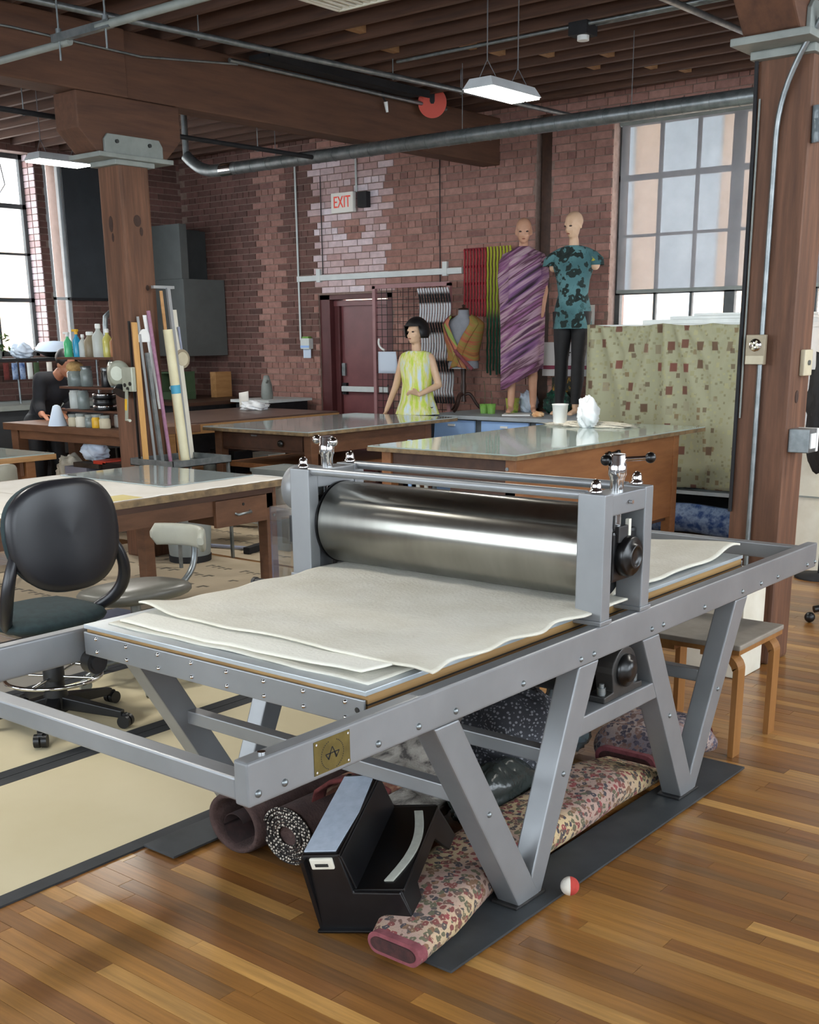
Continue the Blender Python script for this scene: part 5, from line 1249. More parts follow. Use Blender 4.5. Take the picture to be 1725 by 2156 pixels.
def form_r(z):
    P_ = [(.40, .17, .13), (.58, .15, .12), (.72, .185, .14), (.85, .215, .125), (.90, .16, .10), (.95, .08, .075)]
    for (z0, a0, b0), (z1, a1, b1) in zip(P_, P_[1:]):
        if z <= z1: f = max(0, (z - z0) / (z1 - z0)); return a0 + (a1 - a0) * f, b0 + (b1 - b0) * f
    return P_[-1][1:]
def form_pt(a, z, off=.0):
    rx, ry = form_r(z); return ((rx + off) * math.cos(a), (ry + off) * math.sin(a), z)
def vneck(a): return .93 - .40 * math.exp(-(((a + PI / 2) / .50) ** 2))
MB().sheet(lambda u, v: form_pt(-PI / 2 + 2 * PI * u - PI, .50 + (vneck(-PI / 2 + ((2 * PI * u - PI + PI) % (2 * PI) - PI)) - .50) * v if False else .50 + (.93 - .40 * math.exp(-(((2 * PI * u - PI) / .50) ** 2)) - .50) * v, .012), 48, 12).build('shawl_body', 'shawl_orange', df, local=True)
def lapel(sgn, w, m, nm, off):
    def fn(u, v):
        a = -PI / 2 + sgn * (.95 * (1 - u) - .25 * u) + sgn * (v - .5) * w * 2.0; z = .935 - .50 * u + .03 * (v - .5)
        return form_pt(a, z, off + .008 * math.sin(PI * v))
    MB().sheet(fn, 20, 6, thick=(0, -.006, 0)).build(nm, m, df, local=True)
lapel(-1, .30, 'shawl_green', 'shawl_lapel', .02); lapel(1, .26, 'shawl_orange', 'shawl_lapel', .026); lapel(-1, .05, 'rug_pink', 'lapel_edge', .034)
MB().tube(bez((-.02, -.16, .60), (.05, -.18, .54), (.1, -.17, .48), (.17, -.16, .42)), .018, n=8).build('shawl_tail', 'rug_pink', df, local=True)
# ------------------------------------------------------------------ pots, sign, cloths on the counter
mat('pot_green', '#7cae4f', '#6c9c42', rough=.5, scale=20)
mat('pot_pattern', '#a9b83e', '#6f9a3c', c3='#c7c25a', rough=.5, scale=26)
mat('soil', '#2a201b', rough=.95)
mat('stem_green', '#5c5f45', rough=.8)
def pot(label, x, y, r, h, m, stem=0):
    t = thing('flower_pot', label, 'pot', (x, y, CT), 'green pots on the counter')
    MB().lathe([(r * .78, 0), (r, h), (r * .93, h), (r * .9, h - .012), (.001, h - .012)], (x, y, CT), n=24).build('pot_body', m, t)
    MB().lathe([(r * .9, h - .016), (r * .9, h - .010), (.001, h - .008)], (x, y, CT), n=20).build('soil', 'soil', t)
    if stem: MB().tube([(x, y, CT + h - .02), (x + .01, y, CT + h + stem * .5), (x - .005, y, CT + h + stem)], .003, n=6).build('stem', 'stem_green', t)
pot('small green pot with a bare stem, left of the pair', -6.74, 9.45, .048, .09, 'pot_green', .22); pot('small green pot, right of the pair', -6.64, 9.43, .046, .095, 'pot_green', .12)
pot('lime patterned square-ish pot by the shawl mannequin', -6.56, 9.68, .07, .14, 'pot_pattern')
mat('sequin_green', '#123d34', '#1f6a50', c3='#0b2320', rough=.3, scale=22, contrast=(.4, .62), bump=.8, bscale=90)
lump('sequin_cloth', 'crumpled dark green sequinned cloth between the mannequins', 'sequin_green', (-6.05, 9.70, CT + .1), (.14, .11, .12), 23, 'textile', zmin=CT + .001)['group'] = 'cloths on the display counter'
lump('orange_shell', 'small orange and cream scarf ball by the feet of the floral mannequin', 'ball_red', (-5.98, 9.25, CT + .022), (.06, .035, .03), 27, 'textile', zmin=CT + .001)['group'] = 'cloths on the display counter'
M['orange_shell_m'] = mat('orange_shell_m', '#e0a06a', '#f0d2a8', rough=.6, scale=12); [o for o in COL.objects if o.name.startswith('orange_shell')][0].data.materials[0] = M['orange_shell_m']
mat('sign_white', '#d9d9da', rough=.6); mat('sign_magenta', '#8d3a55', rough=.6)
sg = thing('poster_board', 'white poster with black italic lettering and a magenta band behind the mannequins', 'sign', (-6.1, 9.9, 1.2))
MB().box(-6.36, -5.62, 9.90, 9.915, 1.20, 1.52).build('board', 'sign_white', sg)
MB().box(-6.36, -5.62, 9.895, 9.90, 1.265, 1.30).build('band', 'sign_magenta', sg)
def text(body, size, loc, rot, m, parent, name='lettering', shear=0.0, ext=.0015, align='CENTER'):
    cu = bpy.data.curves.new(name, 'FONT'); cu.body = body; cu.size = size; cu.extrude = ext; cu.shear = shear; cu.align_x = align; cu.align_y = 'CENTER'
    o = bpy.data.objects.new(name, cu); COL.objects.link(o); cu.materials.append(M[m])
    dg = bpy.context.evaluated_depsgraph_get(); o.rotation_euler = rot
    me = bpy.data.meshes.new_from_object(o.evaluated_get(dg)); bpy.data.objects.remove(o)
    n = bpy.data.objects.new(name, me); COL.objects.link(n); n.rotation_euler = rot
    if not me.materials: me.materials.append(M[m])
    n.parent = parent; n.location = Vector(loc) - (parent.location if parent else Vector((0, 0, 0))); return n
text('arf', .11, (-6.12, 9.893, 1.385), (PI / 2, 0, 0), 'ink', sg, shear=.3); text('t-', .09, (-6.15, 9.893, 1.475), (PI / 2, 0, 0), 'ink', sg, shear=.3)
mat('flower_print', '#1d1f1b', '#c08f2c', c3='#2c3322', rough=.6, scale=14, contrast=(.42, .6))
tag(MB().box(-6.22, -5.95, 9.86, 9.875, .862, 1.19).build('flower_print', 'flower_print'), 'dark print with yellow flowers under the poster', 'picture')
lump('white_bundle', 'blue and white folded cloth behind the feet of the shawl mannequin', 'paper_blue', (-6.45, 9.80, CT + .09), (.1, .07, .11), 33, 'textile', zmin=CT + .001)['group'] = 'cloths on the display counter'
tag(MB().box(-5.93, -5.84, 9.985, 9.992, 1.68, 1.86).build('wall_note', 'paper'), 'small white note pinned on the brick by the window', 'paper')

# ------------------------------------------------------------------ curtained shelf unit
def curtain_mat(name):
    m = bpy.data.materials.new(name); m.use_nodes = True; nt = m.node_tree; N = nt.nodes; L = nt.links; b = N['Principled BSDF']; b.inputs['Roughness'].default_value = .95
    uv = N.new('ShaderNodeTexCoord')
    def layer(sc, rand, cols, r0, stretch=(1, 1, 1)):
        mp = N.new('ShaderNodeMapping'); mp.inputs['Scale'].default_value = stretch; L.new(uv.outputs['Object'], mp.inputs[0])
        v = N.new('ShaderNodeTexVoronoi'); v.inputs['Scale'].default_value = sc; v.inputs['Randomness'].default_value = rand; v.distance = 'CHEBYCHEV'; L.new(mp.outputs[0], v.inputs['Vector'])
        s = N.new('ShaderNodeMapRange'); s.inputs[1].default_value = r0; s.inputs[2].default_value = r0 + .05; s.inputs[3].default_value = 1; s.inputs[4].default_value = 0; L.new(v.outputs['Distance'], s.inputs[0])
        sp = N.new('ShaderNodeSeparateColor'); L.new(v.outputs['Color'], sp.inputs[0]); cr = N.new('ShaderNodeValToRGB'); cr.color_ramp.interpolation = 'CONSTANT'
        while len(cr.color_ramp.elements) < len(cols): cr.color_ramp.elements.new(.5)
        for e, (p, c) in zip(cr.color_ramp.elements, cols): e.position = p; e.color = lin(c)
        L.new(sp.outputs[0], cr.inputs[0]); return s, cr
    base = N.new('ShaderNodeRGB'); base.outputs[0].default_value = lin('#93937a'); cur = base.outputs[0]
    for args in ((30, .8, [(0, '#8b886a'), (.4, '#9a9876'), (.7, '#7d7a60')], .25, (1, 0, 1)), (15, .5, [(0, '#6a5f4c'), (.3, '#8c8a6a'), (.5, '#79694f'), (.65, '#9a9876')], .20, (1, 0, .8)), (8.2, .35, [(0, '#66463a'), (.3, '#5f4c3c'), (.5, '#6e463c'), (.65, '#93937a')], .18, (1, 0, .75))):
        s, cr = layer(*args); mx = N.new('ShaderNodeMix'); mx.data_type = 'RGBA'; L.new(s.outputs[0], mx.inputs[0]); L.new(cur, mx.inputs[6]); L.new(cr.outputs[0], mx.inputs[7]); cur = mx.outputs[2]
    L.new(cur, b.inputs['Base Color']); M[name] = m
curtain_mat('curtain_print')
SU = thing('shelf_unit', 'low shelf unit hidden behind the patterned curtain', 'shelf', (-4.3, 9.1, 0))
MB().box(-5.12, -3.4, 8.78, 9.75, 1.63, 1.665).build('top_board', 'white_paint', SU)
MB().box(-5.10, -5.06, 8.80, 9.7, 0.0, 1.63).build('side_panel', 'white_paint', SU); MB().box(-3.46, -3.42, 8.80, 9.7, 0.0, 1.63).build('side_panel', 'white_paint', SU)
MB().box(-5.06, -3.46, 8.78, 9.7, .315, .345).build('shelf_board', 'white_paint', SU); MB().box(-5.06, -3.46, 9.68, 9.7, 0.0, 1.63).build('back_panel', 'black_matte', SU)
CX0, CX1 = -5.17, -3.55
def cur_fn(u, v):
    x = CX0 + (CX1 - CX0) * u; z = .375 + (1.672 - .375) * v
    fall = 1 - v
    pins = (.02, .43, .97); d = min(abs(u - p) for p in pins); near = min(pins, key=lambda p: abs(u - p))
    sag = .03 * math.sin(PI * min(d / .25, 1)) * (v > .97)
    y = 8.735 - .045 * math.sin(26 * (u - near) / (.25 + fall)) * (.35 + .65 * fall ** .5) * math.exp(-d * 3.0) - .012 * math.sin(9 * u + 2 * v)
    return (x, y - .01, z - .02 * math.sin(PI * min(d / .3, 1)) * (v ** 6))
tag(MB().sheet(cur_fn, 110, 40, thick=(0, -.002, 0)).build('patterned_curtain', 'curtain_print'), 'olive curtain printed with small brown and red squares', 'curtain')
for i, (x0, x1, y0, y1, z0, z1, lb) in enumerate(((-4.72, -3.5, 8.85, 9.6, 1.666, 1.70, 'lowest wide white board of the stack on the curtained shelf'), (-4.5, -3.5, 8.9, 9.6, 1.701, 1.725, 'middle white board of the stack on the curtained shelf'), (-4.3, -3.52, 8.92, 9.55, 1.726, 1.745, 'top white board of the stack on the curtained shelf'))):
    tag(MB().box(x0, x1, y0, y1, z0, z1).build('foam_board', 'white_paint', bevel=.002), lb, 'board', 'white boards stacked on the curtained shelf')
mat('tarp_blue', '#2f4f86', '#274373', c3='#93a7c4', rough=.5, scale=16, contrast=(.36, .80))
tag(MB().sheet(lambda u, v: (-5.05 + 1.6 * u, 8.70 + .35 * (1 - v) * 0 - .05 * math.sin(PI * v) , .01 + .23 * v + .01 * math.sin(14 * u)), 40, 10, thick=(0, -.06, 0)).build('blue_tarp', 'tarp_blue'), 'blue tarp with white print stuffed under the curtained shelf', 'tarp')
lump('plastic_bag', 'clear grey plastic bag on the low shelf under the curtain', 'plastic_clear', (-4.2, 8.95, .41), (.2, .12, .07), 41, 'bag', zmin=.3455)['group'] = 'bags on the low shelf'
# ------------------------------------------------------------------ things on the right glass table
mat('tissue', '#eceef0', '#dfe3e6', rough=.5, scale=6, bump=.5, bscale=20)
mat('lace', '#dcd6c6', '#cfc8b5', rough=.9, scale=30, bump=.8, bscale=60)
t = thing('paper_cup', 'white paper tub on the glass table by the mannequin feet', 'cup', (-4.92, 7.93, .9))
MB().lathe([(.052, 0), (.062, .155), (.066, .158), (.066, .166), (.058, .166), (.05, .01), (.001, .008)], (-4.92, 7.93, .9005), n=28).build('tub', 'white_plastic', t)
o = lump('plastic_wrap', 'crumpled white plastic bag peaking up on the glass table', 'tissue', (-4.62, 7.85, 1.0), (.085, .085, .13), 52, 'bag', amp=.16, zmin=.9005); o['group'] = 'white things on the glass table'
o = lump('lace_cloth', 'flat rumpled cream lace cloth spread on the glass table', 'lace', (-4.68, 8.0, .905), (.36, .16, .03), 55, 'textile', amp=.2, fold=9, zmin=.9005); o['group'] = 'white things on the glass table'
# ------------------------------------------------------------------ pendant lamps
mat('lamp_body', '#cfd2d4', '#c3c6c8', rough=.4, scale=6)
mat('cord_grey', '#6a6a6c', rough=.6)
def pendant(label, x, y, z, lit=True, grp='pendant lamps of the workshop'):
    t = thing('pendant_lamp', label, 'lamp', (x, y, z), grp)
    w, l = .115, .27
    MB().add([(x - w, y - l, z), (x + w, y - l, z), (x + w, y + l, z), (x - w, y + l, z), (x - w * .7, y - l * .9, z + .06), (x + w * .7, y - l * .9, z + .06), (x + w * .7, y + l * .9, z + .06), (x - w * .7, y + l * .9, z + .06)],
             [(3, 2, 1, 0), (4, 5, 6, 7), (0, 1, 5, 4), (1, 2, 6, 5), (2, 3, 7, 6), (3, 0, 4, 7)]).build('housing', 'lamp_body', t)
    if lit:
        for s in (-1, 1): MB().box(x + s * .058 - .05, x + s * .058 + .05, y - l + .012, y + l - .012, z - .012, z - .001).build('light_panel', 'lamp_glow', t, bevel=.003)
    for yy in (y - l * .62, y + l * .62):
        MB().cyl((x, yy, z + .16), (x, yy, JZ + .05), .004, n=6).build('cable', 'cord_grey', t)
        for s in (-1, 1): MB().cyl((x + s * w * .6, yy, z + .06), (x, yy, z + .17), .0025, n=6).build('hanger', 'cord_grey', t)
    ld = bpy.data.lights.new('lamp_light', 'AREA'); ld.shape = 'RECTANGLE'; ld.size = .22; ld.size_y = .52; ld.energy = LAMP_POWER; ld.color = (1.0, .97, .90)
    lo = bpy.data.objects.new('lamp_light', ld); COL.objects.link(lo); lo.parent = t; lo.location = (0, 0, -.02)
    return t
pendant('lit pendant lamp hanging above the glass tables in front of the brick wall', -4.51, 6.5, 3.05)
pendant('lit pendant lamp hanging beyond the big beam near the side windows', -8.98, 6.33, 3.05)
# unseen lamps added to light the room from above, outside the frame
for x, y, lb in ((-4.51, 2.2, 'added unseen pendant lamp over the cream mats'), (-8.98, 2.2, 'added unseen pendant lamp towards the side windows'), (-.3, 6.5, 'added unseen pendant lamp past the near column')):
    pendant(lb, x, y, 3.05)
# unlit louvred fixture at the top edge
tf = thing('louvre_fixture', 'unlit white louvred ceiling fixture at the top edge', 'lamp', (-4.85, 5.3, 3.45))
for i in range(9): MB().box(-5.07 + i * .055, -5.055 + i * .055, 4.4, 5.62, 3.45, 3.50).build('louvre', 'off_white', tf)
MB().box(-5.08, -4.62, 4.4, 5.63, 3.50, 3.53).build('backing', 'lamp_body', tf)
for bb in ((-5.09, -5.075, 4.4, 5.63), (-4.625, -4.61, 4.4, 5.63), (-5.09, -4.61, 5.62, 5.635)): MB().box(*bb, 3.445, 3.53).build('frame', 'off_white', tf)
for yy in (4.6, 5.4): MB().cyl((-4.85, yy, 3.53), (-4.85, yy, 3.63), .004, n=6).build('hanger', 'cord_grey', tf)

# ------------------------------------------------------------------ pipes, ducts, tracks
def pipe(name, label, pts, r, m='galvanised', cat='pipe', rods=(), n=12):
    t = thing(name, label, cat, pts[0])
    MB().tube(pts, r, n=n).build('run', m, t)
    for p in rods:
        MB().cyl((p[0], p[1], p[2]), (p[0], p[1], JZ + .05), .004, n=6).build('hanger_rod', 'galvanised', t)
        MB().cyl((p[0] - .001, p[1], p[2]), (p[0] + .001, p[1], p[2]), r * 1.3, n=12).build('clamp', 'galvanised', t)
    return t
pipe('sprinkler_pipe', 'long steel pipe slung beneath the joists beside the big beam', [(-6.5, 3.0, 3.5), (-6.3, 5.5, 3.5), (-6.08, 8.2, 3.5), (-6.0, 9.8, 3.5)], .02, rods=((-6.42, 4.1, 3.5), (-6.3, 5.6, 3.5), (-6.15, 7.4, 3.5), (-6.1, 8.2, 3.5)))
pipe('sprinkler_pipe', 'thinner pale pipe running low along the face of the big beam', [(-6.88, 6.4, 3.56), (-6.86, 9.0, 3.56)], .016, rods=())
tr = thing('cable_tray', 'dark cable tray running along the top of the big beam', 'tray', (-6.8, 7, 3.5))
MB().box(-6.88, -6.66, 6.6, 8.5, 3.585, 3.618).build('tray_bottom', 'black_matte', tr); MB().box(-6.67, -6.655, 6.6, 8.5, 3.56, 3.618).build('tray_side', 'black_matte', tr)
st_ = pipe('conduit', 'pale green painted conduit crossing beneath the near beam', [(-9.0, 4.3, 3.19), (-5.9, 4.3, 3.19)], .02, 'cap_grey', 'conduit')
pipe('conduit', 'pale green painted conduit rising from the strut bracket to the ceiling', [(-5.62, 4.28, 3.215), (-3.4, 4.28, 3.215)], .022, 'cap_grey', 'conduit')
bk = thing('strut_bracket', 'galvanised strut channel hung on two rods under the near ceiling', 'bracket', (-5.75, 4.27, 3.2))
MB().box(-6.02, -5.5, 4.26, 4.30, 3.195, 3.235).build('channel', 'galvanised', bk)
bk.rotation_euler = (0, 0, 0)
for x in (-5.97, -5.55): MB().cyl((x, 4.28, 3.1), (x, 4.28, 3.66), .006, n=8).build('hanger_rod', 'galvanised', bk); MB().cyl((x, 4.28, 3.235), (x, 4.28, 3.26), .018, n=6).build('nut', 'galvanised', bk)
pipe('thin_conduit', 'thin cable sagging from the strut bracket along the big beam', [(-6.9, 3.2, 3.42), (-6.9, 4.6, 3.47), (-6.9, 5.6, 3.46), (-6.9, 6.5, 3.55)], .008, 'galvanised', 'conduit')
pipe('sprinkler_pipe', 'short steel pipe ending at a sprinkler head by the near column', [(-3.65, 5.4, 3.5), (-3.6, 6.9, 3.5), (-3.57, 8.0, 3.5)], .02)
sp = thing('fire_sprinkler', 'small sprinkler elbow hanging at the end of the short pipe', 'sprinkler', (-3.57, 8.02, 3.4))
MB().cyl((-3.57, 8.02, 3.53), (-3.57, 8.02, 3.42), .028, n=12).cyl((-3.57, 8.02, 3.42), (-3.57, 8.02, 3.40), .04, n=12).build('elbow', 'galvanised', sp)
pipe('thin_conduit', 'thin twin conduit crossing under the joists behind the lamp', [(-6.0, 7.27, 3.56), (-2.4, 7.27, 3.56)], .012)
pipe('thin_conduit', 'second thin conduit crossing under the joists behind the lamp', [(-4.4, 7.36, 3.57), (-2.4, 7.36, 3.57)], .012)
jb = thing('junction_box', 'dark junction box with a small white sensor under the joists', 'box', (-4.42, 7.3, 3.5)); MB().box(-4.50, -4.36, 7.24, 7.38, 3.5, 3.58).build('box', 'black_matte', jb); MB().cyl((-4.42, 7.3, 3.47), (-4.42, 7.3, 3.50), .04, n=16).build('sensor', 'white_plastic', jb)
pipe('black_pipe', 'black iron pipe slung under the far side of the big beam', [(-7.45, 3.5, 3.10), (-7.45, 7.85, 3.10)], .018, 'black_matte', rods=((-7.45, 5.0, 3.1), (-7.45, 7.2, 3.1)))
# long round duct in front of the brick wall
du = thing('round_duct', 'long galvanised round duct running along the top of the brick wall', 'duct', (-6, 7.95, 3.05))
path = [(-2.6, 7.95, 3.105), (-8.72, 7.95, 3.12)] + bez((-8.72, 7.95, 3.12), (-8.95, 7.95, 3.12), (-9.03, 7.93, 3.15), (-9.16, 7.90, 3.28), 8)[1:]
MB().tube(path, .054, n=20).build('duct_run', 'galvanised', du)
for i in range(28):
    x = -8.5 + i * .205; MB().cyl((x - .005, 7.95, 3.12 - .015 * (x + 8.72) / 6.12), (x + .005, 7.95, 3.12 - .015 * (x + 8.72) / 6.12), .0565, n=20).build('seam_ring', 'galvanised', du)
MB().cyl((-9.16, 7.90, 3.26), (-9.16, 7.90, 3.9), .03, n=20).build('riser', 'galvanised', du)
MB().cyl((-8.56, 7.95, 3.12), (-8.72, 7.95, 3.12), .058, n=20).build('sleeve', 'chrome', du)
for x in (-8.0, -5.9, -4.4, -3.2): MB().cyl((x, 7.95, 3.15), (x, 7.95, 3.64), .003, n=6).build('strap', 'galvanised', du)
# ------------------------------------------------------------------ fittings on the brick wall
YW = YB - .009
wr_ = thing('wall_rail', 'pale painted horizontal rail bolted across the brick wall', 'rail', (-8.5, YW, 2.2))
MB().box(-9.76, -7.40, YW - .03, YW, 2.205, 2.265).build('rail', 'white_paint', wr_, bevel=.003)
for x in (-9.42, -7.62): MB().box(x - .03, x + .03, YW - .034, YW, 2.19, 2.33).build('bracket', 'white_paint', wr_)
for i, (x, z0, z1, lb) in enumerate(((-9.745, 1.56, 3.5, 'white vertical conduit dropping to the wall dispenser'), (-8.83, 3.10, 3.5, 'pale conduit dropping to the exit sign'), (-9.36, 2.27, 3.3, 'thin dark wire dropping down the pale brick patch'), (-7.69, 2.0, 3.5, 'thin dark cable hanging down in front of the wire grid'))):
    tag(MB().cyl((x, YW - .014, z0), (x, YW - .014, z1), .0115 if i < 2 else .006, n=10).build('wall_conduit', 'white_paint' if i < 2 else 'wire_dark'), lb, 'conduit')
ex = thing('exit_sign', 'white exit sign with red letters hanging below the conduit', 'sign', (-8.98, YW - .06, 2.89))
mat('exit_red', '#d8432f', rough=.5, emit='#d8432f', emit_s=.25)
mat('exit_white', '#eae7de', rough=.5)
MB().box(-9.14, -8.82, YW - .085, YW - .03, 2.895, 3.10).build('housing', 'exit_white', ex, bevel=.004)
text('EXIT', .17, (-8.98, YW - .087, 2.998), (PI / 2, 0, 0), 'exit_red', ex, ext=.002).scale = (.72, 1.0, 1)
tag(MB().box(-8.77, -8.64, YW - .07, YW, 2.93, 3.09).build('alarm_box', 'black_matte', bevel=.006), 'small black speaker box beside the exit sign', 'box')
dp = thing('wall_dispenser', 'small white and blue box with a paper under it beside the door', 'dispenser', (-9.64, YW, 1.35))
MB().box(-9.70, -9.56, YW - .07, YW, 1.46, 1.58).build('box', 'white_paint', dp, bevel=.004); MB().box(-9.70, -9.56, YW - .072, YW - .07, 1.475, 1.50).build('blue_band', 'drawer_blue', dp)
MB().box(-9.69, -9.57, YW - .035, YW - .03, 1.36, 1.47).build('paper_slip', 'paper_blue', dp); MB().box(-9.68, -9.58, YW - .06, YW - .01, 1.58, 1.60).build('green_top', 'pot_green', dp)
# vertical timber in the wall chase
tag(MB().box(CHASE[0] + .02, CHASE[1] - .01, YB + .06, YB + .14, 0, 3.6).build('trim_2', 'table_dark'), 'dark vertical timber set in the slot of the brick wall', None, kind='structure')
# ------------------------------------------------------------------ red reel on the beam
rd = thing('cable_reel', 'red cable reel disc with a black slot hanging on the big beam', 'reel', (-6.82, 8.73, 3.57))
ax = Vector((.58, -.78, -.16)).normalized(); c = Vector((-6.80, 8.72, 3.57))
MB().cyl(c, c + ax * .03, .125, n=40).build('disc', 'red_paint', rd); MB().cyl(c - ax * .06, c, .10, n=30).build('spool', 'black_matte', rd)
up = Vector((0, 0, 1)); rt = ax.cross(up).normalized(); up2 = rt.cross(ax)
p = c + ax * .0305
MB().add([p + rt * a + up2 * d for a, d in ((-.022, .124), (.022, .124), (.022, .01), (.012, -.01), (-.012, -.01), (-.022, .01))] + [p + ax * .003 + rt * a + up2 * d for a, d in ((-.022, .124), (.022, .124), (.022, .01), (.012, -.01), (-.012, -.01), (-.022, .01))],
         [(0, 1, 2, 3, 4, 5)[::-1], (6, 7, 8, 9, 10, 11)] + [(i, (i + 1) % 6, (i + 1) % 6 + 6, i + 6) for i in range(6)]).build('slot', 'black_matte', rd)
pl = thing('hanging_plug', 'white plug dangling from the big beam beside the red reel', 'plug', (-6.9, 8.2, 3.45))
MB().tube([(-6.9, 8.16, 3.60), (-6.9, 8.17, 3.55), (-6.9, 8.2, 3.52)], .008, n=6).build('cord', 'black_matte', pl); MB().cyl((-6.9, 8.2, 3.52), (-6.9, 8.22, 3.44), .018, .012, n=10).build('plug', 'white_plastic', pl)
# ------------------------------------------------------------------ electrical fittings on the near column
YC = 5.37
pipe('column_conduit', 'steel conduit running up the near column through the switch box', [(-2.232, YC - .016, .0), (-2.232, YC - .016, 2.42)] + bez((-2.232, YC - .016, 2.42), (-2.232, YC - .016, 2.55), (-2.20, YC - .03, 2.66), (-2.10, YC - .06, 2.80), 8)[1:] + [(-1.95, YC - .08, 3.0)], .0125, 'galvanised', 'conduit')
sw = thing('switch_box', 'brown switch box with a round dial on the near column', 'switch', (-2.245, YC, 1.45))
mat('box_tan', '#9d917a', '#8c806a', rough=.5, metal=.2, scale=9)
mat('plate_cream', '#c7bea4', '#bab096', rough=.5, scale=9)
MB().box(-2.292, -2.198, YC - .055, YC - .029, 1.45, 1.585).build('box', 'box_tan', sw, bevel=.004); MB().box(-2.288, -2.202, YC - .058, YC - .055, 1.453, 1.49).build('lower_plate', 'plate_cream', sw)
MB().lathe([(.03, 0), (.028, .006), (.012, .009)], (-2.245, YC - .055, 1.538), (0, -1, 0), n=24).build('dial', 'chrome', sw)
for a in (0.5, 2.07): MB().obox((-2.245, YC - .065, 1.538), (.045, .004, .008), (0, a, 0)).build('dial_grip', 'plate_cream', sw)
pipe('black_cable', 'black cable running down the edge of the near column', [(-2.335, YC - .012, .75), (-2.338, YC - .012, 2.4), (-2.345, YC - .012, 2.75), (-2.40, YC - .02, 2.95), (-2.42, YC - .02, 3.2)], .009, 'black_matte', 'cable')
pipe('grey_cable', 'thin grey cable beside the black cable on the near column', [(-2.318, YC - .008, 1.2), (-2.322, YC - .008, 2.6)], .005, 'cap_grey', 'cable')
lp = thing('bell_plate', 'cream metal plate with a small button on the lit side of the near column', 'switch', (-2.085, 5.52, 1.4))
MB().box(-2.089, -2.065, 5.475, 5.575, 1.395, 1.515).build('plate', 'plate_cream', lp, bevel=.006); MB().cyl((-2.065, 5.525, 1.455), (-2.058, 5.525, 1.455), .012, n=12).build('button', 'galvanised', lp)
ob = thing('outlet_box', 'grey steel outlet box with a white socket on the near column', 'outlet', (-2.08, 5.5, 1.05))
MB().box(-2.089, -1.99, 5.405, 5.50, 1.045, 1.155).build('box', 'galvanised', ob, bevel=.004); MB().box(-2.089, -1.99, 5.51, 5.535, 1.045, 1.155).build('white_cover', 'white_plastic', ob, bevel=.004)
MB().box(-1.99, -1.984, 5.42, 5.485, 1.065, 1.135).build('socket_face', 'white_plastic', ob)
tag(MB().cyl((-2.07, 5.40, 2.55), (-2.06, 5.41, 2.40), .022, .03, n=12).build('hanging_bottle', 'plastic_clear'), 'clear plastic bottle hanging high on the near column', 'bottle')
# knots on the columns
mat('knot', '#3f2a20', '#33211a', rough=.8, scale=20)
def knot(col, x, y, z, ax, sx, sz, words):
    q = MB(); n = 14
    vs = [(x + (math.cos(2 * PI * i / n) * sx if ax == 'y' else 0), y + (math.cos(2 * PI * i / n) * sx if ax == 'x' else 0), z + math.sin(2 * PI * i / n) * sz) for i in range(n)]
    d = (0, -.0015, 0) if ax == 'y' else (.0015, 0, 0)
    q.add(vs + [(v[0] + d[0], v[1] + d[1], v[2] + d[2]) for v in vs], [tuple(range(n)), tuple(range(n, 2 * n))[::-1]] + [(i, (i + 1) % n, (i + 1) % n + n, i + n) for i in range(n)])
    return q.build('knot', 'knot', col)
cols = [o for o in COL.objects if o.name.startswith('timber_column')]
knot(cols[0], -7.08, 5.379, 2.38, 'y', .022, .055, ''); knot(cols[0], -7.07, 5.379, 2.29, 'y', .012, .03, ''); knot(cols[0], -6.939, 5.5, 2.40, 'x', .032, .04, ''); knot(cols[0], -6.939, 5.53, 2.33, 'x', .014, .03, '')
knot(cols[0], -6.939, 5.55, 1.95, 'x', .015, .02, ''); knot(cols[1], -2.089, 5.47, 1.30, 'x', .02, .03, '')
# ------------------------------------------------------------------ grey ventilation hood in the corner
mat('hood_grey', '#5d605e', '#545755', rough=.6, scale=4)
mat('hood_dark', '#3a3d3d', '#323535', rough=.6, scale=4)
hd_ = thing('vent_hood', 'big grey sheet metal hood in the corner of the brick walls', 'hood', (-11.35, 9.65, 1.39))
MB().box(-11.70, -11.0, 9.33, 9.97, 1.39, 2.27).build('lower_case', 'hood_grey', hd_, bevel=.004)
MB().box(-11.70, -11.02, 9.33, 9.44, 2.27, 2.88).build('upper_side', 'hood_grey', hd_, bevel=.004)
MB().box(-11.70, -11.40, 9.44, 9.97, 2.27, 2.86).build('recess_back', 'hood_dark', hd_)
MB().box(-11.40, -11.30, 9.60, 9.97, 2.27, 2.84).build('recess_panel', 'hood_dark', hd_)
# dark counter in the corner with green crates
cb = thing('corner_counter', 'dark counter under the grey hood', 'counter', (-11.2, 9.3, 0))
MB().box(-11.72, -10.2, 8.62, 9.95, .86, .90).build('top', 'table_dark', cb); MB().box(-11.7, -10.25, 8.65, 9.95, 0, .86).build('body', 'black_matte', cb)
mat('crate_green', '#3d5236', '#33472d', rough=.7, scale=9)
for i, (x, y, lb) in enumerate(((-11.35, 8.9, 'low dark green crate with blue gloves on the corner counter'), (-10.95, 9.1, 'dark green crate with white cloth on the corner counter'))):
    t = thing('wire_crate', lb, 'crate', (x, y, .9), 'crates on the corner counter')
    MB().box(x - .16, x + .16, y - .14, y + .14, .902, .99).build('crate_body', 'crate_green', t, bevel=.004)
    for s in (-1, 1): MB().box(x + s * .15 - .006, x + s * .15 + .006, y - .14, y + .14, .99, 1.22).build('crate_post', 'crate_green', t)
    MB().box(x - .16, x + .16, y - .14, y + .14, 1.2, 1.215).build('upper_rack', 'crate_green', t)
    MB().ball((x, y - .02, 1.03), .07, 12, 8, (1.5, 1, .6)).build('cloth', 'board_lav' if i == 0 else 'white_paint', t)
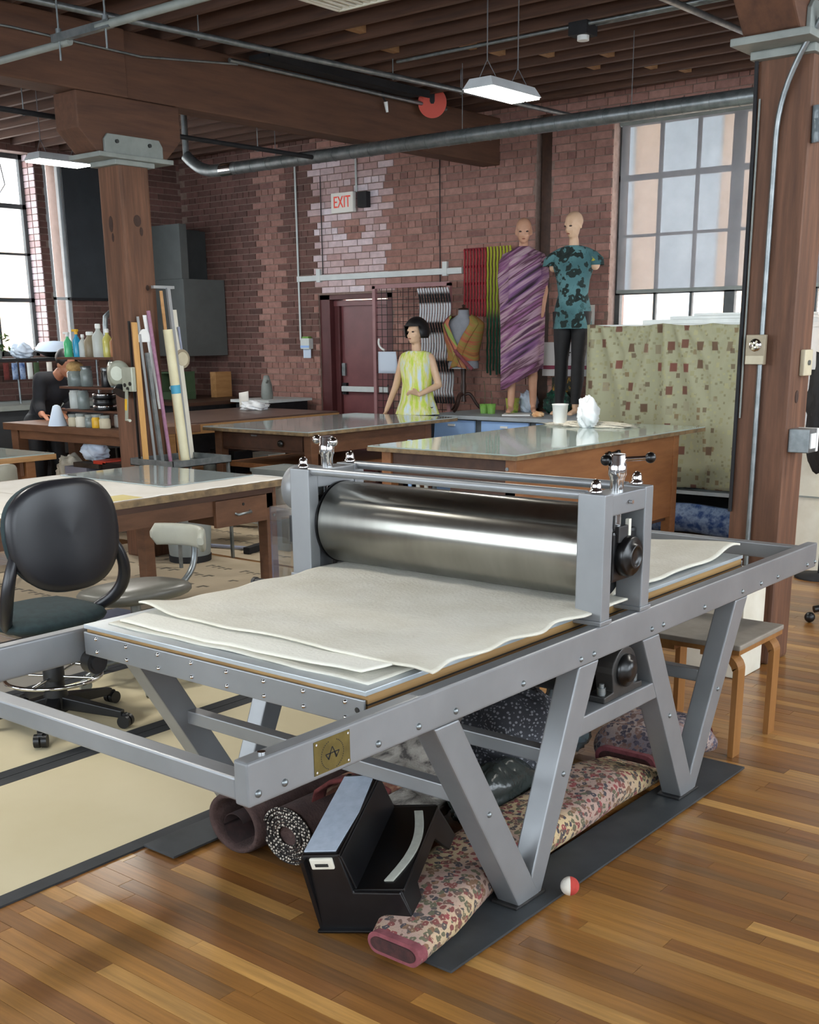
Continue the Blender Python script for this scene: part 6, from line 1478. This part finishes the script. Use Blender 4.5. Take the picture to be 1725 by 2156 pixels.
for x, y, lb in ((-10.9, 8.75, 'thin steel rod hanging from the hood near the crates'), (-10.75, 9.0, 'second thin steel rod hanging from the hood')): tag(MB().cyl((x, y, .905), (x, y, 1.39), .008, n=6).build('steel_rod', 'galvanised'), lb, 'rod')
tag(MB().box(-10.93, -10.83, 9.6, 9.85, .901, 1.2).build('cardboard_box', 'bench_edge'), 'narrow cardboard box standing at the end of the corner counter', 'box')
# table with the faucet and white rags by the door
sk = thing('rinse_table', 'table with a basin and dark cloth beside the exit door', 'table', (-9.7, 9.5, 0))
MB().box(-10.15, -9.52, 9.2, 9.9, .885, .915).build('top', 'white_paint', sk); MB().box(-10.1, -9.56, 9.24, 9.86, 0, .885).build('body', 'black_matte', sk)
fc = thing('steel_pitcher', 'tall grey steel pitcher standing on the rinse table', 'pitcher', (-9.8, 9.45, .915))
MB().lathe([(.065, 0), (.07, .05), (.06, .16), (.035, .24), (.03, .26), (.001, .265)], (-9.8, 9.45, .916), n=20).build('body', 'cap_grey', fc); MB().cyl((-9.77, 9.42, 1.10), (-9.68, 9.36, 1.14), .014, n=8).build('spout', 'cap_grey', fc)
o = lump('white_rag', 'crumpled white rags at the edge of the brown workbench', 'tissue', (-9.25, 8.72, .88), (.16, .12, .06), 61, 'textile', amp=.25, zmin=.851); o['group'] = 'rags on the workbench'
tag(MB().sheet(lambda u, v: (-9.62 + .12 * u, 8.85 + .03 * u, .852 + .16 * v + .02 * u), 4, 4, thick=(0, .002, 0)).build('paper_sheet', 'paper'), 'upright white paper leaning behind the crumpled rags', 'paper')
# ------------------------------------------------------------------ rack and sink counter along the side wall
mat('sink_dark', '#34373a', '#2b2e31', rough=.5, scale=6)
lc = thing('sink_counter', 'dark sink counter along the side wall under the windows', 'counter', (-11.2, 7, 0))
MB().box(-11.72, -10.75, 5.2, 8.2, .90, .95).build('top', 'cap_grey', lc); MB().box(-11.7, -10.8, 5.25, 8.15, .42, .90).build('basin', 'sink_dark', lc); MB().box(-11.7, -10.9, 5.3, 8.1, 0, .42).build('base', 'black_matte', lc)
rk = thing('drying_rack', 'dark shelf rack above the sink counter with cloths hanging from it', 'rack', (-11.3, 7, .95))
MB().box(-11.6, -11.0, 5.2, 8.15, 1.38, 1.41).build('shelf', 'black_matte', rk)
for y in (5.3, 6.2, 7.05, 7.3, 8.05): MB().cyl((-11.05, y, .95), (-11.05, y, 1.38), .012, n=8).build('post', 'galvanised', rk)
for i, (y, c) in enumerate(((6.88, 'rug_red'), (6.98, 'tarp_blue'), (7.07, 'tarp_blue'), (7.16, 'white_paint'), (7.24, 'crate_green'), (7.40, 'paper'))):
    nm = ('red', 'bright blue', 'second blue', 'white', 'green', 'cream')[i]
    tag(MB().sheet(lambda u, v: (-10.985 + .005 * math.sin(5 * u), y - .035 + .07 * u, 1.20 + .17 * v), 4, 4, thick=(.004, 0, 0)).build('hanging_cloth', c), nm + ' small cloth hanging under the rack by the side window', 'cloth', 'small cloths drying under the rack')
mat('plant_green', '#4f6b3c', '#3b5230', rough=.8, scale=20)
pt = thing('potted_plant', 'small bushy plant on the rack below the side window', 'plant', (-11.25, 6.95, 1.41))
MB().lathe([(.05, 0), (.06, .08), (.05, .08)], (-11.25, 6.95, 1.411), n=14).build('pot', 'cap_grey', pt)
b = MB(); rn = random.Random(3)
for i in range(120):
    a = rn.uniform(0, 6.28); r_ = rn.uniform(.0, .15); z = rn.uniform(1.47, 1.66); c_ = Vector((-11.25 + r_ * math.cos(a), 6.95 + r_ * math.sin(a), z)); d1 = Vector((rn.uniform(-1, 1), rn.uniform(-1, 1), rn.uniform(-.3, 1))).normalized() * .035; d2 = d1.orthogonal().normalized() * .014
    b.add([c_ - d1, c_ + d2, c_ + d1, c_ - d2], [(0, 1, 2, 3)])
o = b.build('leaves', 'plant_green', pt); o['kind'] = 'stuff'
o = lump('plastic_sack', 'pale blue plastic bag on the rack under the side window', 'paper_blue', (-11.25, 7.25, 1.48), (.12, .12, .08), 71, 'bag', zmin=1.4105); o['group'] = 'bags on the drying rack'
sc_ = thing('tipped_basin', 'tilted black basin lined with blue plastic on the drying rack', 'basin', (-11.2, 7.65, 1.41))
MB().lathe([(.10, 0), (.22, .07), (.23, .075), (.21, .075), (.09, .012), (.001, .01)], (-11.2, 7.62, 1.43), (.12, -.1, 1), n=28).build('bowl', 'black_plastic', sc_); MB().lathe([(.2, .075), (.16, .13), (.05, .15), (.001, .15)], (-11.2, 7.62, 1.43), (.12, -.1, 1), n=20).build('plastic_lining', 'paper_blue', sc_)
lm = thing('bent_pipe', 'bent pale pipe behind the bottles next to the column', 'pipe', (-11.2, 8.32, .9))
tag(MB().tube([(-11.2, 8.32, 1.75), (-11.2, 8.33, 1.84), (-11.2, 8.40, 1.89), (-11.2, 8.9, 1.89)], .03, n=10).build('faucet_pipe', 'galvanised', lm, ), 'bent steel pipe')
tag(MB().cyl((-11.2, 8.32, .0), (-11.2, 8.32, 1.76), .03, n=10).build('stand', 'galvanised', lm), 'steel stand')

# ------------------------------------------------------------------ little shelf with jars on the oak table
mat('shelf_walnut', '#5a3826', '#472a1c', rough=.5, scale=5, stretch=(.6, 5, 5))
JS = thing('jar_shelf', 'small dark wooden shelf tower of jars beside the timber column', 'shelf', (-8.1, 5.9, .905))
for z in (1.02, 1.205, 1.44): MB().box(-8.5, -7.72, 5.80, 6.0, z, z + .018).build('shelf_board', 'shelf_walnut', JS)
MB().box(-8.16, -8.06, 5.97, 6.0, .906, 1.44).build('back_post', 'shelf_walnut', JS); MB().box(-7.76, -7.72, 5.82, 6.0, .906, 1.44).build('end_post', 'shelf_walnut', JS)
mat('bottle_clear', '#dfe6e2', rough=.15, alpha=.55)
mat('liquid_green', '#58c98a', rough=.2, alpha=.85); mat('liquid_blue', '#2f9fc9', rough=.2, alpha=.85); mat('yellow_cap', '#d9a927', rough=.4)
mat('bag_tan', '#8d7f66', '#776a52', rough=.4, scale=9); mat('amber', '#a8744e', rough=.3); mat('oil_yellow', '#c9c36a', rough=.2)
mat('jar_glass', '#9aa5a3', '#7b8684', rough=.12, scale=8, alpha=.7); mat('bristle', '#a07c4c', '#c7a36d', rough=.9, scale=40); mat('lid_black', '#18191c', rough=.3)
def bottle(label, x, y, z, r, h, m, cap, neck=.35, spray=False, grp='bottles on top of the jar shelf'):
    t = thing('bottle', label, 'bottle', (x, y, z), grp)
    MB().lathe([(r * .95, 0), (r, .01), (r, h * .62), (r * neck, h * .80), (r * neck, h * .88)], (x, y, z), n=18).build('body', m, t)
    MB().lathe([(r * neck * 1.2, h * .86), (r * neck * 1.2, h * .97), (r * neck, h)], (x, y, z), n=12).build('cap', cap, t)
    if spray: MB().box(x - .045, x + .02, y - .012, y + .012, z + h * .96, z + h * 1.05).build('spray_head', cap, t, bevel=.004)
    return t
ZT = 1.4585
bottle('green spray bottle with a white head on the jar shelf', -8.44, 5.88, ZT, .035, .19, 'liquid_green', 'white_plastic', spray=True)
bottle('blue spray bottle with a yellow head on the jar shelf', -8.345, 5.9, ZT, .033, .21, 'liquid_blue', 'yellow_cap', spray=True)
bottle('clear bottle beside the blue spray bottle', -8.26, 5.9, ZT, .035, .18, 'bottle_clear', 'white_plastic')
bottle('tall bottle in a tan bag on the jar shelf', -8.16, 5.9, ZT, .05, .20, 'bag_tan', 'white_plastic', .5)
bottle('tall clear jug with grey powder on the jar shelf', -8.045, 5.9, ZT, .052, .26, 'bottle_clear', 'white_plastic')
bottle('clear bottle with a little yellow oil on the jar shelf', -7.93, 5.9, ZT, .04, .22, 'oil_yellow', 'white_plastic')
bottle('pinkish bottle next to the column on the jar shelf', -7.83, 5.9, ZT, .045, .19, 'amber', 'white_plastic')
def jar(label, x, y, z, r, h, m, grp, lid=None, fill=None):
    t = thing('jar', label, 'jar', (x, y, z), grp)
    MB().lathe([(r * .95, 0), (r, .006), (r, h * .85), (r * .85, h * .93), (r * .85, h)], (x, y, z), n=18).build('glass', m, t)
    if lid: MB().lathe([(r * .92, h), (r * .92, h + .02), (r * .85, h + .022)], (x, y, z), n=16).build('lid', lid, t)
    if fill: MB().ball((x, y, z + h + .02), r * 1.05, 12, 8, (1, 1, .7)).build('brush_heads', fill, t)
g1 = 'jars on the upper board of the jar shelf'; z = 1.2235
jar('wide glass jar stuffed with paint brushes on the jar shelf', -8.40, 5.9, z, .07, .13, 'jar_glass', g1, fill='bristle'); jar('cloudy jar beside the brush jar', -8.25, 5.9, z, .05, .14, 'jar_glass', g1, 'galvanised'); jar('dark jar in the middle of the upper board', -7.98, 5.9, z, .045, .13, 'lid_black', g1, 'galvanised'); jar('tall pale jar by the end post', -7.87, 5.9, z, .04, .16, 'jar_glass', g1, 'white_plastic')
g2 = 'jars on the lower board of the jar shelf'; z = 1.0385
jar('tall clear jar at the end of the lower board', -8.43, 5.9, z, .05, .15, 'bottle_clear', g2); jar('second clear jar on the lower board', -8.32, 5.9, z, .05, .15, 'jar_glass', g2)
for i, zz in enumerate((1.0385, 1.085, 1.132)):
    t = thing('flat_tin', ('lowest', 'middle', 'top')[i] + ' black flat tin of the stack on the jar shelf', 'tin', (-7.98, 5.865, zz), 'black tins on the jar shelf')
    MB().lathe([(.092, 0), (.096, .004), (.096, .034), (.09, .038)], (-7.98, 5.865, zz), n=28).build('tin_body', 'lid_black', t); MB().lathe([(.098, .03), (.098, .040), (.09, .044)], (-7.98, 5.865, zz), n=28).build('tin_lid', 'black_gloss' if i % 2 else 'chrome', t)
g3 = 'tins and pots on the oak table'
for i, (x, r, h, m, lb) in enumerate(((-8.28, .045, .075, 'plate_cream', 'cream labelled tin on the oak table, first of the row'), (-8.17, .05, .085, 'off_white', 'white tin with dark print on the oak table'), (-8.06, .04, .08, 'jar_glass', 'glass pot beside the yellow tin on the oak table'), (-7.965, .042, .085, 'yellow_cap', 'yellow tin on the oak table'), (-7.86, .045, .08, 'plate_cream', 'cream tin nearest the column on the oak table'))):
    jar(lb, x, 5.76, .9055, r, h, m, g3, 'cap_grey')
jar('small striped glass standing near the column', -7.86, 5.9, .9055, .04, .10, 'bottle_clear', g3)
tag(MB().lathe([(.08, 0), (.03, .16), (.012, .17), (.001, .17)], (-8.45, 5.72, .9055), n=12).build('plastic_cone', 'paper_blue'), 'pale blue plastic cone by the hands on the oak table', 'cone')
# boxes on the lower shelf of the oak table
for i, (x0, x1, z0, z1, m, lb) in enumerate(((-8.55, -8.2, .391, .48, 'sink_dark', 'lowest dark blue box on the low shelf of the oak table'), (-8.53, -8.22, .481, .56, 'board_lav', 'grey blue box stacked on the low shelf'), (-8.15, -7.9, .391, .52, 'lid_black', 'black box beside the grey blue boxes'), (-8.4, -8.05, .561, .60, 'cloth_brown', 'flat brown box bridging the low stack'), (-8.0, -7.75, .53, .62, 'lid_black', 'black tray near the column on the low shelf'), (-8.12, -7.95, .601, .63, 'red_paint', 'thin orange box on the low stack'))):
    tag(MB().box(x0, x1, 5.80, 6.1, z0, z1).build('storage_box', m, bevel=.004), lb, 'box', 'boxes under the oak table')
o = lump('cloth_sack', 'white sack on the low shelf of the oak table', 'off_white', (-8.65, 5.95, .50), (.12, .12, .13), 81, 'bag', zmin=.3905); o['group'] = 'bags under the oak table'
o = lump('plastic_sack', 'clear blue plastic bag heaped above the low boxes', 'paper_blue', (-8.28, 5.95, .69), (.12, .1, .09), 84, 'bag', zmin=.601); o['group'] = 'bags under the oak table'
# ------------------------------------------------------------------ hand cranked machine on the column
mat('enamel_grey', '#a9ac9c', '#9a9d8d', rough=.35, metal=.2, scale=7)
HM = thing('hand_winder', 'grey hand cranked winding machine clamped to the timber column', 'machine', (-7.0, 5.3, 1.2))
MB().lathe([(.085, 0), (.09, .008), (.09, .03), (.07, .04), (.05, .05)], (-7.0, 5.30, 1.36), (.35, -1, 0), n=32).build('front_drum', 'enamel_grey', HM)
MB().lathe([(.08, 0), (.085, .01), (.085, .04), (.06, .05)], (-7.10, 5.33, 1.355), (-.5, -1, 0), n=32).build('rear_drum', 'enamel_grey', HM)
MB().cyl((-7.0, 5.35, 1.30), (-6.99, 5.28, 1.22), .05, .06, n=16).build('roller_body', 'lid_black', HM)
MB().box(-6.93, -6.815, 5.255, 5.29, 1.235, 1.405).build('gear_plate', 'enamel_grey', HM, bevel=.006)
for x, z in ((-6.84, 1.29), (-6.87, 1.255), (-6.90, 1.28)): MB().cyl((x, 5.255, z), (x, 5.250, z), .014, n=12).build('hole', 'ink', HM)
MB().obox((-6.885, 5.245, 1.14), (.022, .012, .22), (0, .12, 0)).build('crank_arm', 'enamel_grey', HM); MB().obox((-6.882, 5.237, 1.145), (.018, .006, .08), (0, .12, 0)).build('yellow_tape', 'yellow_cap', HM)
MB().cyl((-6.875, 5.24, 1.035), (-6.80, 5.20, 1.038), .01, n=10).build('crank_grip', 'enamel_grey', HM)
MB().box(-7.02, -6.93, 5.33, 5.379, 1.26, 1.40).build('mount', 'enamel_grey', HM)
# ------------------------------------------------------------------ rulers, rods and tubes standing in the tray
mat('ruler_wood', '#c99a5c', '#b98a4d', rough=.5, scale=6, stretch=(5, 5, .6)); mat('alu', '#aeb3b6', '#a1a6a9', rough=.35, metal=.7, scale=6); mat('wrap_pink', '#9c6f86', '#8c5f78', rough=.6, scale=30); mat('tube_cream', '#d6cfae', '#cbc39f', rough=.6, scale=6); mat('tape_teal', '#3f93b0', rough=.5)
def stick(name, label, p, q, w, d, m, cat='ruler'):
    p, q = Vector(p), Vector(q); ax_ = (q - p).normalized(); s1 = ax_.cross(Vector((1, 0, 0))).normalized(); s2 = ax_.cross(s1)
    vs = [e + s1 * a * w / 2 + s2 * b_ * d / 2 for e in (p, q) for a, b_ in ((-1, -1), (1, -1), (1, 1), (-1, 1))]
    return tag(MB().add(vs, [(3, 2, 1, 0), (4, 5, 6, 7), (0, 1, 5, 4), (1, 2, 6, 5), (2, 3, 7, 6), (3, 0, 4, 7)]).build(name, m), label, cat, 'long tools standing in the column tray')
stick('long_ruler', 'black edged slim ruler nearest the column machine', (-6.82, 5.275, .722), (-6.86, 5.30, 1.72), .02, .006, 'lid_black')
stick('long_ruler', 'honey coloured wooden ruler leaning on the column', (-6.78, 5.30, .722), (-6.84, 5.33, 1.71), .045, .01, 'ruler_wood')
stick('metal_rod', 'thin steel straightedge between the wooden ruler and the t square', (-6.80, 5.40, .722), (-6.86, 5.38, 1.75), .02, .006, 'alu', 'rod')
ts = thing('t_square', 'white plastic t square with a rounded head hung on the column', 't square', (-6.86, 5.44, 1.1), 'long tools standing in the column tray')
MB().prism([(5.515, 1.10), (5.545, 1.10), (5.46, 1.76), (5.43, 1.76)], 'x', -6.868, -6.86).build('blade', 'white_plastic', ts)
MB().prism([(5.36 + .055 * (1 - math.cos(PI * i / 10)) * 1.1, 1.575 + .09 * math.sin(PI * i / 10)) for i in range(11)], 'x', -6.858, -6.850).build('head', 'white_plastic', ts)
stick('steel_channel', 'dull steel channel standing behind the t square', (-6.80, 5.46, .722), (-6.86, 5.44, 1.5), .03, .02, 'galvanised', 'rod')
tag(MB().cyl((-6.80, 5.54, .722), (-6.85, 5.47, 1.79), .014, n=12).build('wrapped_rod', 'wrap_pink'), 'mottled mauve rod with a white tip in the column tray', 'rod', 'long tools standing in the column tray')
tt = thing('paper_tube', 'thick cream paper tube with a teal tape band', 'tube', (-6.72, 5.66, .722), 'long tools standing in the column tray')
d0, d1 = Vector((-6.74, 5.63, .724)), Vector((-6.79, 5.585, 1.66))
MB().cyl(d0, d1, .034, n=24).build('tube', 'tube_cream', tt); c_ = d0 * .45 + d1 * .55; u_ = (d1 - d0).normalized(); MB().cyl(c_ - u_ * .03, c_ + u_ * .03, .0355, n=24).build('tape_band', 'tape_teal', tt)
stick('metal_rod', 'tall pale aluminium square tube behind the paper tube', (-6.80, 5.71, .722), (-6.86, 5.67, 1.95), .028, .02, 'alu', 'rod')
stick('long_ruler', 'pale thin lath beside the tall aluminium tube', (-6.83, 5.66, .722), (-6.88, 5.62, 1.93), .025, .008, 'bench_edge')
tag(MB().box(-6.90, -6.87, 5.55, 5.74, 1.945, 1.965).build('cross_bar', 'alu'), 'short aluminium cross bar on top of the tall tube', 'bar')
stick('long_ruler', 'white board strip standing beyond the paper tube', (-6.84, 5.78, .722), (-6.92, 5.76, 1.80), .05, .006, 'off_white')
pd = thing('wooden_paddle', 'round screened paddle with a blue handle hung behind the tubes', 'paddle', (-6.9, 5.80, 1.4)); MB().cyl((-6.90, 5.79, 1.45), (-6.89, 5.79, 1.45), .07, n=28).build('round_head', 'box_tan', pd); MB().cyl((-6.889, 5.79, 1.45), (-6.885, 5.79, 1.45), .05, n=24).build('screen', 'plate_cream', pd); MB().cyl((-6.895, 5.79, 1.52), (-6.895, 5.775, 1.68), .009, n=8).build('handle', 'board_lav', pd)
# ------------------------------------------------------------------ person bending over the oak table
pe = thing('person', 'person in a black top bending over the oak table with hands on it', 'person', (-9.56, 6.35, 0), rz=0)
b = MB()
hip = Vector((-.08, .02, .88)); chest = Vector((.13, .0, 1.17)); shl = Vector((.20, 0, 1.25))
b.ball(hip, .1, 18, 12, (1.1, 1.5, 1.1)); capsule(b, hip + Vector((.02, 0, .08)), chest, .115, .13); b.ball(chest, .12, 18, 12, (1.05, 1.4, 1.1))
capsule(b, shl + Vector((0, -.15, 0)), shl + Vector((0, .15, 0)), .06, .06); capsule(b, shl, shl + Vector((.09, 0, .06)), .055, .05)
for s in (1, -1):
    kn = Vector((-.02, s * .10, .48)); ft = Vector((-.08, s * .11, .09)); capsule(b, hip + Vector((0, s * .09, -.03)), kn, .095, .062); capsule(b, kn, ft, .06, .042); capsule(b, ft + Vector((0, 0, -.045)), ft + Vector((.15, 0, -.055)), .04, .033)
    el_ = shl + Vector((-.01, s * .19, -.22)); wr_2 = Vector((.30, -.14 + s * .10, .945)); capsule(b, shl + Vector((0, s * .16, -.01)), el_, .055, .043); capsule(b, el_, wr_2, .043, .03)
    hand(b, wr_2, (1, -.25, -.12), (0, 0, 1), (0, -s, 0), .25)
hc = shl + Vector((.19, 0, .13)); k0 = len(b.v); hdp = head(b, hc, tilt=.55, turn=0)
for i in range(k0, len(b.v)):
    v = Vector(b.v[i]) - hc; b.v[i] = tuple(hc + Matrix.Rotation(PI / 2, 3, 'Z') @ v)
remesh(b, 'body', 'skin_person', pe, voxel=.009)
mat('cloth_black', '#14151a', '#1c1d24', rough=.85, scale=9)
b = MB(); b.ball(hip, .112, 18, 12, (1.1, 1.5, 1.1)); capsule(b, hip + Vector((.02, 0, .08)), chest, .128, .145); b.ball(chest, .132, 18, 12, (1.05, 1.4, 1.1)); capsule(b, shl + Vector((0, -.15, 0)), shl + Vector((0, .15, 0)), .073, .073)
for s in (1, -1):
    el_ = shl + Vector((-.01, s * .19, -.22)); wr_2 = Vector((.30, -.14 + s * .10, .945)); capsule(b, shl + Vector((0, s * .16, -.01)), el_, .067, .056); capsule(b, el_, el_ * .35 + wr_2 * .65, .056, .048)
remesh(b, 'sweater', 'cloth_black', pe, voxel=.012)
b = MB(); b.ball(hip, .11, 18, 12, (1.1, 1.5, 1.1))
for s in (1, -1):
    kn = Vector((-.02, s * .10, .48)); ft = Vector((-.08, s * .11, .09)); capsule(b, hip + Vector((0, s * .09, -.03)), kn, .107, .074); capsule(b, kn, ft, .073, .06)
remesh(b, 'trousers', 'fabric_black', pe, voxel=.012)
b = MB(); k0 = 0; b.ball((0, .03, .045), .088, 18, 12, (1.0, 1.1, 1.0)); b.v = [tuple(hc + Matrix.Rotation(PI / 2, 3, 'Z') @ (Matrix.Rotation(.55, 3, 'X') @ Vector(v))) for v in b.v]; b.build('hair', 'hair_black', pe, local=True)
for s in (1, -1): MB().obox((0.0, s * .11, .04), (.26, .1, .075), (0, 0, 0)).build('shoe', 'black_matte', pe, bevel=.02, local=True)
# ------------------------------------------------------------------ right edge: chair, jacket
mat('chair_blue', '#1f5068', '#1a465c', rough=.6, scale=9)
BC = thing('swivel_stool', 'blue seated swivel stool with a chrome ring behind the near column', 'chair', (-2.05, 6.55, 0)); bx0, by0 = -2.02, 6.58
rings = []
for k in range(8):
    a = PI * k / 7; f = math.sin(a) ** .4 if 0 < k < 7 else .05
    rings.append([(bx0 + .25 * f * math.cos(t), by0 + .25 * f * math.sin(t), .57 - .035 * math.cos(a)) for t in [2 * PI * i / 32 for i in range(32)]])
MB().loft(rings).build('seat', 'chair_blue', BC); MB().cyl((bx0, by0, .1), (bx0, by0, .54), .028, n=14).build('column', 'caster', BC)
MB().tube([(bx0 + .22 * math.cos(2 * PI * i / 40), by0 + .22 * math.sin(2 * PI * i / 40), .23) for i in range(41)], .012, n=8, caps=False).build('foot_ring', 'chrome', BC)
for k in range(5):
    a = 2 * PI * k / 5 + 3.9; d = Vector((math.cos(a), math.sin(a), 0)); o_ = Vector((bx0, by0, 0))
    s_ = MB().tube([o_ + Vector((0, 0, .12)), o_ + d * .30 + Vector((0, 0, .075))], .02, n=8).build('base_spoke', 'caster', BC); MB().ball(o_ + d * .32 + Vector((0, 0, .03)), .03, 14, 10).build('caster', 'caster', s_)
o = lump('hanging_jacket', 'black jacket hanging on a stand past the near column', 'fabric_black', (-2.66, 7.62, 1.12), (.17, .12, .40), 91, 'jacket', zmin=.6); del o['group']
js = thing('storage_cabinet', 'pale cabinet behind the hanging black jacket', 'cabinet', (-2.6, 7.9, 0)); MB().box(-3.1, -1.9, 7.82, 8.3, .0, .95).build('body', 'off_white', js); MB().box(-3.1, -1.9, 7.81, 7.82, .5, .51).build('door_gap', 'cap_grey', js); cs = thing('coat_stand', 'thin black coat stand carrying the black jacket', 'coat stand', (-2.66, 7.62, 0)); MB().cyl((-2.66, 7.62, 0.02), (-2.66, 7.62, 1.55), .012, n=8).build('pole', 'black_matte', cs); MB().lathe([(.16, 0), (.16, .015), (.02, .03)], (-2.66, 7.62, 0), n=24).build('base', 'black_matte', cs)
# ------------------------------------------------------------------ small things under and between the tables
mat('bag_teal', '#4f7f74', '#3f6a60', rough=.7, scale=9, bump=.5, bscale=20)
mat('cloth_forest', '#24362f', '#1a2923', rough=.9, scale=9, bump=.5, bscale=30)
o = lump('cloth_sack', 'teal cloth bag on the low basket under the dark glass table', 'bag_teal', (-7.35, 7.2, .40), (.2, .22, .1), 101, 'bag', zmin=.302); o['group'] = 'bags under the dark glass table'
o = lump('cloth_sack', 'dark green cloth heap behind the teal bag under the dark glass table', 'cloth_forest', (-6.95, 7.55, .40), (.2, .2, .1), 103, 'bag', zmin=.302); o['group'] = 'bags under the dark glass table'
wb = thing('wire_basket', 'white wire basket on the floor under the dark glass table', 'basket', (-7.1, 7.3, 0))
for i in range(16): MB().cyl((-7.62 + i * .066, 6.95, .02), (-7.62 + i * .066, 6.95, .30), .003, n=5).build('wire', 'white_paint', wb)
for i in range(16): MB().cyl((-6.63, 6.95 + i * .05, .02), (-6.63, 6.95 + i * .05, .30), .003, n=5).build('wire', 'white_paint', wb)
for z in (.02, .11, .2, .295): MB().tube([(-7.62, 6.95, z), (-6.63, 6.95, z), (-6.63, 7.75, z), (-7.62, 7.75, z), (-7.62, 6.95, z)], .005, n=5).build('wire_rim', 'white_paint', wb)
MB().box(-7.62, -6.63, 6.95, 7.75, .296, .30).build('basket_lid', 'white_paint', wb)
# folded clothes airer between the two glass tables
for i, (x, m, lb) in enumerate(((-5.62, 'drawer_blue', 'bright blue upright pole between the two glass tables'), (-5.54, 'white_paint', 'white upright pole nearest the blue pole between the glass tables'), (-5.46, 'white_paint', 'second white upright pole between the glass tables'), (-5.38, 'cab_grey', 'dark grey upright pole between the glass tables'))):
    t = thing('upright_pole', lb, 'pole', (x, 6.9, 0), 'poles between the glass tables')
    MB().cyl((x, 6.9, .01), (x, 6.9, .83), .016, n=10).build('pole', m, t); MB().lathe([(.03, 0), (.03, .012), (.018, .02)], (x, 6.9, 0), n=12).build('foot', 'black_matte', t)
# odds and ends on the shelf under the brown workbench
jar('clear jar on the low shelf of the brown workbench', -8.45, 7.35, .3205, .06, .2, 'jar_glass', 'odds and ends under the workbench', 'galvanised')
jar('black jar beside the clear jar under the workbench', -8.45, 7.52, .3205, .07, .16, 'lid_black', 'odds and ends under the workbench', 'chrome')
for i, (y, h, m, lb) in enumerate(((6.95, .12, 'board_lav', 'low lavender box under the brown workbench'), (7.75, .22, 'lid_black', 'tall black box under the brown workbench'), (8.2, .15, 'white_paint', 'white box at the far end under the workbench'))):
    tag(MB().box(-8.75, -8.4, y - .12, y + .12, .3205, .3205 + h).build('storage_box', m, bevel=.004), lb, 'box', 'odds and ends under the workbench')
# boxes and wires under the right glass table
for i, (x, z, h, m, lb) in enumerate(((-4.75, .2505, .2, 'drawer_blue', 'blue box on the low shelf of the warm glass table'), (-4.55, .2505, .26, 'bench_edge', 'cardboard tube box on the low shelf of the warm glass table'), (-4.42, .2505, .2, 'red_paint', 'slim red box on the low shelf of the warm glass table'), (-4.95, .2505, .16, 'white_paint', 'white box at the end of the low shelf of the warm glass table'))):
    tag(MB().box(x - .06, x + .06, 6.05, 6.3, z, z + h).build('storage_box', m, bevel=.004), lb, 'box', 'boxes under the warm glass table')
# broom lying behind the long table
br_ = thing('floor_broom', 'purple handled brush lying on the floor paper behind the long table', 'broom', (-6.6, 5.95, .01))
MB().cyl((-6.95, 5.95, .02), (-6.55, 6.05, .02), .014, n=10).build('handle', 'board_lav', br_); MB().obox((-6.48, 6.07, .03), (.06, .3, .05), (0, 0, .24)).build('brush_head', 'black_matte', br_, bevel=.005)
# cable loop in front of the side window
tag(MB().tube([(-11.3, 6.75, 3.9), (-11.3, 6.92, 3.4), (-11.3, 7.1, 3.12), (-11.3, 7.2, 3.05), (-11.3, 7.28, 3.15), (-11.3, 7.22, 3.5), (-11.3, 7.0, 3.9)], .006, n=6).build('cable_loop', 'cord_grey'), 'thin cable loop hanging in front of the side window', 'cable')
# small stool back at the left edge behind the long table
sb = thing('grey_chair', 'grey chair back showing over the far edge of the long table', 'chair', (-7.2, 4.35, 0))
MB().sheet(lambda u, v: (-7.05 - .18 * (2 * u - 1) ** 2, 3.98 + .55 * u, .62 + .17 * v * (1 - .3 * (2 * u - 1) ** 4)), 16, 4, thick=(.03, 0, 0)).build('backrest', 'vinyl_pale', sb)
MB().box(-7.5, -7.08, 4.05, 4.47, .42, .46).build('seat', 'vinyl_grey', sb, bevel=.015)
for x in (-7.47, -7.12):
    for y in (4.08, 4.43): MB().cyl((x, y, .003), (x, y, .42 if x < -7.2 else .66), .013, n=8).build('leg', 'galvanised', sb)
